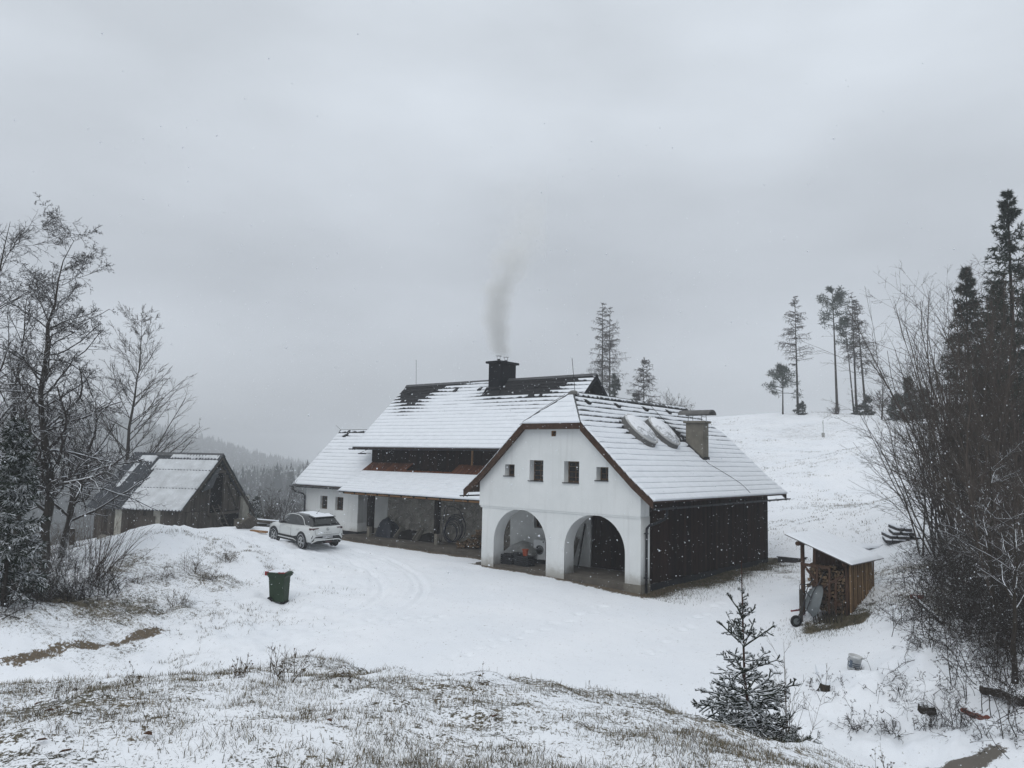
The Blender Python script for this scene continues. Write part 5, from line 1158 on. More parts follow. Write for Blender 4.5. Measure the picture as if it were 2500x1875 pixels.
bare_tree(empty('bare_tree', root, 0, 'straight mossy young trunk in front of the thicket, above the pipes', 'tree', TG), r3_, loc, 0.075,
          [dict(per=14, f0=0.35, f1=0.98, ang=(50, 14), ratio=0.35, n=8, wander=0.12, up=0.02, rr=0.5, k=4), dict(per=9, f0=0.12, f1=1, ang=(45, 14), ratio=0.42, n=5, wander=0.2, rmin=0.006), dict(per=6, f0=0.1, f1=1, ang=(45, 14), ratio=0.42, n=3, wander=0.2, rmin=0.005)], 'twig')
root, loc = pix_trunk([(2478, 1720), (2475, 1560), (2482, 1380), (2470, 1220)], 17, 10, 0.03, r3_)
bare_tree(empty('bare_tree', root, 0, 'rightmost thin trunk rising through the dark undergrowth', 'tree', TG), r3_, loc, 0.07,
          [dict(per=12, f0=0.35, f1=0.98, ang=(50, 14), ratio=0.4, n=8, wander=0.12, up=0.02, rr=0.5, k=4), dict(per=9, f0=0.12, f1=1, ang=(45, 14), ratio=0.42, n=5, wander=0.2, rmin=0.006), dict(per=6, f0=0.1, f1=1, ang=(45, 14), ratio=0.42, n=3, wander=0.2, rmin=0.005)], 'twig')
# undergrowth: one tangled mass
def tangle(name, spots, label, rg, per_spot, h, fan, mt, leaf=0, tw=(6, 3), r0=0.010, spread=0.6):
    Ps = []; base = []
    for x, y, s in spots:
        n = int(per_spot * s); q = np.stack([x + rg.normal(0, spread, n), y + rg.normal(0, spread, n)], 1); base.append(np.column_stack([q, ground(q[:, 0], q[:, 1]) - 0.05]))
    base = np.concatenate(base); N = len(base)
    az = rg.random(N) * 6.283; fa = np.radians(np.abs(rg.normal(0, fan, N))); d = np.stack([np.cos(az) * np.sin(fa), np.sin(az) * np.sin(fa), np.cos(fa)], 1)
    L = h * (0.5 + 0.7 * rg.random(N)); P, Rr = grow(rg, base, d, L, r0 * (0.6 + 0.8 * rg.random(N)), 7, 0.16, -0.05, 0.3); g = [(P, Rr, 3)]
    Pp, Rp, Lp = P, Rr, L
    for c in tw:
        b, dd, L2, r2 = spawn(rg, Pp, Rp, Lp, c, 0.15, 1, (48, 15), 0.42, 0.6, 0, 0.4, 0.004); Pp, Rp = grow(rg, b, dd, L2, r2, 4, 0.2, -0.03, 0.4); Lp = L2; g.append((Pp, Rp, 3))
    V, Fq = tubes(g); fl = Fq
    if leaf:
        q, t_ = sample(rg, Pp, leaf); dd = unit(rg.normal(0, 1, q.shape) + np.array([0, 0, -0.5])); lv, lf = leaves_tri(rg, q, dd, 0.025 + 0.03 * rg.random(len(q)), np.full(len(q), 0.024), len(V)); V = np.concatenate([V, lv]); fl = Fq + [lf]
    o = link(name, np_mesh(name, V, fl), M[mt]); return tag(o, label, 'undergrowth', kind='stuff')
sp_ = [(*hit(px, py)[:2], s) for px, py, s in ((2330, 1480, 1), (2380, 1540, 1.3), (2430, 1500, 1.3), (2400, 1420, 1.2), (2470, 1560, 1.3), (2350, 1400, 1), (2480, 1450, 1.2), (2290, 1430, 0.7), (2490, 1640, 1), (2440, 1600, 1.1), (2300, 1520, 0.5), (2330, 1350, 0.8), (2420, 1360, 1), (2490, 1750, 0.6))]
tangle('undergrowth', sp_, 'dark tangle of twigs and withered leaves along the right slope', r3_, 70, 1.5, 44, 'twig_dark', 2)
sp_ = [(*hit(px, py)[:2], 1) for px, py in ((60, 1465), (120, 1470), (180, 1462), (20, 1485), (230, 1450), (90, 1440))]
tangle('brush', sp_, 'dark heap of cut branches at the foot of the left bank', r3_, 42, 1.0, 75, 'twig_dark', 1, (5, 3), 0.016, 0.45)
sp_ = [(*hit(px, py)[:2], 1) for px, py in ((40, 1390), (90, 1370), (20, 1440), (150, 1350), (60, 1330))]
tangle('undergrowth', sp_, 'dry reedy undergrowth between the left tree trunks', r3_, 60, 1.3, 22, 'weed', 0, (4, 2), 0.008)
# ------------------------------------------------------------------ old barn
M['old_wood'] = mat('weathered_boards', (0.070, 0.062, 0.054), 0.9, 0.5, 5, (7, 7, 0.7), 0.4, 18, spec=0.1, per_object=0.35)
M['sheet'] = mat('corrugated_sheet', (0.055, 0.060, 0.068), 0.7, 0.35, 3, bump=0.1, spec=0.2, snow=(0.93, 1.08), snow_scale=5)
M['lime'] = mat('stained_lime_wash', (0.34, 0.33, 0.29), 0.9, 0.35, 2, bump=0.2, spec=0.1)
M['thin_snow'] = mat('thin_wet_snow', (0.56, 0.58, 0.60), 0.7, 0.22, 1.6, bump=0.2, bscale=14, spec=0.2)
BYAW = R(-13.7)
b_c = at_depth(441, 1251, 42); BZ = gz(b_c[0], b_c[1] + 2) - 0.1
barn = empty('old_barn', (b_c[0], b_c[1], BZ), BYAW, 'weathered grey plank barn with snowy corrugated roof behind the snow heap', 'barn')
EZ = b_c[2] - BZ; RY, RZ_, BY, BEZ, BL = 3.55, at_depth(546, 1112, 45.4)[2] - BZ, 7.2, EZ - 0.42, 6.0
MB().box(-BL + 0.35, -0.12, 0.35, 0.50, -0.6, EZ + 0.25).build('front_wall', M['old_wood'], barn)
k = 0
for x in np.arange(-BL + 0.36, -0.2, 0.22):
    if k % 11 in (6, 7): M_ = 'lime'
    else: M_ = 'old_wood'
    MB().box(x, x + 0.205, 0.31, 0.348, -0.5, EZ + 0.2 - 0.03 * (k % 3)).build('plank', M[M_], barn); k += 1
MB().box(-2.55, -1.75, 0.27, 0.308, 0.1, 0.85).box(-2.45, -1.85, 0.25, 0.268, 0.2, 0.75).build('shutter', M['old_wood'], barn)
def gable_h(y): return EZ - 0.14 + (RZ_ - EZ) * y / RY if y < RY else BEZ - 0.14 + (RZ_ - BEZ) * (BY - y) / (BY - RY)
MB().prism([(0.5, -0.6), (6.6, -0.6), (6.6, gable_h(6.6)), (RY, gable_h(RY)), (0.5, gable_h(0.5))], -0.36, -0.34, axes=(1, 2, 0)).build('gable_void', M['void'], barn)
k = 0
D0, D1, DZ0, DZ1 = 2.75, 4.05, 1.15, 3.15
for y in np.arange(0.36, 6.0, 0.235):
    y1 = min(y + 0.222, 6.0); top = min(gable_h(y + 0.02), gable_h(y1)) - 0.02; j = 0.02 * (k % 3); k += 1
    if y1 > D0 and y < D1:
        MB().box(-0.33 + j, -0.30 + j, y, y1, -0.5, DZ0 - 0.25).build('plank', M['old_wood'], barn)
        if top > DZ1 + 0.1 and y > 3.6: MB().box(-0.33 + j, -0.30 + j, y, y1, DZ1, top).build('plank', M['old_wood'], barn)
    else:
        MB().box(-0.33 + j, -0.30 + j, y, y1, 1.08 if y < D0 else 0.95, top).build('plank', M['old_wood'], barn)
        if y < D0: MB().box(-0.30 + j, -0.27 + j, y, y1, -0.5, 1.06).build('plank', M['old_wood'], barn)
MB().box(-0.28, -0.16, D0 - 0.12, D0, DZ0 - 0.3, DZ1 + 0.1).box(-0.28, -0.16, D1, D1 + 0.12, DZ0 - 0.3, DZ1 + 0.2).box(-0.28, -0.16, D0, D1, DZ1, DZ1 + 0.14).box(-0.28, -0.14, D0 - 0.1, D1 + 1.6, DZ0 - 0.38, DZ0 - 0.24).build('door_frame', M['old_wood'], barn)
MB().bar((-0.2, D1 + 0.3, 2.6), (-0.2, 5.6, 0.95), 0.10, 0.06).build('brace', M['old_wood'], barn)
MB().add([(-0.05, 1.85, 2.15), (0.06, 2.9, 3.35), (0.05, 3.3, 3.5), (0.02, 2.65, 2.35), (-0.12, 1.85, 2.15), (-0.02, 2.9, 3.35), (-0.03, 3.3, 3.5), (-0.06, 2.65, 2.35)], [(0, 1, 2, 3), (7, 6, 5, 4), (0, 4, 5, 1), (1, 5, 6, 2), (2, 6, 7, 3), (3, 7, 4, 0)]).build('hanging_tarp', mat('dark_tarp', (0.05, 0.055, 0.06), 0.6, 0.4, 3), barn)
MB().box(-0.5, -0.1, 5.95, 6.65, -0.6, 1.75).build('corner_pier', M['lime'], barn)
MB().box(-0.05, 0.5, 5.0, 6.5, -0.6, 0.45).build('stone_trough', M['concrete'], barn, bevel=0.03)
for y0, z0, y1, z1 in ((-0.05, EZ - 0.10, RY, RZ_ - 0.07), (RY, RZ_ - 0.07, BY, BEZ - 0.10)):
    MB().prism([(y0, z0 - 0.16), (y1, z1 - 0.16), (y1, z1), (y0, z0)], -0.09, -0.02, axes=(1, 2, 0)).build('verge_board', M['old_wood'], barn)
def corr_sheet(w, l, n, amp=0.028):
    m_ = MB(); k = 8 * n
    for t in (0, 1):
        for i in range(k + 1):
            m_.v.append((w * i / k, l * t, amp * math.sin(2 * math.pi * n * i / k)))
    m_.f = [(i, i + 1, k + 2 + i, k + 1 + i) for i in range(k)]
    me = bpy.data.meshes.new('sheet'); me.from_pydata(m_.v, [], m_.f); me.update(); me.materials.append(M['sheet']); me.polygons.foreach_set('use_smooth', [True] * len(me.polygons)); return me
LS = math.hypot(RY, RZ_ - EZ); nrow, ncol = 4, 6; sw, sl = BL / ncol, LS / nrow * 1.06
sheet_me = corr_sheet(sw + 0.04, sl, 5)
fs = math.atan2(RZ_ - EZ, RY)
for side in (0, 1):
    Lb = LS if side == 0 else math.hypot(BY - RY, RZ_ - BEZ); ang = fs if side == 0 else math.atan2(RZ_ - BEZ, BY - RY)
    for r_ in range(nrow):
        for c in range(ncol):
            o = bpy.data.objects.new('roof_sheet', sheet_me); COL.objects.link(o); o.parent = barn
            t = Lb / nrow * r_; lift = 0.035 + 0.012 * (nrow - r_) / nrow
            if side == 0: o.location = (-BL + c * sw, t * math.cos(ang) - math.sin(ang) * lift, EZ + t * math.sin(ang) + math.cos(ang) * lift); o.rotation_euler = (ang + 0.012, 0, 0)
            else: o.location = (-BL + (c + 1) * sw, BY - t * math.cos(ang) + math.sin(ang) * lift, BEZ + t * math.sin(ang) + math.cos(ang) * lift); o.rotation_euler = (ang + 0.012, 0, math.pi)
def barn_snow(x0, x1, t0, t1, th, rg, amp=0.06, rag=0.05):
    """a sheet of snow on the front slope"""
    nx_, nt_ = max(3, int((x1 - x0) / 0.05)), max(3, int((t1 - t0) / 0.08)); X = np.linspace(x0, x1, nx_); Tt = np.linspace(t0, t1, nt_); V = np.empty((nt_, nx_, 3))
    lo = t0 + rag * rg.random(nx_); lf = rag * rg.random(nt_)
    for j, t in enumerate(Tt):
        tt = np.maximum(t, lo) if j < 2 else np.full(nx_, t)
        e_ = np.minimum(np.minimum(np.arange(nx_), nx_ - 1 - np.arange(nx_)) / 1.0, 1) * min(min(j, nt_ - 1 - j + 2) / 1.0, 1)
        h = 0.060 + th * e_ * (0.7 + 0.6 * fbm(X * 1.5, np.full(nx_, t * 1.5), 3, 401)) + 0.010 * np.sin(2 * math.pi * 5 * (X + BL) / sw)
        h = np.where(e_ <= 0, 0.035, h)
        V[j] = np.stack([X, tt * math.cos(fs) - math.sin(fs) * h, EZ + tt * math.sin(fs) + math.cos(fs) * h], 1)
    ii = np.arange(nx_ * nt_).reshape(nt_, nx_); q = np.stack([ii[:-1, :-1], ii[:-1, 1:], ii[1:, 1:], ii[1:, :-1]], -1).reshape(-1, 4)
    link('snow_sheet', np_mesh('snow_sheet', V.reshape(-1, 3), q), M['thin_snow'], barn, smooth_shade=True)
rb = np.random.default_rng(5); rl_ = LS / nrow
barn_snow(-3.75, -0.03, 0.02, rl_ * 1.455, 0.03, rb); barn_snow(-3.70, -0.03, rl_ * 1.465, rl_ * 2.755, 0.03, rb, rag=0.03); barn_snow(-3.95, -0.03, rl_ * 2.765, rl_ * 3.55, 0.03, rb, rag=0.05); barn_snow(-3.3, -0.1, rl_ * 3.62, rl_ * 3.92, 0.03, rb, rag=0.12)
barn_snow(-5.3, -4.2, rl_ * 3.3, rl_ * 3.8, 0.03, rb, rag=0.15); barn_snow(-5.34, -4.95, rl_ * 1.4, rl_ * 3.2, 0.02, rb, rag=0.3)
for i in range(22):
    x_ = -BL + 0.04 + i * sw / 10 * 2
    if x_ > -3.85: break
    for t0_, t1_ in ((0.05 + 0.3 * rb.random(), rl_ * (0.9 + 0.5 * rb.random())), (rl_ * 1.5, rl_ * (1.9 + 0.6 * rb.random())), (rl_ * 2.7, rl_ * (3.0 + 0.7 * rb.random()))):
        if rb.random() < 0.8: barn_snow(x_, x_ + 0.075, t0_, t1_, 0.004, rb, rag=0.1)
MB().prism([(RY - 0.22, RZ_ - 0.08), (RY, RZ_ + 0.12), (RY + 0.22, RZ_ - 0.10), (RY, RZ_ + 0.07)], -BL + 1.6, 0.02, axes=(1, 2, 0)).build('ridge_cap', M['ridge'], barn)
def to_barn(x, y, z): 
    c, s_ = math.cos(BYAW), math.sin(BYAW); return (b_c[0] + x * c - y * s_, b_c[1] + x * s_ + y * c, BZ + z)
lad = MB(); a0, a1 = Vector((0.75, 3.05, -0.1)), Vector((-0.10, 2.85, 1.35)); c0, c1 = Vector((0.75, 3.55, -0.1)), Vector((-0.10, 3.45, 1.35))
lad.bar(a0, a1, 0.06, 0.05).bar(c0, c1, 0.06, 0.05)
lo_ = lad.build('ladder', M['old_wood'], None, to_barn(0, 0, 0), (0, 0, BYAW)); tag(lo_, 'short wooden ladder leaning under the barn loft door', 'ladder')
for i in range(5):
    t = (i + 0.7) / 5.4; MB().bar(a0 + (a1 - a0) * t, c0 + (c1 - c0) * t, 0.035, 0.05).build('rung', M['old_wood'], lo_)
p = hit(592, 1296); o = MB().box(-0.5, 0.5, -0.05, 0.05, 0, 0.6).box(-0.45, -0.33, -0.02, 0.5, 0.0, 0.55).box(0.3, 0.42, -0.02, 0.5, 0, 0.55).build('broken_crate', M['old_wood'], None, (p[0], p[1] + 1, p[2]), (0.5, -0.55, 0.4)); tag(o, 'tipped broken crate of boards by the barn corner', 'crate')
rg = np.random.default_rng(77)
for i, (px, py, lab) in enumerate(((640, 1268, 'left end of the snowy plank heap behind the car'), (652, 1262, 'snowy plank on top of the heap behind the car'), (668, 1266, 'plank sticking out at the car side of the heap'))):
    p = at_depth(px, py + 6, 44); p[2] = gz(p[0], p[1]); o = MB().box(-0.9, 0.9, -0.14, 0.14, 0, 0.14).build('old_plank', M['pile_wood'] if 'pile_wood' in M else M['old_wood'], None, (p[0], p[1], p[2] + 0.12 * i), (0.05, 0.1 * (i - 1), 0.25 * i)); tag(o, lab, 'plank', 'plank heap behind the car')
    MB().box(-0.88, 0.88, -0.13, 0.13, 0.141, 0.19).build('snow_cap', M['snow'], o, bevel=0.02)
p = hit(632, 1298); o = MB().box(-0.45, 0.45, -0.12, 0.12, -0.03, 0.06).build('old_plank', M['fascia'], None, p, (0, 0.05, -0.2)); tag(o, 'single brown board lying in the snow left of the car', 'plank')
p = hit(250, 1318); o = MB().lathe([(0.0, 0.24), (0.2, 0.2), (0.27, 0.05), (0.25, -0.2)], 9).build('rock', M['stone'], None, p, (0.3, 0.2, 0)); tag(o, 'dark rock on the left shoulder of the snow heap', 'rock')

# ------------------------------------------------------------------ wheelie bin
M['bin_green'] = mat('green_plastic', (0.020, 0.040, 0.021), 0.55, 0.25, 4, bump=0.05, spec=0.2)
M['bin_red'] = mat('dark_red_plastic', (0.20, 0.018, 0.020), 0.5, 0.2, 4, bump=0.05, spec=0.4, snow=(0.86, 0.98))
M['rubber'] = mat('black_rubber', (0.012, 0.012, 0.013), 0.75, 0.3, 9, bump=0.1, spec=0.2)
p = at_z(678, 1464, 0); p = hit(680, 1465)
wb = empty('wheeled_bin', (p[0], p[1], gz(p[0], p[1])), R(-12), 'green wheeled rubbish bin with red lid fittings in the snowy yard', 'bin')
def ring4(w, d, z, x=0): return [(x - w, -d, z), (x + w, -d, z), (x + w, d, z), (x - w, d, z)]
def loft4(rs, cap=True):
    m_ = MB()
    for r_ in rs: m_.v += r_
    for i in range(len(rs) - 1):
        for k in range(4): m_.f.append((i * 4 + k, i * 4 + (k + 1) % 4, (i + 1) * 4 + (k + 1) % 4, (i + 1) * 4 + k))
    if cap: m_.f += [(3, 2, 1, 0), tuple((len(rs) - 1) * 4 + k for k in range(4))]
    return m_
loft4([ring4(0.252, 0.20, 0.04, 0.02), ring4(0.268, 0.217, 0.45, 0.01), ring4(0.285, 0.235, 0.83, 0), ring4(0.345, 0.265, 0.90, 0.01), ring4(0.345, 0.265, 0.955, 0.01)]).build('body', M['bin_green'], wb, bevel=0.02)
lid = loft4([ring4(0.36, 0.275, 0.957, 0.01), ring4(0.36, 0.275, 0.985, 0.01), ring4(0.30, 0.23, 1.02, 0.02)]).build('lid', M['bin_green'], wb, bevel=0.012)
MB().box(0.08, 0.32, -0.278, -0.05, 0.99, 1.035).build('lid_patch', M['bin_red'], lid, bevel=0.012)
MB().box(-0.42, -0.28, -0.26, -0.12, 0.90, 1.04).box(-0.42, -0.28, 0.12, 0.26, 0.90, 1.04).tube([(-0.41, -0.25, 1.02), (-0.41, 0.25, 1.02)], 0.022, 8).build('handle', M['bin_red'], wb, bevel=0.01)
loft4([ring4(0.25, 0.24, 1.0, -0.03), ring4(0.27, 0.25, 1.03, -0.03), ring4(0.22, 0.2, 1.06, -0.03)]).build('snow_cap', M['snow'], lid, bevel=0.02)
for y in (-0.245, 0.245):
    w = MB().lathe([(0.0, -0.03), (0.09, -0.032), (0.10, -0.028), (0.10, 0.028), (0.09, 0.032), (0.0, 0.03)], 18, m=Matrix.Translation((-0.20, y, 0.10)) @ Matrix.Rotation(R(90), 4, 'X')).build('wheel', M['rubber'], wb)
MB().tube([(-0.20, -0.24, 0.10), (-0.20, 0.24, 0.10)], 0.015, 6).build('axle', M['iron'], wb)
MB().box(0.16, 0.30, -0.18, 0.18, -0.01, 0.04).build('foot', M['rubber'], wb)

# ------------------------------------------------------------------ firewood shelter, its logs and the wheelbarrow
M['slat_wood'] = mat('raw_slat_wood', (0.20, 0.128, 0.068), 0.85, 0.4, 5, (8, 8, 0.8), 0.3, 18, spec=0.1, per_object=0.3)
M['post_wood'] = mat('reddish_post_wood', (0.072, 0.041, 0.027), 0.85, 0.4, 5, (6, 6, 0.8), 0.3, 18, spec=0.1)
M['log'] = mat('split_firewood', (0.135, 0.092, 0.056), 0.9, 0.55, 9, (3, 3, 3), 0.4, 20, spec=0.1, per_object=0.55)
N0 = at_z(2076, 1546, -0.60); SG = gz(N0[0] - 0.2, N0[1] + 0.8)
SY = R(-44)
shed = empty('wood_shelter', (N0[0], N0[1], SG), SY, 'open firewood shelter with slanting snowy roof and upright slats', 'shed')
def sw_(x, y, z):
    c, s_ = math.cos(SY), math.sin(SY); return Vector((N0[0] + x * c - y * s_, N0[1] + x * s_ + y * c, SG + z))
SA, SB, HLo, HHi = 1.55, 2.15, 1.70, 2.26      # width, depth, low and high roof edge
def sh_z(x): return HLo + (HHi - HLo) * (-x) / SA
for i in range(13):
    y = 0.02 + i * (SB - 0.06) / 12.6; MB().box(0.0 - 0.006 * (i % 2), 0.022 - 0.006 * (i % 2), y, y + 0.088, 0.02 + 0.02 * (i % 3), HLo - 0.03).build('slat', M['slat_wood'], shed)
for x, y in ((-0.09, 0.06), (-0.09, SB - 0.1), (-SA + 0.02, 0.08), (-SA + 0.02, SB - 0.1)):
    MB().tube([(x, y, -0.15), (x + 0.01, y, 0.7), (x, y, sh_z(x) - 0.10)], [0.075, 0.07, 0.065], 9).build('post', M['post_wood'], shed, smooth_shade=True)
MB().tube([(-SA + 0.02, -0.30, HHi - 0.13), (-SA + 0.02, SB + 0.2, HHi - 0.13)], 0.075, 9).build('beam', M['post_wood'], shed, smooth_shade=True)
MB().tube([(-0.09, -0.2, HLo - 0.10), (-0.09, SB + 0.2, HLo - 0.10)], 0.055, 9).build('beam', M['post_wood'], shed, smooth_shade=True)
for y0, z0, x0, x1, z1 in ((-0.02, 1.45, -SA, -0.6, 1.42), (-0.03, 0.72, -SA * 0.62, -0.55, 0.55), (-0.02, 0.35, -1.0, -0.2, 0.33)): MB().bar((x0, y0, z0), (x1, y0, z1), 0.03, 0.10).build('rail', M['post_wood'], shed)
MB().bar((-SA + 0.05, 0.02, 1.45), (-SA + 0.6, 0.02, 0.85), 0.03, 0.08).bar((-1.05, -0.05, 0.65), (-0.15, -0.05, 1.25), 0.03, 0.07).build('brace', M['post_wood'], shed)
MB().box(-0.075, -0.045, 0.0, SB - 0.05, 0.0, HLo - 0.06).build('slat_gap_shade', M['void'], shed)  # black panel added behind the slats, its colour stands for shade in the gaps
for x in (-1.02, -0.62, -0.42): MB().bar((x, -0.06, 0.0), (x + 0.03, -0.06, 1.45 - 0.3 * (x > -0.5)), 0.07, 0.03, (0, 1, 0)).build('batten', M['post_wood'], shed)
MB().bar((-SA + 0.35, 0.1, 0.0), (-SA + 0.42, 0.12, sh_z(-SA + 0.4) - 0.08), 0.10, 0.06, (0, 1, 0)).build('batten', M['post_wood'], shed)
rx0, rx1, ry0, ry1 = -SA - 0.40, 0.20, -0.32, SB + 0.35
def shr(x, dz): return sh_z(x) + dz
MB().add([(rx0, ry0, shr(rx0, -0.03)), (rx1, ry0, shr(rx1, -0.03)), (rx1, ry1, shr(rx1, -0.03)), (rx0, ry1, shr(rx0, -0.03)), (rx0, ry0, shr(rx0, 0)), (rx1, ry0, shr(rx1, 0)), (rx1, ry1, shr(rx1, 0)), (rx0, ry1, shr(rx0, 0))],
         [(3, 2, 1, 0), (4, 5, 6, 7), (0, 1, 5, 4), (1, 2, 6, 5), (2, 3, 7, 6), (3, 0, 4, 7)]).build('roof_sheet', M['lead'], shed)
nxs, nys = 40, 44; X = np.linspace(rx0, rx1, nxs); Yg = np.linspace(ry0, ry1, nys); V = np.empty((nys, nxs, 3))
for j, y in enumerate(Yg):
    e_ = np.minimum(np.minimum(np.arange(nxs), nxs - 1 - np.arange(nxs)), min(j, nys - 1 - j)); h = np.where(e_ == 0, 0.002, np.where(e_ == 1, 0.045, 0.06)) + np.where(e_ > 1, 0.02 * fbm(X * 2, np.full(nxs, y * 2), 3, 410), 0)
    xx = X + np.where(np.arange(nxs) >= nxs - 2, 0.025 * np.sin(y * 2 * math.pi / 0.13), 0)
    V[j] = np.stack([xx, np.full(nxs, y), sh_z(0) + (HHi - HLo) * (-xx) / SA + h], 1)
ii = np.arange(nxs * nys).reshape(nys, nxs); q = np.stack([ii[:-1, :-1], ii[:-1, 1:], ii[1:, 1:], ii[1:, :-1]], -1).reshape(-1, 4)
link('snow_layer', np_mesh('snow_layer', V.reshape(-1, 3), q), M['snow'], shed, smooth_shade=True)
for i in range(11): MB().box(-SA + 0.25 + i * 0.115, -SA + 0.25 + i * 0.115 + 0.108, 0.52, 0.545, 0.0, sh_z(-SA + 0.3 + i * 0.115) - 0.12).build('back_board', M['post_wood'], shed)
# logs
def log_mesh(seed, l, r_):
    rg = np.random.default_rng(seed); n = [3, 4, 5, 4][seed % 4]; m_ = MB(); a0 = rg.random() * 6.28
    ang = sorted(a0 + 6.283 * (np.arange(n) + rg.uniform(-0.25, 0.25, n)) / n); rad = r_ * rg.uniform(0.75, 1.2, n)
    for y in (0, l): m_.v += [(rad[i] * math.cos(ang[i]), y, rad[i] * math.sin(ang[i])) for i in range(n)]
    m_.f = [tuple(range(n)), tuple(reversed(range(n, 2 * n)))] + [(i, i + n, (i + 1) % n + n, (i + 1) % n) for i in range(n)]
    me = m_.mesh('firewood_log'); me.materials.append(M['log']); return me
LOGS = [log_mesh(i, 0.33, 0.068) for i in range(12)]
rg = np.random.default_rng(9)
for row in range(13):
    for c in range(11):
        x = -1.32 + c * 0.118 + (0.06 if row % 2 else 0) + rg.normal(0, 0.01); z = 0.09 + row * 0.112
        if x > -0.17 or z > sh_z(x) - 0.22 - 0.25 * rg.random(): continue
        o = bpy.data.objects.new('firewood_log', LOGS[rg.integers(12)]); COL.objects.link(o)
        o.location = sw_(x, 0.02 + 0.12 * rg.random(), z); o.rotation_euler = (rg.normal(0, 0.05), rg.random() * 6.28, SY + rg.normal(0, 0.06))
        tag(o, 'split log stacked in the firewood shelter', 'firewood', 'logs stacked in the firewood shelter')
# wheelbarrow tipped up on its nose
M['barrow'] = mat('galvanised_tray', (0.135, 0.15, 0.155), 0.5, 0.25, 4, bump=0.1, spec=0.4, metal=0.2)
wp = hit(1944, 1529)
bar_ = empty('wheelbarrow', (wp[0], wp[1], gz(wp[0], wp[1])), 0, 'grey wheelbarrow tipped up against the firewood shelter', 'wheelbarrow')
BM_ = Matrix.Rotation(R(2), 4, 'Z') @ Matrix.Rotation(R(106), 4, 'Y')
_wc = BM_ @ Vector((0.80, 0, -0.18))
def barp(name, mb, mt, parent=None, **k):
    mb.v = [tuple(BM_ @ Vector(q) - _wc + Vector((0, 0, 0.17))) for q in mb.v]; return mb.build(name, mt, parent or bar_, **k)
def oval(w, l, z, x, n=20, pw=0.75): return [(x + l * math.copysign(abs(math.cos(t)) ** pw, math.cos(t)), w * math.copysign(abs(math.sin(t)) ** pw, math.sin(t)), z) for t in [2 * math.pi * k / n for k in range(n)]]
tr = MB(); rs = [oval(0.20, 0.30, 0.02, 0.02), oval(0.28, 0.42, 0.14, 0.0), oval(0.335, 0.50, 0.28, 0.0), oval(0.35, 0.52, 0.285, 0.0), oval(0.325, 0.485, 0.27, 0.0), oval(0.27, 0.40, 0.14, 0.0), oval(0.19, 0.28, 0.035, 0.02)]
for r_ in rs: tr.v += r_
for i in range(len(rs) - 1):
    for k in range(20): tr.f.append((i * 20 + k, i * 20 + (k + 1) % 20, (i + 1) * 20 + (k + 1) % 20, (i + 1) * 20 + k))
tr.f += [tuple(reversed(range(20))), tuple(120 + k for k in range(20))]
barp('tray', tr, M['barrow'], smooth_shade=True)
for y in (-1, 1):
    barp('frame_tube', MB().tube([(0.80, 0.06 * y, -0.16), (0.35, 0.16 * y, -0.02), (-0.25, 0.24 * y, 0.0), (-0.62, 0.28 * y, 0.10), (-0.88, 0.30 * y, 0.14)], 0.017, 8), M['iron'], smooth_shade=True)
    barp('leg', MB().tube([(-0.05, 0.21 * y, -0.01), (-0.22, 0.22 * y, -0.26), (-0.34, 0.22 * y, -0.27), (-0.42, 0.25 * y, 0.03)], 0.014, 8), M['iron'], smooth_shade=True)
    barp('grip', MB().tube([(-0.80, 0.297 * y, 0.13), (-0.96, 0.305 * y, 0.155)], 0.022, 8), M['rubber'])
whl = barp('wheel', MB().lathe([(0.10, -0.035), (0.165, -0.04), (0.185, -0.02), (0.185, 0.02), (0.165, 0.04), (0.10, 0.035)], 22, m=Matrix.Translation((0.80, 0, -0.18)) @ Matrix.Rotation(R(90), 4, 'X')), M['rubber'], smooth_shade=True)
barp('rim', MB().lathe([(0.0, -0.03), (0.10, -0.03), (0.10, 0.03), (0.0, 0.03)], 16, m=Matrix.Translation((0.80, 0, -0.18)) @ Matrix.Rotation(R(90), 4, 'X')), M['barrow'], whl)
p = sw_(-SA + 0.1, -0.25, 0); o = MB().bar((0, 0, -0.05), (0.05, 0.15, 1.0), 0.11, 0.03).build('leaning_board', M['old_wood'], None, (p.x, p.y, gz(p.x, p.y))); tag(o, 'grey board leaning behind the wheelbarrow at the shelter post', 'board')
p = sw_(-SA - 0.05, -0.15, 0); o = MB().tube([(-0.22, 0, 0.30), (0.2, 0.2, 0.32)], 0.035, 8).bar((0.2, 0.2, 0.32), (0.35, 0.35, 0.0), 0.05, 0.05).build('red_bar', M['bin_red'], None, (p.x, p.y, gz(p.x, p.y))); tag(o, 'short reddish bar sticking out behind the barrow wheel', 'bar')
p = sw_(-0.55, -0.35, 0)
rg = np.random.default_rng(3)
for i in range(9):
    q = sw_(-1.0 + 0.11 * i, -0.32 - 0.1 * rg.random(), 0); L = 0.5 + 0.5 * rg.random()
    o = MB().tube([(0, 0, -0.03), (0.1 * rg.normal(), 0.25, L)], [0.02, 0.014], 6).build('wood_scrap', M['bark'], None, (q.x, q.y, gz(q.x, q.y))); tag(o, ['first', 'second', 'third', 'fourth', 'fifth', 'sixth', 'seventh', 'eighth', 'last'][i] + ' stick from the wheelbarrow, leaning on the shelter front', 'stick', 'sticks leaning on the shelter front')

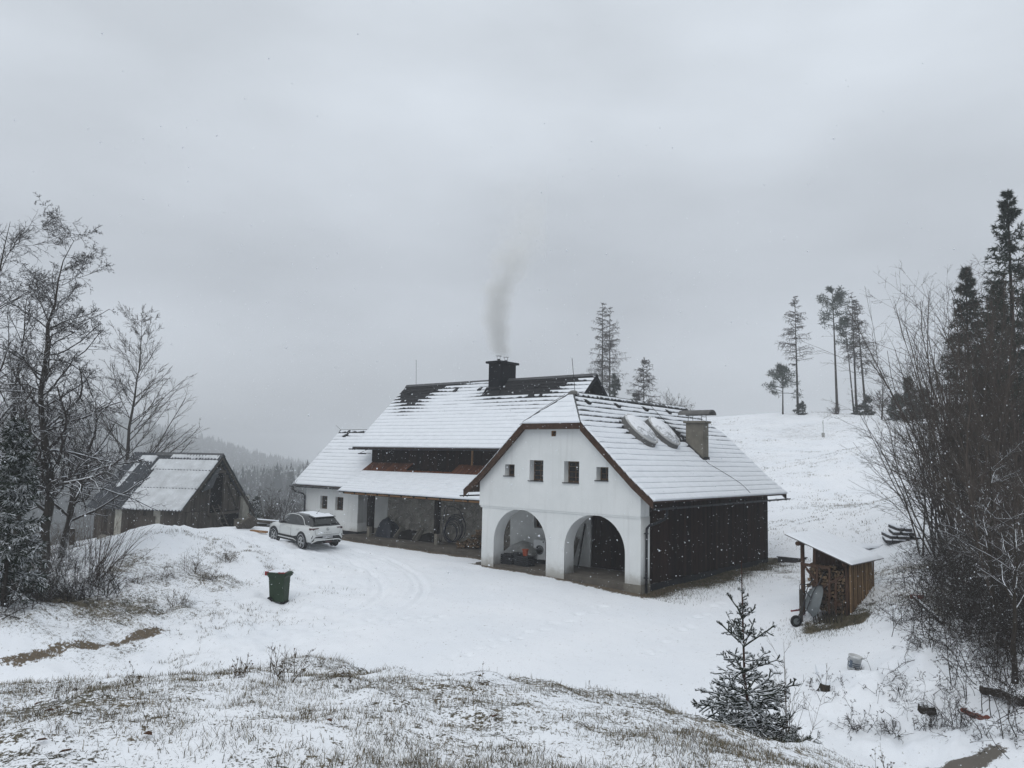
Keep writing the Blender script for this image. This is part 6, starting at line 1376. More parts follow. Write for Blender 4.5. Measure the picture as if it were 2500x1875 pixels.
# ------------------------------------------------------------------ bucket, pipes, stump, planks, step
M['bucket'] = mat('white_bucket', (0.55, 0.56, 0.56), 0.5, 0.15, 5, bump=0.05, spec=0.4); M['stripe'] = mat('grey_blue_print', (0.10, 0.125, 0.16), 0.5, 0.2, 5, bump=0.0)
p = hit(2082, 1634); bk = empty('bucket', (p[0], p[1], gz(p[0], p[1]) - 0.02), 0.3, 'white plastic bucket with grey stripes tilted in the snow', 'bucket'); bk.rotation_euler = (R(10), R(7), 0.3)
MB().lathe([(0.0, 0.0), (0.135, 0.0), (0.165, 0.34), (0.175, 0.34), (0.175, 0.37), (0.160, 0.37), (0.150, 0.30), (0.125, 0.03), (0.0, 0.03)], 28).build('body', M['bucket'], bk, smooth_shade=True)
for z in (0.10, 0.145, 0.19): 
    r_ = 0.1365 + 0.03 * z / 0.34 + 0.0015; MB().lathe([(r_, z), (r_ + 0.0022, z + 0.024)], 28).build('stripe', M['stripe'], bk)
pl_ = MB(); 
for t in np.linspace(R(185), R(212), 6):
    for z in (0.08, 0.27): pl_.v.append(((0.140 + 0.03 * z / 0.34) * math.cos(t), (0.140 + 0.03 * z / 0.34) * math.sin(t), z))
pl_.f = [(2 * i, 2 * i + 2, 2 * i + 3, 2 * i + 1) for i in range(5)]; pl_.build('print_panel', M['stripe'], bk)
MB().tube([(0.176 * math.cos(t), 0.176 * math.sin(t), 0.34 - 0.16 * max(0, math.sin(t))) for t in np.linspace(0, math.pi, 14)], 0.004, 5).build('bail', M['iron'], bk)
MB().lathe([(0.0, 0.315), (0.10, 0.31), (0.152, 0.30)], 20).build('snow_fill', M['snow'], bk)
M['pipe'] = mat('orange_brown_pipe', (0.15, 0.045, 0.030), 0.6, 0.25, 4, bump=0.03, spec=0.25, snow=(0.80, 0.95))
def gpipe(pa, pb, r_, label, bell=True, lift=0.05):
    a = Vector(pa); b = Vector(pb); ga = gz(a.x, a.y); gb = gz(b.x, b.y); print('pipe', a.z - ga, b.z - gb); a.z = ga + lift if lift is not None else a.z; b.z = gb + lift if lift is not None else b.z; d = (b - a).normalized(); m_ = MB()
    m_.tube([a, b], r_, 16); 
    if bell: m_.tube([b - d * 0.02, b + d * 0.14], r_ * 1.22, 16)
    o = m_.build('drain_pipe', M['pipe'], None, smooth_shade=False)
    return tag(o, label, 'pipe')
gpipe(at_depth(2288, 1664, 18.6), at_depth(2393, 1697, 17.4), 0.075, 'long rust red drain pipe half under snow below the thicket', True, None)
gpipe(at_depth(2352, 1734, 16.6), at_depth(2398, 1752, 16.0), 0.07, 'short rust red pipe end poking out of the snow, lower of the two', True, None)
gpipe(hit(2228, 1462), hit(2244, 1465), 0.09, 'reddish pipe stub on the slope behind the firewood shelter', True, 0.05)
a, b = hit(2398, 1700), hit(2500, 1725); o = MB().tube([(a[0], a[1], gz(a[0], a[1]) + 0.12), ((a[0] + b[0]) / 2, (a[1] + b[1]) / 2, gz((a[0] + b[0]) / 2, (a[1] + b[1]) / 2) + 0.18), (b[0], b[1], gz(b[0], b[1]) + 0.1)], [0.10, 0.12, 0.12], 9).build('fallen_log', M['bark'], None); tag(o, 'snow covered fallen trunk in line with the long drain pipe', 'log')
a, b = hit(2232, 1470), hit(2300, 1530); o = MB().tube([(a[0], a[1], gz(a[0], a[1]) + 0.1), (b[0], b[1], gz(b[0], b[1]) + 0.08)], [0.05, 0.06], 8).build('fallen_log', M['bark'], None); tag(o, 'dark pole lying down the slope behind the shelter', 'log')
p = hit(2012, 1690); o = MB().lathe([(0.0, 0.20), (0.08, 0.20), (0.11, 0.15), (0.125, 0.03), (0.2, -0.1)], 11).build('tree_stump', M['bark'], None, (p[0], p[1], gz(p[0], p[1])), (0.12, 0.1, 0)); tag(o, 'dark snow topped stump among dry grass near the little spruce', 'stump'); MB().lathe([(0.0, 0.27), (0.07, 0.26), (0.12, 0.21), (0.11, 0.17)], 11).build('snow_cap', M['snow'], o, smooth_shade=True)
p = hit(2262, 1740); o = MB().lathe([(0.0, 0.12), (0.09, 0.10), (0.16, 0.04), (0.20, -0.1)], 10).build('rock', M['bark'], None, (p[0], p[1], gz(p[0], p[1]))); tag(o, 'dark clod showing under the snow on the right heap', 'rock')
p = hit(2010, 1650); o = MB().add([(-0.12, 0, 0.25), (0.14, 0, 0.25), (0.18, -0.35, 0.02), (-0.15, -0.35, 0.02), (-0.12, 0, -0.05), (0.14, 0, -0.05), (0.18, -0.36, -0.05), (-0.15, -0.36, -0.05)], [(0, 1, 2, 3), (0, 3, 7, 4), (1, 5, 6, 2), (2, 6, 7, 3), (0, 4, 5, 1)]).build('snowy_board', M['snow'], None, (p[0], p[1] + 0.2, gz(p[0], p[1]))); tag(o, 'board propped under smooth snow left of the bucket', 'board')
M['pile_wood'] = mat('dark_wet_plank', (0.045, 0.042, 0.045), 0.85, 0.4, 6, (1, 8, 8), 0.2, 20, spec=0.15)
pc = hit(2180, 1322); rg = np.random.default_rng(15)
plank_me = MB().box(-0.85, 0.85, -0.14, 0.14, 0, 0.13).mesh('old_plank'); plank_me.materials.append(M['pile_wood'])
psnow = MB().box(-0.845, 0.845, -0.135, 0.135, 0.131, 0.18).mesh('snow_cap'); psnow.materials.append(M['snow'])
lay = [(-0.55, 0), (-0.25, 0), (0.05, 0), (0.35, 0), (0.65, 0), (-0.4, 1), (-0.1, 1), (0.2, 1), (0.5, 1), (-0.2, 2), (0.1, 2), (0.38, 2), (-0.05, 3), (0.25, 3)]
for i, (yy, lv_) in enumerate(lay):
    o = bpy.data.objects.new('old_plank', plank_me); COL.objects.link(o); yaw = R(74) + rg.normal(0, 0.05)
    x, y = pc[0] + 0.35 + yy * 1.08, pc[1] - 0.3 * yy + rg.normal(0, 0.10) + 0.06 * lv_
    o.location = (x, y, gz(pc[0], pc[1] - 0.5) + 0.0 + 0.19 * lv_); o.rotation_euler = (rg.normal(0, 0.015), -0.03, yaw); tag(o, 'snow topped plank, ' + ['leftmost', 'second from the left', 'third from the left', 'fourth from the left', 'fifth from the left'][sum(1 for q_ in lay[:i] if q_[1] == lv_)] + ' in the ' + ['lowest', 'second', 'third', 'topmost'][lv_] + ' layer of the hillside stack', 'plank', 'planks stacked on the hillside')
    c = bpy.data.objects.new('snow_cap', psnow); COL.objects.link(c); c.parent = o
o = MB().box(-1.3, 0.9, -0.5, 0.5, -0.05, 0.06).build('old_plank', M['snow'], None, (pc[0] - 1.3, pc[1] + 0.1, gz(pc[0] - 1.3, pc[1]) + 0.12), (0, -0.06, R(14)), bevel=0.03); tag(o, 'wide board buried smoothly in snow left of the plank stack', 'plank')
sp0 = hw(1.0, 12.9); zz = gz(sp0[0], sp0[1]); step = empty('wooden_step', (sp0[0], sp0[1], zz), HYAW, 'low wooden doorstep platform at the far corner of the timber flank', 'step')
for i in range(5): MB().box(-0.55, 0.65, -0.45 + i * 0.19, -0.45 + i * 0.19 + 0.17, 0.16, 0.20).build('board', M['pile_wood'], step)
MB().box(-0.5, 0.6, -0.42, -0.34, -0.1, 0.158).box(-0.5, 0.6, 0.36, 0.44, -0.1, 0.158).build('bearer', M['pile_wood'], step)
MB().box(-0.5, 0.6, -0.40, 0.40, 0.202, 0.225).build('snow_cap', M['snow'], step, bevel=0.01)

# ------------------------------------------------------------------ things kept under the arches and the lean-to
M['enamel'] = mat('white_enamel', (0.55, 0.57, 0.58), 0.35, 0.05, 3, bump=0.0, spec=0.5)
M['crate'] = mat('black_plastic', (0.018, 0.019, 0.022), 0.6, 0.3, 6, bump=0.05, spec=0.3)
def place(name, a, b, z, rot, label, cat, group=None): return empty(name, hw(a, b, z), HYAW + rot, label, cat, group)
wm = place('washing_machine', -6.15, 2.05, 0.0, 0.12, 'white front loading washing machine under the left arch', 'washing machine')
MB().box(-0.30, 0.30, -0.28, 0.28, 0.18, 1.02).build('cabinet', M['enamel'], wm, bevel=0.012)
MB().box(-0.29, 0.29, -0.27, 0.27, 0.0, 0.178).build('plinth', M['crate'], wm)
MB().box(-0.295, 0.295, -0.292, -0.281, 0.90, 1.01).build('control_panel', M['enamel'], wm); MB().tube([(0.2, -0.293, 0.955), (0.2, -0.315, 0.955)], 0.03, 12).build('knob', M['crate'], wm)
dr = MB().lathe([(0.165, 0), (0.21, 0.0), (0.20, 0.03), (0.165, 0.03)], 28, m=Matrix.Translation((0.0, -0.281, 0.60)) @ Matrix.Rotation(R(90), 4, 'X')).build('porthole_ring', M['barrow'], wm, smooth_shade=True); MB().lathe([(0.165, 0.01), (0.10, 0.04), (0.0, 0.05)], 24, m=Matrix.Translation((0.0, -0.281, 0.60)) @ Matrix.Rotation(R(90), 4, 'X')).build('porthole_glass', M['glass'], dr, smooth_shade=True)
M['film'] = mat('grey_plastic_film', (0.20, 0.205, 0.20), 0.35, 0.35, 4, bump=0.6, bscale=9, spec=0.5)
rg = np.random.default_rng(4); nu, nv = 26, 16; V = []
for j in range(nv):
    t = j / (nv - 1)
    for i in range(nu):
        u_ = i / (nu - 1); w = 0.98 * math.sin(math.pi * min(max(u_, 0.02), 0.98)) ** 0.45 * (0.55 + 0.45 * u_)
        x = -0.95 + 1.9 * u_; y = -0.55 + 1.1 * t; z = w * math.sin(math.pi * min(max(t, 0.0), 1.0)) ** 0.35 + 0.02
        z += 0.12 * (fbm(x * 3, y * 3, 3, 500) - 0.5) * (z > 0.1); V.append((x, y, max(0.0, z)))
ii = np.arange(nu * nv).reshape(nv, nu); q = np.stack([ii[:-1, :-1], ii[:-1, 1:], ii[1:, 1:], ii[1:, :-1]], -1).reshape(-1, 4)
o = link('covered_heap', np_mesh('covered_heap', np.array(V), q), M['film'], None, hw(-7.15, 1.75, 0.1), (0, 0, HYAW)); tag(o, 'crumpled plastic sheet draped over a heap under the left arch', 'plastic sheet')
for a, lab in ((-7.0, 'dark plastic crate nearest the left pillar under the arch'), (-6.1, 'stack of dark slats right of the dark crate under the arch')):
    cr_ = place('crate', a, 0.75, 0.0, 0.0, lab, 'crate', 'crates under the left arch')
    for k in range(5): MB().box(-0.34, 0.34, -0.26, 0.26, 0.02 + k * 0.085, 0.085 + k * 0.085).build('layer', M['crate'], cr_)
o = MB().lathe([(0.0, 0.0), (0.10, 0.0), (0.13, 0.24), (0.15, 0.24), (0.15, 0.28), (0.13, 0.28), (0.12, 0.2), (0.0, 0.2)], 18).build('flower_pot', mat('terracotta', (0.30, 0.065, 0.030), 0.7, 0.2, 5), None, hw(-6.1, 0.75, 0.43)); tag(o, 'orange plant pot standing on the slat stack under the arch', 'pot')
o = MB().lathe([(0.0, 0), (0.19, 0.0), (0.22, 0.5), (0.20, 0.52), (0.0, 0.5)], 16).build('black_tub', M['crate'], None, hw(-6.55, 0.78, 0.0)); tag(o, 'round black tub between the crate and the slat stack', 'tub')
def lean(a0, b0, a1, b1, h, w, label, mt='old_wood', t=0.035, z0=0.0):
    pa = hw(a0, b0, z0); pb = hw(a1, b1, h); o = MB().bar((0, 0, 0), tuple(pb - pa), w, t, (HU[0], HU[1], 0)).build('leaning_board', M[mt], None, pa); return tag(o, label, 'board')
lean(-5.45, 1.9, -5.35, 2.4, 1.55, 0.30, 'tall board leaning on the back wall right of the washing machine', 'concrete'); lean(-5.15, 1.7, -5.0, 2.35, 1.75, 0.16, 'narrow plank leaning behind the arch pillar', 'old_wood')
lean(-4.75, 0.85, -4.72, 0.86, 0.95, 0.16, 'upright dark post against the middle pillar in the left arch', 'beam', 0.14)
lean(-4.95, 1.9, -4.80, 2.45, 1.6, 0.36, 'wide brown panel leaning in the right arch', 'verge'); lean(-4.35, 2.2, -4.2, 2.5, 1.85, 0.07, 'thin lath leaning beside the wide panel in the right arch', 'beam'); lean(-4.6, 1.95, -4.5, 2.42, 1.2, 0.22, 'shorter pale board leaning in front of the wide panel', 'concrete')
M['hose'] = mat('dark_blue_hose', (0.012, 0.016, 0.035), 0.45, 0.3, 6, bump=0.0, spec=0.4)
hc = place('hose_coil', -13.95, 4.45, 0.62, 0.0, 'upright coil of dark blue pipe behind the middle post', 'hose')
rg = np.random.default_rng(6)
for k in range(7):
    r_ = 0.46 + 0.04 * k + 0.02 * rg.random(); y = -0.25 + 0.075 * k; ox = rg.normal(0, 0.03)
    MB().tube([(ox + r_ * math.cos(t), y + 0.05 * math.sin(t), 0.05 + (r_ + 0.0) * math.sin(t) + (r_ - 0.55)) for t in np.linspace(0, 2 * math.pi, 30)], 0.017, 6, False).build('loop', M['hose'], hc, smooth_shade=True)
MB().tube([(-0.9 + 0.25 * t + 0.0, 0.1, -0.55 + 1.9 * math.sin(math.pi * min(1, t * 0.5))) for t in np.linspace(0, 1.0, 12)] + [(-0.1, 0.1, 1.35), (0.35, 0.1, 1.2), (0.7, 0.1, 0.7)], 0.014, 6).build('loose_end', M['hose'], hc, smooth_shade=True)
heap = log_mesh(1, 0.34, 0.06); rg = np.random.default_rng(21)
HL = [log_mesh(20 + i, 0.34, 0.062) for i in range(10)]
for i in range(150):
    a = -11.55 + rg.normal(0, 0.72); b = 3.95 + rg.normal(0, 0.30); mx = 0.95 * math.exp(-((a + 11.4) / 0.85) ** 2) * math.exp(-((b - 4.15) / 0.55) ** 2)
    if a > -10.2 or a < -13.2 or b > 4.6: continue
    z = 0.07 + mx * rg.random() ** 0.6
    o = bpy.data.objects.new('firewood_log', HL[rg.integers(10)]); COL.objects.link(o); o.location = hw(a, b, z); o.rotation_euler = (rg.normal(0, 0.5), rg.random() * 6.28, rg.random() * 6.28)
    tag(o, 'split log in the loose heap under the lean-to roof', 'firewood', 'logs heaped under the lean-to')
M['tarp'] = mat('dark_blue_tarp', (0.014, 0.018, 0.030), 0.5, 0.4, 5, bump=0.5, bscale=12, spec=0.4)
def lump(name, a, b, sx, sy, h, label, mt, cat, seed):
    nu, nv = 18, 12; V = []
    for j in range(nv):
        for i in range(nu):
            x = -1 + 2 * i / (nu - 1); y = -1 + 2 * j / (nv - 1); d = min(1, max(abs(x), abs(y)) ** 2.2); z = h * (1 - d) ** 0.5 * (0.7 + 0.6 * float(fbm(np.array([x * 2 + seed]), np.array([y * 2.0]), 3, seed)[0]))
            V.append((x * sx, y * sy, z))
    ii = np.arange(nu * nv).reshape(nv, nu); q = np.stack([ii[:-1, :-1], ii[:-1, 1:], ii[1:, 1:], ii[1:, :-1]], -1).reshape(-1, 4)
    o = link(name, np_mesh(name, np.array(V), q), M[mt], None, hw(a, b, 0.02), (0, 0, HYAW), smooth_shade=False); return tag(o, label, cat)
lump('tarp_bundle', -18.75, 4.2, 0.62, 0.45, 0.95, 'dark blue tarp bundle at the end of the rubble wall', 'tarp', 'tarp', 3)
lump('sack_heap', -17.0, 4.3, 0.65, 0.38, 0.55, 'low dark heap of sacks between the tarp and the hose', 'beam', 'sack', 8); lump('sack_heap', -15.6, 4.35, 0.55, 0.35, 0.42, 'small dark heap just left of the hose coil', 'beam', 'sack', 12)
for a, lab in ((-17.75, 'grey slab leaning beside the blue tarp bundle'), (-16.25, 'grey slab leaning on the sack heap, nearer the hose')): lean(a, 3.85, a + 0.15, 4.3, 0.62, 0.34, lab, 'concrete', 0.06, 0.02)
lean(-16.0, 3.75, -15.95, 4.3, 0.7, 0.20, 'narrow grey slab leaning between the sacks and the hose', 'concrete', 0.05, 0.02)
# ------------------------------------------------------------------ the parked car (x forward, y to its left)
def paint(name, col, rough=0.25):
    m, nt, bs = _new(name); nt.links.new(_mix(nt, _noise(nt, 5), col, tuple(c * 0.94 for c in col)), bs.inputs['Base Color'])
    bs.inputs['Roughness'].default_value = rough; bs.inputs['Coat Weight'].default_value = 0.4; bs.inputs['Coat Roughness'].default_value = 0.08; return m
M['car_white'] = paint('white_car_paint', (0.62, 0.635, 0.625)); M['car_black'] = paint('black_car_paint', (0.012, 0.013, 0.014)); M['clad'] = mat('black_cladding', (0.017, 0.018, 0.019), 0.65, 0.2, 6, bump=0.05)
M['car_glass'] = glass('car_glass', (0.010, 0.012, 0.012), 0.06); M['lamp_red'] = paint('dark_red_lamp', (0.05, 0.006, 0.008), 0.15); M['alloy'] = mat('silver_wheel', (0.42, 0.43, 0.44), 0.4, 0.15, 6, bump=0.0, spec=0.5)
M['plate'] = mat('number_plate_white', (0.55, 0.56, 0.57), 0.5, 0.05, 6, bump=0.0); M['ink'] = mat('black_ink', (0.01, 0.01, 0.012), 0.6, 0.1, 5, bump=0.0); M['chrome'] = mat('dark_chrome', (0.12, 0.12, 0.125), 0.3, 0.1, 5, bump=0.0, metal=0.6)
rl = at_z(738.5, 1339, 0.30); hd = R(134.5); dfw = np.array([math.cos(hd), math.sin(hd)]); dlf = np.array([-math.sin(hd), math.cos(hd)])
cpos = rl[:2] + dfw * 1.28 - dlf * 0.80
car = empty('parked_car', (cpos[0], cpos[1], 0.345), 0, 'white compact hatchback with black roof parked before the low house', 'car'); car.rotation_euler = (R(-1.4), R(-1.5), hd)
car.rotation_mode = 'XYZ'
def loft_sections(secs, mt, name, parent, caps=True, sm=True):
    """secs: list of (x, [(y,z)...]) half profiles from bottom centre to top centre, mirrored"""
    m_ = MB(); n = None
    for x, pr in secs:
        full = [(x, y, z) for y, z in pr] + [(x, -y, z) for y, z in reversed(pr[1:-1])]
        n = len(full); m_.v += full
    for i in range(len(secs) - 1):
        for k in range(n): m_.f.append((i * n + k, i * n + (k + 1) % n, (i + 1) * n + (k + 1) % n, (i + 1) * n + k))
    if caps: m_.f += [tuple(reversed(range(n))), tuple((len(secs) - 1) * n + k for k in range(n))]
    return m_.build(name, mt, parent, smooth_shade=sm)
def sec(x, w, zb, zs, zt, wt): return (x, [(0, zb), (w * 0.86, zb), (w * 0.975, zb + 0.06), (w, zb + 0.22), (w * 0.992, zs - 0.13), (w * 0.97, zs - 0.02), (w * 0.935, zs + 0.04), (wt, zt), (wt * 0.9, zt + 0.012), (0, zt + 0.02)])
body = loft_sections([sec(-2.06, 0.70, 0.50, 0.86, 0.96, 0.62), sec(-2.03, 0.82, 0.40, 0.88, 1.00, 0.70), sec(-1.92, 0.875, 0.33, 0.92, 1.04, 0.75), sec(-1.6, 0.895, 0.30, 0.93, 1.06, 0.79), sec(-1.0, 0.892, 0.28, 0.92, 1.04, 0.80), sec(-0.3, 0.880, 0.28, 0.90, 1.00, 0.80),
                      sec(0.5, 0.880, 0.28, 0.89, 0.98, 0.79), sec(1.0, 0.888, 0.28, 0.88, 0.97, 0.76), sec(1.5, 0.880, 0.30, 0.84, 0.94, 0.70), sec(1.85, 0.84, 0.33, 0.78, 0.88, 0.64), sec(2.03, 0.74, 0.38, 0.70, 0.80, 0.55), sec(2.09, 0.60, 0.45, 0.62, 0.70, 0.42)], M['car_white'], 'body', car)
def gsec(x, w0, z0, w1, z1): return (x, [(0, z0), (w0, z0), (w0 * 0.985, z0 + (z1 - z0) * 0.12), (w0 + (w1 - w0) * 0.62, z0 + (z1 - z0) * 0.66), (w1 + 0.04 * (w0 - w1), z1 - 0.045), (w1 * 0.86, z1 - 0.012), (0, z1)])
cab = loft_sections([gsec(-1.96, 0.74, 1.02, 0.70, 1.07), gsec(-1.86, 0.765, 1.02, 0.66, 1.20), gsec(-1.66, 0.785, 1.02, 0.60, 1.40), gsec(-1.50, 0.79, 1.02, 0.585, 1.475), gsec(-1.1, 0.80, 1.00, 0.595, 1.515), gsec(-0.5, 0.80, 0.98, 0.60, 1.53), gsec(0.0, 0.80, 0.97, 0.60, 1.515), gsec(0.30, 0.79, 0.96, 0.59, 1.46), gsec(0.62, 0.77, 0.95, 0.62, 1.27), gsec(0.95, 0.74, 0.94, 0.66, 1.05), gsec(1.12, 0.70, 0.93, 0.66, 0.98)], M['car_black'], 'roof', car)
def side_y(x, z, off=0.012):          # surface of the cabin side
    w0 = 0.80 if x > -1.3 else 0.785; t = (z - 1.0) / 0.5; return (w0 - 0.20 * min(max(t, 0), 1)) + off
for s in (1, -1):
    for nm, pts in (('side_window', [(0.62, 1.04), (-0.28, 1.06), (-0.26, 1.42), (0.20, 1.41)]), ('side_window', [(-0.34, 1.06), (-1.12, 1.09), (-0.92, 1.36), (-0.33, 1.42)])):
        MB().add([(x, s * side_y(x, z), z) for x, z in pts], [(0, 1, 2, 3) if s < 0 else (3, 2, 1, 0)]).build(nm, M['car_glass'], car)
    MB().tube([(0.75, s * 0.80, 1.035), (-0.3, s * 0.815, 1.045), (-1.15, s * 0.815, 1.07)], 0.010, 6).build('window_trim', M['car_black'], car)
    MB().tube([(0.55, s * 0.715, 1.30), (0.28, s * 0.665, 1.44), (0.0, s * 0.655, 1.475), (-0.55, s * 0.66, 1.475), (-0.95, s * 0.68, 1.41), (-1.2, s * 0.725, 1.28), (-1.36, s * 0.78, 1.13), (-1.46, s * 0.80, 1.07), (-1.80, s * 0.775, 1.06)], 0.017, 6).build('roof_strip', M['car_white'], car, smooth_shade=True)
    MB().box(0.42, 0.62, s * 0.92 - 0.10, s * 0.92 + 0.10, 1.00, 1.13).build('mirror', M['car_black'], car, bevel=0.03)
    for x in (-0.02, -0.92): MB().box(x - 0.10, x + 0.10, s * 0.895 - 0.012, s * 0.895 + 0.012, 0.845, 0.875).build('door_handle', M['car_white'], car, bevel=0.006)
    for x in (0.72, -0.30): MB().tube([(x, s * 0.868, 0.99), (x - 0.01, s * 0.889, 0.8), (x - 0.02, s * 0.893, 0.46)], 0.004, 4).build('door_gap', M['clad'], car)
    MB().add([(0.95, s * 0.897, 0.27), (-0.95, s * 0.897, 0.27), (-0.92, s * 0.907, 0.56), (-0.55, s * 0.907, 0.50), (0.92, s * 0.907, 0.50), (0.95, s * 0.6, 0.27), (-0.95, s * 0.6, 0.27)], [(0, 1, 2, 3, 4), (0, 5, 6, 1)]).build('sill', M['clad'], car)
    MB().bar((0.85, s * 0.913, 0.385), (-0.62, s * 0.913, 0.385), 0.012, 0.045).bar((-0.62, s * 0.913, 0.385), (-0.86, s * 0.913, 0.33), 0.012, 0.03).build('sill_stripe', M['car_white'], car)
    for ax in (-1.28, 1.28):
        a = MB(); nn = 18
        for t in np.linspace(R(-18), R(198), nn):
            for r_, yy in ((0.345, 0.885), (0.455, 0.888), (0.45, 0.908), (0.345, 0.908)): a.v.append((ax + r_ * math.cos(t), s * yy, 0.335 + r_ * math.sin(t)))
        for i in range(nn - 1):
            for k in range(4): a.f.append((i * 4 + k, i * 4 + (k + 1) % 4, i * 4 + 4 + (k + 1) % 4, i * 4 + 4 + k))
        a.build('wheel_arch', M['clad'], car)
        MB().lathe([(0.0, 0.0), (0.365, 0.0), (0.365, 0.01), (0.0, 0.01)], 24, m=Matrix.Translation((ax, s * 0.892 - (0.005 if s > 0 else -0.005), 0.335)) @ Matrix.Rotation(R(90), 4, 'X')).build('wheel_well', M['void'], car)
        W = Matrix.Translation((ax, s * 0.80, 0.33)) @ Matrix.Rotation(R(-90 * s), 4, 'X')
        wh = MB().lathe([(0.215, -0.10), (0.30, -0.105), (0.328, -0.085), (0.33, 0.0), (0.328, 0.095), (0.30, 0.115), (0.215, 0.11)], 32, m=W).build('wheel', M['rubber'], car, smooth_shade=True)
        MB().lathe([(0.198, 0.06), (0.222, 0.114), (0.228, 0.114), (0.215, 0.05)], 32, m=W).build('rim', M['alloy'], wh, smooth_shade=True)
        MB().lathe([(0.0, 0.05), (0.2, 0.05)], 24, m=W).build('disc', M['void'], wh)
        sp = MB()
        for k in range(5):
            for dv in (-0.17, 0.17):
                t = 2 * math.pi * k / 5 + 0.3; sp.bar(W @ Vector((0.04 * math.cos(t), 0.04 * math.sin(t), 0.10)), W @ Vector((0.212 * math.cos(t + dv), 0.212 * math.sin(t + dv), 0.108)), 0.030, 0.02, W.to_3x3() @ Vector((0, 0, 1)))
        sp.lathe([(0.0, 0.118), (0.045, 0.115), (0.05, 0.09)], 14, m=W); sp.build('spokes', M['alloy'], wh)
        MB().lathe([(0.303, 0.1145), (0.312, 0.111), (0.314, 0.113), (0.304, 0.117)], 32, m=W).build('snow_ring', M['snow'], wh)
    # tail lamp, reflector fin
    MB().add([(-1.90, s * 0.868, 0.99), (-2.045, s * 0.76, 0.985), (-2.075, s * 0.44, 0.99), (-2.075, s * 0.50, 0.945), (-2.07, s * 0.66, 0.93), (-2.055, s * 0.74, 0.885), (-1.93, s * 0.875, 0.90)], [(0, 1, 5, 6), (1, 2, 3, 4, 5)] if s > 0 else [(6, 5, 1, 0), (5, 4, 3, 2, 1)]).build('tail_lamp', M['lamp_red'], car)
    MB().bar((-2.035, s * 0.745, 0.66), (-2.02, s * 0.80, 0.52), 0.03, 0.035).build('bumper_fin', M['clad'], car)
MB().add([(-1.955, -0.60, 1.115), (-1.955, 0.60, 1.115), (-1.70, 0.50, 1.39), (-1.70, -0.50, 1.39)], [(0, 1, 2, 3)]).build('rear_window', M['car_glass'], car)
for v_ in [o for o in car.children if o.name.startswith('rear_window')]: v_.location = (-0.035, 0, 0.02)
MB().add([(-1.30, -0.60, 1.515), (-1.30, 0.60, 1.515), (-1.80, 0.56, 1.445), (-1.80, -0.56, 1.445), (-1.30, -0.60, 1.49), (-1.30, 0.60, 1.49), (-1.80, 0.56, 1.415), (-1.80, -0.56, 1.415)], [(0, 1, 2, 3), (7, 6, 5, 4), (2, 6, 7, 3), (0, 3, 7, 4), (1, 5, 6, 2)]).build('spoiler', M['car_black'], car)
MB().add([(-1.30, -0.52, 1.522), (-1.30, 0.52, 1.522), (-1.78, 0.50, 1.452), (-1.78, -0.50, 1.452), (-1.30, -0.48, 1.537), (-1.30, 0.48, 1.537), (-1.76, 0.46, 1.472), (-1.76, -0.46, 1.472)], [(4, 5, 6, 7), (0, 1, 5, 4), (1, 2, 6, 5), (2, 3, 7, 6), (3, 0, 4, 7)]).build('snow_on_spoiler', M['snow'], car)
MB().add([(-1.14, -0.38, 1.512), (-1.14, 0.38, 1.512), (-0.1, 0.38, 1.522), (-0.1, -0.38, 1.522), (-1.10, -0.35, 1.532), (-1.10, 0.35, 1.532), (-0.14, 0.35, 1.54), (-0.14, -0.35, 1.54)], [(7, 6, 5, 4), (0, 4, 5, 1), (1, 5, 6, 2), (2, 6, 7, 3), (3, 7, 4, 0)]).build('snow_on_roof', M['snow'], car)
MB().tube([(-1.15, 0.05, 1.53), (-1.38, 0.05, 1.72)], 0.008, 5).lathe([(0.03, 0.0), (0.0, 0.03)], 8, (-1.15, 0.05, 1.53)).build('aerial', M['clad'], car)
MB().tube([(-2.02, 0.0, 1.11), (-2.0, -0.32, 1.16), (-2.0, -0.36, 1.17)], 0.014, 6).build('rear_wiper', M['clad'], car)
MB().add([(-2.075, -0.60, 0.60), (-2.075, 0.60, 0.60), (-2.06, 0.74, 0.47), (-2.02, 0.80, 0.36), (-1.98, 0.70, 0.26), (-1.98, -0.70, 0.26), (-2.02, -0.80, 0.36), (-2.06, -0.74, 0.47), (-1.9, -0.7, 0.26), (-1.9, 0.7, 0.26)], [(0, 7, 6, 5, 4, 3, 2, 1), (5, 8, 9, 4)]).build('lower_bumper', M['clad'], car)
MB().tube([(-2.03, 0.80, 0.33), (-2.085, 0.60, 0.425), (-2.095, 0.45, 0.44), (-2.095, -0.45, 0.44), (-2.085, -0.60, 0.425), (-2.03, -0.80, 0.33)], 0.026, 8).build('bumper_stripe', M['car_white'], car, smooth_shade=True)
MB().bar((-2.09, -0.22, 0.34), (-2.09, 0.12, 0.34), 0.01, 0.05).build('fog_lamp', M['lamp_red'], car)
MB().tube([(-2.081, 0.62, 0.70), (-2.083, 0.58, 0.665), (-2.083, -0.58, 0.665), (-2.081, -0.62, 0.70)], 0.006, 4).tube([(-2.081, 0.62, 0.70), (-2.078, 0.66, 0.90)], 0.004, 4).tube([(-2.081, -0.62, 0.70), (-2.078, -0.66, 0.90)], 0.004, 4).build('tailgate_gap', M['clad'], car)
npl = MB().box(-2.098, -2.086, -0.26, 0.26, 0.515, 0.625).build('number_plate', M['plate'], car)
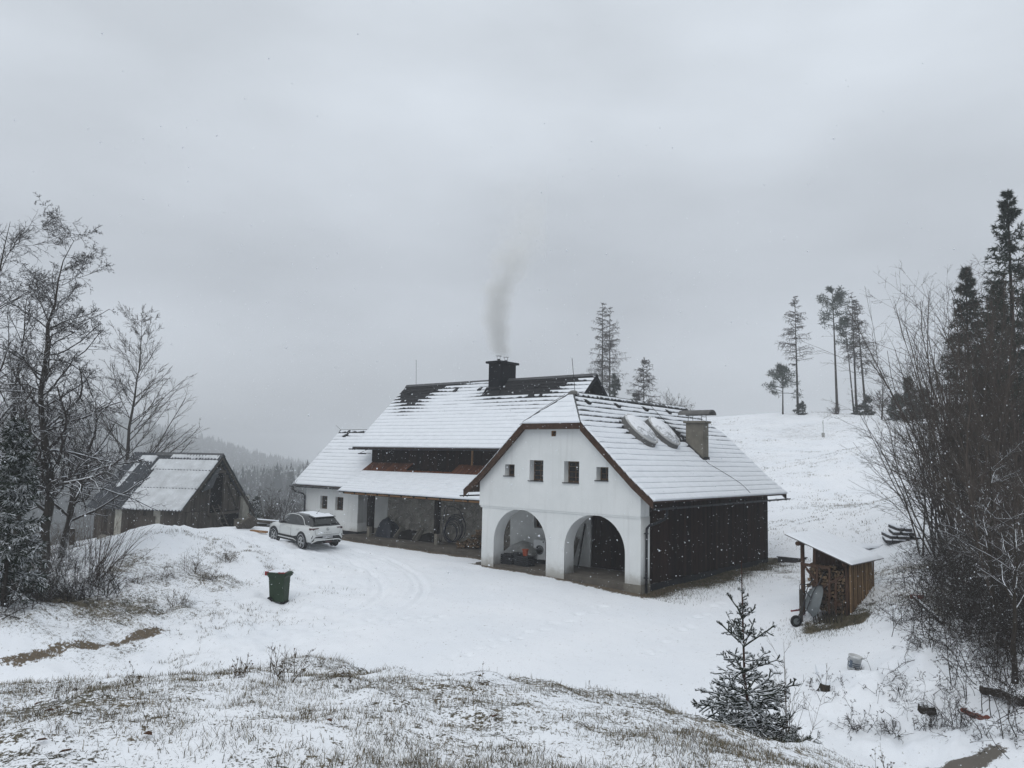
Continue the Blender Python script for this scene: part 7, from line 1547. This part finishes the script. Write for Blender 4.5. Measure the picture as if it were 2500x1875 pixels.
def lettering(txt, size, loc, rot, mt, parent, name, spacing=1.0):
    cu = bpy.data.curves.new(name, 'FONT'); cu.body = txt; cu.size = size; cu.align_x = 'CENTER'; cu.align_y = 'CENTER'; cu.extrude = 0.002; cu.space_character = spacing
    ob = bpy.data.objects.new(name, cu); COL.objects.link(ob); me = bpy.data.meshes.new_from_object(ob.evaluated_get(bpy.context.evaluated_depsgraph_get())); bpy.data.objects.remove(ob); bpy.data.curves.remove(cu); me.materials.clear()
    return link(name, me, mt, parent, loc, rot)
RR = Euler((R(90), 0, R(-90)))
lettering('GW 779ZEX', 0.105, (-2.1005, 0, 0.57), RR, M['ink'], npl, 'plate_characters')
lettering('MOKKA', 0.055, (-2.087, 0.0, 0.755), RR, M['chrome'], car, 'tailgate_letters', 2.6)
em = MB(); n = 24
for r_ in (0.048, 0.062):
    for x in (-2.079, -2.09):
        em.v += [(x, r_ * math.cos(2 * math.pi * k / n), 0.915 + r_ * math.sin(2 * math.pi * k / n)) for k in range(n)]
for k in range(n):
    k2 = (k + 1) % n; em.f += [(n + k, n + k2, 3 * n + k2, 3 * n + k), (k, k2, n + k2, n + k), (2 * n + k, 3 * n + k, 3 * n + k2, 2 * n + k2)]
em.add([(-2.088, 0.09, 0.905), (-2.088, 0.02, 0.925), (-2.088, 0.01, 0.915), (-2.088, -0.09, 0.925), (-2.088, -0.02, 0.905), (-2.088, -0.01, 0.915)], [(0, 1, 2), (3, 4, 5), (1, 5, 4, 2)])
em.build('emblem', M['chrome'], car)
# ------------------------------------------------------------------ the young spruce near the camera
M['shoot'] = mat('spruce_shoot', (0.024, 0.031, 0.020), 0.9, 0.35, 30, bump=0.0, snow=(0.46, 0.74), spec=0.1, coord='World', snow_scale=22)
M['sap_bark'] = mat('reddish_young_bark', (0.060, 0.033, 0.026), 0.9, 0.3, 20, bump=0.2, spec=0.1)
rs_ = np.random.default_rng(52)
sb = at_depth(1832, 1800, 12.0); sb[2] = gz(sb[0], sb[1]); mpp = 12.0 / 1913.0
sap = empty('young_spruce', sb, 0, 'small snow dusted spruce with a long bare leader in front of the yard', 'tree')
top_h = at_depth(1813, 1368, 12.0)[2] - sb[2]; base_off = (1800 - 1640) * mpp
trunk = poly([(0, 0, -0.2), (0.02, 0, top_h * 0.2), (-0.08, 0, top_h * 0.42), (-0.10, 0, top_h * 0.7), (-0.12, 0, top_h)], 14)
tube_part('trunk', [(trunk[None], np.linspace(0.032, 0.005, 14)[None], 8)], M['sap_bark'], sap)
def trunk_at(z): return np.array([np.interp(z, trunk[:, 2], trunk[:, i]) for i in range(3)])
bb, dd_, ll = [], [], []
def zpx_h(y): return at_depth(1820, y, 12.0)[2] - sb[2]
for y, n, L, el in ((1482, 4, 0.14, 20), (1512, 4, 0.40, 46), (1545, 4, 0.22, 12), (1580, 5, 0.62, 36), (1612, 5, 0.36, 8), (1640, 7, 0.74, 20), (1664, 6, 0.5, 2), (1692, 9, 0.80, 8), (1712, 10, 0.78, -4), (1732, 11, 0.84, -8), (1752, 12, 0.86, -14), (1772, 12, 0.90, -18), (1795, 12, 0.92, -16)):
    a0 = rs_.random() * 6.28
    for k in range(n):
        az = a0 + 6.283 * k / n + rs_.normal(0, 0.25); e_ = R(el + rs_.normal(0, 7)); z = max(0.06, zpx_h(y) + rs_.normal(0, 0.02))
        bb.append(trunk_at(z)); dd_.append((math.cos(az) * math.cos(e_), math.sin(az) * math.cos(e_), math.sin(e_))); ll.append(L * (0.60 + 0.42 * rs_.random()))
for k in range(26):                                    # short shoots on the leader
    z = zpx_h(1400 + 220 * rs_.random()); az = rs_.random() * 6.28; bb.append(trunk_at(z)); dd_.append((math.cos(az), math.sin(az), 0.35)); ll.append(0.05 + 0.08 * rs_.random())
bb, dd_, ll = np.array(bb), np.array(dd_), np.array(ll)
P1, R1 = grow(rs_, bb, dd_, ll, 0.010 + 0.008 * ll, 7, 0.05, 0.03, 0.75)
b2, d2, l2, r2 = spawn(rs_, P1, R1, ll, (3 + ll * 11).astype(int), 0.22, 0.98, (52, 8), 0.34, 0.95, 0.75, 0.55, 0.0105)
P2, R2 = grow(rs_, b2, d2, l2, r2, 4, 0.06, 0.02, 0.8)
b3, d3, l3, r3 = spawn(rs_, P2, R2, l2, np.clip(l2 * 18, 0, 4).astype(int), 0.3, 0.95, (48, 8), 0.42, 0.95, 0.75, 0.5, 0.0095)
P3, R3 = grow(rs_, b3, d3, l3, r3, 3, 0.05, 0.02, 0.85)
V, Fq = tubes([(P1, R1, 6), (P2, R2, 5), (P3, R3, 5)])
q = []; t_ = []
for P_, n_ in ((P1, 60), (P2, 26), (P3, 12)):
    a_, c_ = sample(rs_, P_, n_, 0.12); q.append(a_); t_.append(c_)
q = np.concatenate(q); t_ = np.concatenate(t_); nd = unit(t_ * 0.75 + rs_.normal(0, 0.6, q.shape))
lv, lf = leaves_tri(rs_, q, nd, 0.020 + 0.012 * rs_.random(len(q)), np.full(len(q), 0.0045), len(V))
link('crown', np_mesh('crown', np.concatenate([V, lv]), Fq + [lf]), M['shoot'], sap)
# thin bare sapling just right of it, and a low spruce shoot beside
p = at_depth(1925, 1810, 11.6); p[2] = gz(p[0], p[1]); shrub('bare_sapling', p, 'thin leafless sapling just right of the little spruce', rs_, 5, 1.75, 9, (0.03, 0, 0), 0.007, (9, 4), 'weed', None, 'sapling', 0.06, 0.05, (0.34, 0.4), 9, 0.05, 5, 0.0028)
p = at_depth(1955, 1830, 11.2); p[2] = gz(p[0], p[1]); spruce('young_spruce', p, 0.5, 0.62, 'low spreading spruce shoot at the right foot of the little spruce', rs_, None, 'needle_snow', 0.05, 6, 12, 9, 0.035, 0.008, -0.02, 0.05, r0=0.012)
p = hit(2322, 1700); shrub('bare_sapling', p, 'thin straight rod standing in the snow near the pipes', rs_, 2, 2.0, 4, (0, 0, 0), 0.012, (4, 2), 'twig', None, 'sapling', 0.05, 0.02, (0.2, 0.3), 8, 0.03, 5, 0.003)

# ------------------------------------------------------------------ dry plants and grass
r6 = np.random.default_rng(61)
def dry(px, py, h, stems, lab, Y=None, fan=14, head=0.012, grp='dry plants on the bank'):
    p = hit(px, py) if Y is None else at_depth(px, py, Y); p[2] = gz(p[0], p[1])
    t = shrub('dry_plant', p, lab, r6, stems, h, fan, (0, 0, 0), 0.0035, (5, 3), 'weed', grp, 'plant', 0.10, 0.03, (0.28, 0.4), 7, 0.08, 4, 0.0016)
    tw = [c for c in t.children if c.name.startswith('twigs')]
    if tw and head:
        me = tw[0].data; n = len(me.vertices); co = np.empty(n * 3, np.float32); me.vertices.foreach_get('co', co); co = co.reshape(-1, 3); c = co[r6.choice(n, min(n, 70), False)]
        dd = unit(r6.normal(0, 1, c.shape)); lv, lf = leaves_tri(r6, c - dd * head * 0.5, dd, np.full(len(c), head * 1.6), np.full(len(c), head)); link('seed_heads', np_mesh('seed_heads', lv, lf), M['weed'], t)
    return t
dry(335, 1676, 0.24, 6, 'branched dry stalks on the bank edge, left of the bushy weed clump'); dry(572, 1668, 0.24, 16, 'bushy grey weed clump left of the tallest dry herb'); dry(688, 1664, 0.36, 14, 'tallest bushy dry herb on the bank edge', fan=16, head=0.012)
dry(842, 1670, 0.16, 9, 'short stubby weed right of the tallest herb'); dry(1172, 1682, 0.25, 3, 'slanting seed stalk on the bank below the tracks'); dry(1345, 1680, 0.46, 1, 'single very thin upright stem in mid bank', fan=2, head=0)
dry(1442, 1690, 0.32, 4, 'pair of upright seed stalks right of the thin stem'); dry(1610, 1704, 0.2, 12, 'low tufty weeds on the crest below the arcade'); dry(1765, 1675, 0.18, 14, 'dense dry tuft left of the tall seed stalk', Y=8.0)
dry(2150, 1720, 0.45, 4, 'tall seed stalk on the bank near the young spruce', Y=7.0); dry(155, 1690, 0.22, 8, 'spindly stalks at the far left of the bank'); dry(2340 / 1.0, 1830, 0.5, 3, 'bent stalk at the edge of the bare wet patch', Y=9)
for i, (px, py, h, lab) in enumerate(((2215, 1730, 0.75, 'bent woody weed on the right snow heap'), (2335, 1770, 0.85, 'leaning weed stalks below the long pipe'), (2170, 1778, 0.4, 'flattened dry weeds in the hollow under the heap'), (2275, 1775, 0.45, 'matted weeds right of the flattened clump'), (2370, 1800, 0.55, 'arched dry stems near the short pipe'), (2090, 1770, 0.35, 'little weed tuft with a tall thin stem by the bank'), (2000, 1675, 0.4, 'dry grass fringe around the snow topped stump'), (2440, 1820, 0.6, 'weeds along the right edge near the wet patch'), (2100, 1640, 0.25, 'grass tuft at the foot of the white bucket'), (2250, 1580, 0.6, 'withered weeds on the slope right of the bucket'), (2300, 1600, 0.7, 'dark dry weeds at the edge of the undergrowth'), (2200, 1520, 0.5, 'scattered weeds right of the firewood shelter'))):
    p = hit(px, py); shrub('dead_weed', p, lab, r6, 20, h, 48, (0, 0, 0), 0.007, (6, 4), 'twig_dark', 'dead weeds on the right slope', 'weed', 0.16, -0.07, (0.42, 0.45), 8, 0.15, 3, 0.0032)
sp_ = [(*hit(px, py)[:2], 1) for px, py in ((2110, 1700), (2160, 1720), (2210, 1700), (2260, 1720), (2150, 1760), (2230, 1780), (2310, 1790), (2300, 1690), (2180, 1660), (2380, 1830), (2060, 1690), (2020, 1720))]
tangle('debris', sp_, 'twigs and dry stems scattered over the right snow heap', r6, 9, 0.42, 70, 'twig_dark', 1, (3, 2), 0.006, 0.4)
def blades(name, x, y, h, w, label, rg, lean=0.5, cols=None):
    n = len(x); z = ground(x, y) - 0.012; az = rg.random(n) * 6.283; ln = lean * (0.3 + rg.random(n)); d = np.stack([np.cos(az) * ln, np.sin(az) * ln, np.ones(n)], 1); d = unit(d)
    side = np.stack([-np.sin(az + rg.normal(0, 0.8, n)), np.cos(az), np.zeros(n)], 1); side = unit(side)
    b = np.stack([x, y, z], 1); m = b + d * (h * 0.55)[:, None]; tip = m + unit(d + np.stack([np.cos(az), np.sin(az), np.zeros(n)], 1) * (0.5 * rg.random(n))[:, None] - np.array([0, 0, 0.25]) * rg.random(n)[:, None]) * (h * 0.5)[:, None]
    V = np.stack([b - side * w[:, None] / 2, b + side * w[:, None] / 2, m + side * w[:, None] * 0.38, m - side * w[:, None] * 0.38, tip], 1).reshape(-1, 3); i = np.arange(n)[:, None] * 5
    me = np_mesh(name, V, [i + np.array([[0, 1, 2, 3]]), i + np.array([[3, 2, 4]])])
    ca = me.color_attributes.new('tint', 'FLOAT_COLOR', 'POINT'); pal = np.array(cols); k = rg.integers(len(pal), size=n); c = pal[k] * (0.7 + 0.6 * rg.random((n, 1)))
    ca.data.foreach_set('color', np.repeat(np.column_stack([c, np.ones(n)]), 5, 0).astype(np.float32).ravel())
    return tag(link(name, me, M['blade']), label, 'grass', kind='stuff')
def blade_mat():
    m, nt, bs = _new('grass_blade'); at = nt.nodes.new('ShaderNodeAttribute'); at.attribute_name = 'tint'; nt.links.new(_mix(nt, _math(nt, 'MULTIPLY', _noise(nt, 3, coord='World'), 0.2), at.outputs['Color'], (0.12, 0.1, 0.06)), bs.inputs['Base Color']); bs.inputs['Roughness'].default_value = 0.8; bs.inputs['Specular IOR Level'].default_value = 0.15; return m
M['blade'] = blade_mat()
DRY = [(0.20, 0.165, 0.115), (0.15, 0.12, 0.08), (0.10, 0.082, 0.055), (0.27, 0.235, 0.175), (0.12, 0.118, 0.075), (0.07, 0.06, 0.042), (0.34, 0.31, 0.26), (0.06, 0.048, 0.03), (0.085, 0.07, 0.045), (0.05, 0.045, 0.03)]
r7 = np.random.default_rng(71)
n = 1400000; x = -8.5 + 17 * r7.random(n); y = 3.1 + 7.2 * r7.random(n) ** 1.15
dens = fbm(x * 0.55, y * 0.8, 4, 91); cl = fbm(x * 3.0, y * 3.0, 3, 92); keep = (r7.random(n) < np.clip((dens - 0.34) * 2.4, 0.07, 1) * np.clip((cl - 0.36) * 4.2, 0.10, 1) * 0.60) & (np.abs(x) < y * 0.75 + 1.5)
keep &= ~((x > 2.6) & (y > 8.8))
x, y = x[keep], y[keep]; crest = np.exp(-((y - 8.1) / 0.9) ** 2)
blades('grass', x, y, (0.022 + 0.050 * r7.random(len(x)) ** 1.7) * (1 + 0.7 * crest * r7.random(len(x)) ** 2 + 0.5 * smooth(5.0, 3.2, y)), 0.0024 + 0.0024 * r7.random(len(x)), 'dead grass poking through thin snow on the bank before the camera', r7, 0.8, DRY)
# rough grass showing on the slopes farther off
def patch(n, fx, fy, dens_f, hmin, hmax, wmin, wmax, label, cols=DRY, lean=0.8):
    x, y = fx(n), fy(n); k = r7.random(n) < dens_f(x, y); x, y = x[k], y[k]
    blades('grass', x, y, hmin + (hmax - hmin) * r7.random(len(x)) ** 1.6, wmin + (wmax - wmin) * r7.random(len(x)), label, r7, lean, cols)
DK = [(0.045, 0.042, 0.022), (0.07, 0.058, 0.035), (0.035, 0.04, 0.018), (0.10, 0.08, 0.05)]
a_ = lambda n: r7.random(n)
pa = np.array([hw(0.1 + 2.0 * abs(r7.normal(0, 0.45)), -0.4 + 13.6 * r7.random()) for _ in range(9000)])
blades('grass', pa[:, 0], pa[:, 1], 0.04 + 0.10 * r7.random(len(pa)), 0.006 + 0.008 * r7.random(len(pa)), 'dark wet grass along the foot of the timber flank', r7, 0.7, DK)
sx = SHED_C[0] + 0.35 + r7.normal(0, 0.8, 3500); sy = SHED_C[1] + 0.2 + r7.normal(0, 0.62, 3500)
blades('grass', sx, sy, 0.04 + 0.10 * r7.random(3500), 0.006 + 0.007 * r7.random(3500), 'dark grass left bare around the firewood shelter', r7, 0.7, DK)
patch(150000, lambda n: 9 + 24 * a_(n), lambda n: 18 + 36 * a_(n), lambda x, y: np.clip((fbm(x * 0.5, y * 0.5, 4, 95) - 0.47) * 3.0, 0, 1) * np.clip((fbm(x * 3, y * 3, 2, 96) - 0.45) * 5, 0, 1) * smooth(9.5, 13, x) * (1 - 0.75 * ((x < 16) & (y < 24))), 0.04, 0.20, 0.008, 0.02, 'rough dead grass on the slope right of the house')
patch(160000, lambda n: 8 + 40 * a_(n), lambda n: 42 + 60 * a_(n), lambda x, y: np.clip((fbm(x * 0.12, y * 0.35, 4, 97) - 0.47) * 3.2, 0, 1) * np.clip((fbm(x * 1.0, y * 2.4, 2, 98) - 0.48) * 5, 0, 1), 0.05, 0.16, 0.02, 0.05, 'thin grass stubble across the snowy hill', lean=1.2)
patch(130000, lambda n: -19 + 15 * a_(n), lambda n: 19.5 + 14 * a_(n), lambda x, y: np.clip((fbm(x * 0.7, y * 0.7, 4, 99) - 0.46) * 3.0, 0, 1) * np.clip((fbm(x * 4, y * 4, 2, 93) - 0.45) * 5, 0, 1) * smooth(-4.5, -9, x), 0.04, 0.16, 0.006, 0.015, 'dead grass and leaves on the slope left of the drive', DK + DRY)
# fallen leaves lying on the bank
lf_m = mat('brown_leaf', (0.075, 0.035, 0.018), 0.8, 0.4, 20, bump=0.1)
LABS = ['brown leaf lying at the bottom left of the bank', 'small brown leaf above the bottom left leaf', 'dark leaf on the bank left of the bushy weeds', 'brown leaf near the lower edge in mid bank', 'leaf on the bank under the arcade', 'curled leaf low in the middle left grass', 'brown leaf to the right of the bottom left one']
for (px, py), lab in zip(((100, 1840), (118, 1780), (95, 1697), (800, 1800), (1210, 1742), (360, 1798), (160, 1855)), LABS):
    p = hit(px, py); o = MB().add([(-0.03, 0, 0.0), (-0.012, 0.018, 0.010), (0.018, 0.015, 0.012), (0.033, 0, 0.004), (0.018, -0.015, 0.012), (-0.012, -0.018, 0.010), (0, 0, 0.002)], [(0, 1, 6), (1, 2, 6), (2, 3, 6), (3, 4, 6), (4, 5, 6), (5, 0, 6)]).build('fallen_leaf', lf_m, None, (p[0], p[1], gz(p[0], p[1]) + 0.02), (0.2, 0.1, r7.random() * 6)); tag(o, lab, 'leaf', 'fallen leaves on the bank')
# ------------------------------------------------------------------ far forest, air, smoke, snowfall
r9 = np.random.default_rng(91)
def conifer_mass(name, x, y, h, label, mt):
    n = len(x); z = ground(x, y); V = []; Fs = []; off = 0; K = 6
    for tier, (z0, z1, r0) in enumerate(((0.06, 0.55, 0.20), (0.30, 0.80, 0.145), (0.58, 1.0, 0.085))):
        a = 2 * math.pi * np.arange(K)[None] / K + r9.random((n, 1)) * 6; rr = (r0 * h)[:, None] * (0.75 + 0.5 * r9.random((n, K)))
        ring = np.stack([x[:, None] + rr * np.cos(a), y[:, None] + rr * np.sin(a), (z + z0 * h)[:, None] + 0.03 * h[:, None] * r9.normal(0, 1, (n, K))], -1)
        apex = np.stack([x, y, z + z1 * h], -1)[:, None]; v = np.concatenate([ring, apex], 1); V.append(v.reshape(-1, 3))
        b = (np.arange(n) * (K + 1))[:, None] + off; k = np.arange(K)[None]; Fs.append(np.stack([b + k, b + (k + 1) % K, b + K + 0 * k], -1).reshape(-1, 3)); off += n * (K + 1)
    return tag(link(name, np_mesh(name, np.concatenate(V), np.concatenate(Fs)), M[mt]), label, 'forest', kind='stuff')
M['forest'] = mat('distant_conifers', (0.020, 0.025, 0.022), 0.9, 0.4, 0.05, bump=0.0, snow=(1.0, 1.4), spec=0.05, coord='World', snow_scale=0.5)
n = 22000; x = -840 + 780 * r9.random(n); y = 230 + 820 * r9.random(n)
k = (x < -0.232 * y - 2) & (fbm(x * 0.02, y * 0.02, 3, 120) > 0.22); x, y = x[k], y[k]
conifer_mass('forest', x, y, 13 + 13 * r9.random(len(x)), 'misty conifer forest on the far valley side', 'forest')

haze_m = bpy.data.materials.new('haze_air'); haze_m.use_nodes = True; nt = haze_m.node_tree; nt.nodes.clear()
ho = nt.nodes.new('ShaderNodeOutputMaterial'); pv = nt.nodes.new('ShaderNodeVolumePrincipled')
pv.inputs['Color'].default_value = (0.86, 0.88, 0.90, 1); pv.inputs['Density'].default_value = 0.0012; pv.inputs['Anisotropy'].default_value = 0.0
nt.links.new(pv.outputs[0], ho.inputs['Volume'])
HZT = 34.0
hz = MB().box(-1000, 1000, -520, 1250, float(gh.min()) - 1.5, HZT).build('haze', haze_m); tag(hz, 'pale winter haze hanging in the air', 'haze', kind='stuff'); hz.display_type = 'WIRE'

# smoke from the two flues
sm_o = hw(-13.85, 8.1, 10.42)
sm_m = bpy.data.materials.new('chimney_smoke'); sm_m.use_nodes = True; nt = sm_m.node_tree; nt.nodes.clear()
so = nt.nodes.new('ShaderNodeOutputMaterial'); pv = nt.nodes.new('ShaderNodeVolumePrincipled'); pv.inputs['Color'].default_value = (0.94, 0.94, 0.925, 1)
tc = nt.nodes.new('ShaderNodeTexCoord'); ns = nt.nodes.new('ShaderNodeTexNoise'); ns.inputs['Scale'].default_value = 0.85; ns.inputs['Detail'].default_value = 4.0; ns.inputs['Roughness'].default_value = 0.6
mp = nt.nodes.new('ShaderNodeMapping'); mp.inputs['Location'].default_value = (3.3, 1.0, 0.4); nt.links.new(tc.outputs['Object'], mp.inputs[0]); nt.links.new(mp.outputs[0], ns.inputs['Vector'])
vm = nt.nodes.new('ShaderNodeVectorMath'); vm.operation = 'SUBTRACT'; vm.inputs[1].default_value = (0.5, 0.5, 0.5); nt.links.new(ns.outputs['Color'], vm.inputs[0])
sp = nt.nodes.new('ShaderNodeSeparateXYZ'); nt.links.new(tc.outputs['Object'], sp.inputs[0]); sn = nt.nodes.new('ShaderNodeSeparateXYZ'); nt.links.new(vm.outputs[0], sn.inputs[0])
Z = sp.outputs['Z']
amp = _math(nt, 'ADD', _math(nt, 'MULTIPLY', Z, 0.55), 0.45)
cx = _math(nt, 'ADD', _math(nt, 'MULTIPLY', _math(nt, 'SINE', _math(nt, 'MULTIPLY', Z, 0.60)), -0.50), _math(nt, 'MULTIPLY', _math(nt, 'MULTIPLY', Z, Z), 0.012))
dx = _math(nt, 'ADD', _math(nt, 'SUBTRACT', sp.outputs['X'], cx), _math(nt, 'MULTIPLY', sn.outputs['X'], amp)); dy = _math(nt, 'ADD', sp.outputs['Y'], _math(nt, 'MULTIPLY', sn.outputs['Y'], amp))
dist = _math(nt, 'SQRT', _math(nt, 'ADD', _math(nt, 'MULTIPLY', dx, dx), _math(nt, 'MULTIPLY', dy, dy)))
rad = _math(nt, 'ADD', _math(nt, 'MULTIPLY', Z, 0.15), 0.80)
core = _range(nt, _math(nt, 'DIVIDE', dist, rad), 0.1, 1.0, 1.0, 0.0, True)
fade = _math(nt, 'MULTIPLY', _range(nt, Z, 4.5, 12.0, 1.0, 0.0, True), _range(nt, Z, 0.0, 0.5, 0.25, 1.0, True))
thin = _math(nt, 'ADD', _range(nt, Z, 0.0, 7.0, 1.0, 0.22), 0.0)
den = _math(nt, 'MULTIPLY', _math(nt, 'MULTIPLY', core, fade), _math(nt, 'MULTIPLY', thin, 2.5)); nt.links.new(den, pv.inputs['Density']); nt.links.new(pv.outputs[0], so.inputs['Volume'])
sm = MB().box(-2.2, 2.4, -1.9, 1.9, 0.0, 12.0).build('chimney_smoke', sm_m, None, sm_o); tag(sm, 'thin grey smoke rising from the black chimney', 'smoke', kind='stuff')
sm_m.cycles.volume_step_rate = 0.6 if hasattr(sm_m.cycles, 'volume_step_rate') else 1

# falling flakes
n = 30000; x = -24 + 50 * r9.random(n); y = 7.0 + 42 * r9.random(n); z0 = base_h(x, y) + 0.05; z = z0 + 9.5 * r9.random(n); s = 0.0045 + 0.0085 * r9.random(n) ** 2
ha_, hb2 = hframe(x, y); ok = ~((ha_ > -27) & (ha_ < 0.6) & (hb2 > -0.3) & (hb2 < 13)) & (np.hypot(x, y) > 3.0); x, y, z, s = x[ok], y[ok], z[ok], s[ok]; n = len(x)
oc = np.array([(1, 0, 0), (-1, 0, 0), (0, 1, 0), (0, -1, 0), (0, 0, 1), (0, 0, -1)], float); of = np.array([(0, 2, 4), (2, 1, 4), (1, 3, 4), (3, 0, 4), (2, 0, 5), (1, 2, 5), (3, 1, 5), (0, 3, 5)])
V = np.stack([x, y, z], 1)[:, None] + oc[None] * s[:, None, None] * (0.7 + 0.6 * r9.random((n, 6, 1)))
fl = link('snowflakes', np_mesh('snowflakes', V.reshape(-1, 3), (np.arange(n)[:, None, None] * 6 + of[None]).reshape(-1, 3)), M['snow']); tag(fl, 'snowflakes falling through the air over the yard', 'snowflakes', kind='stuff')
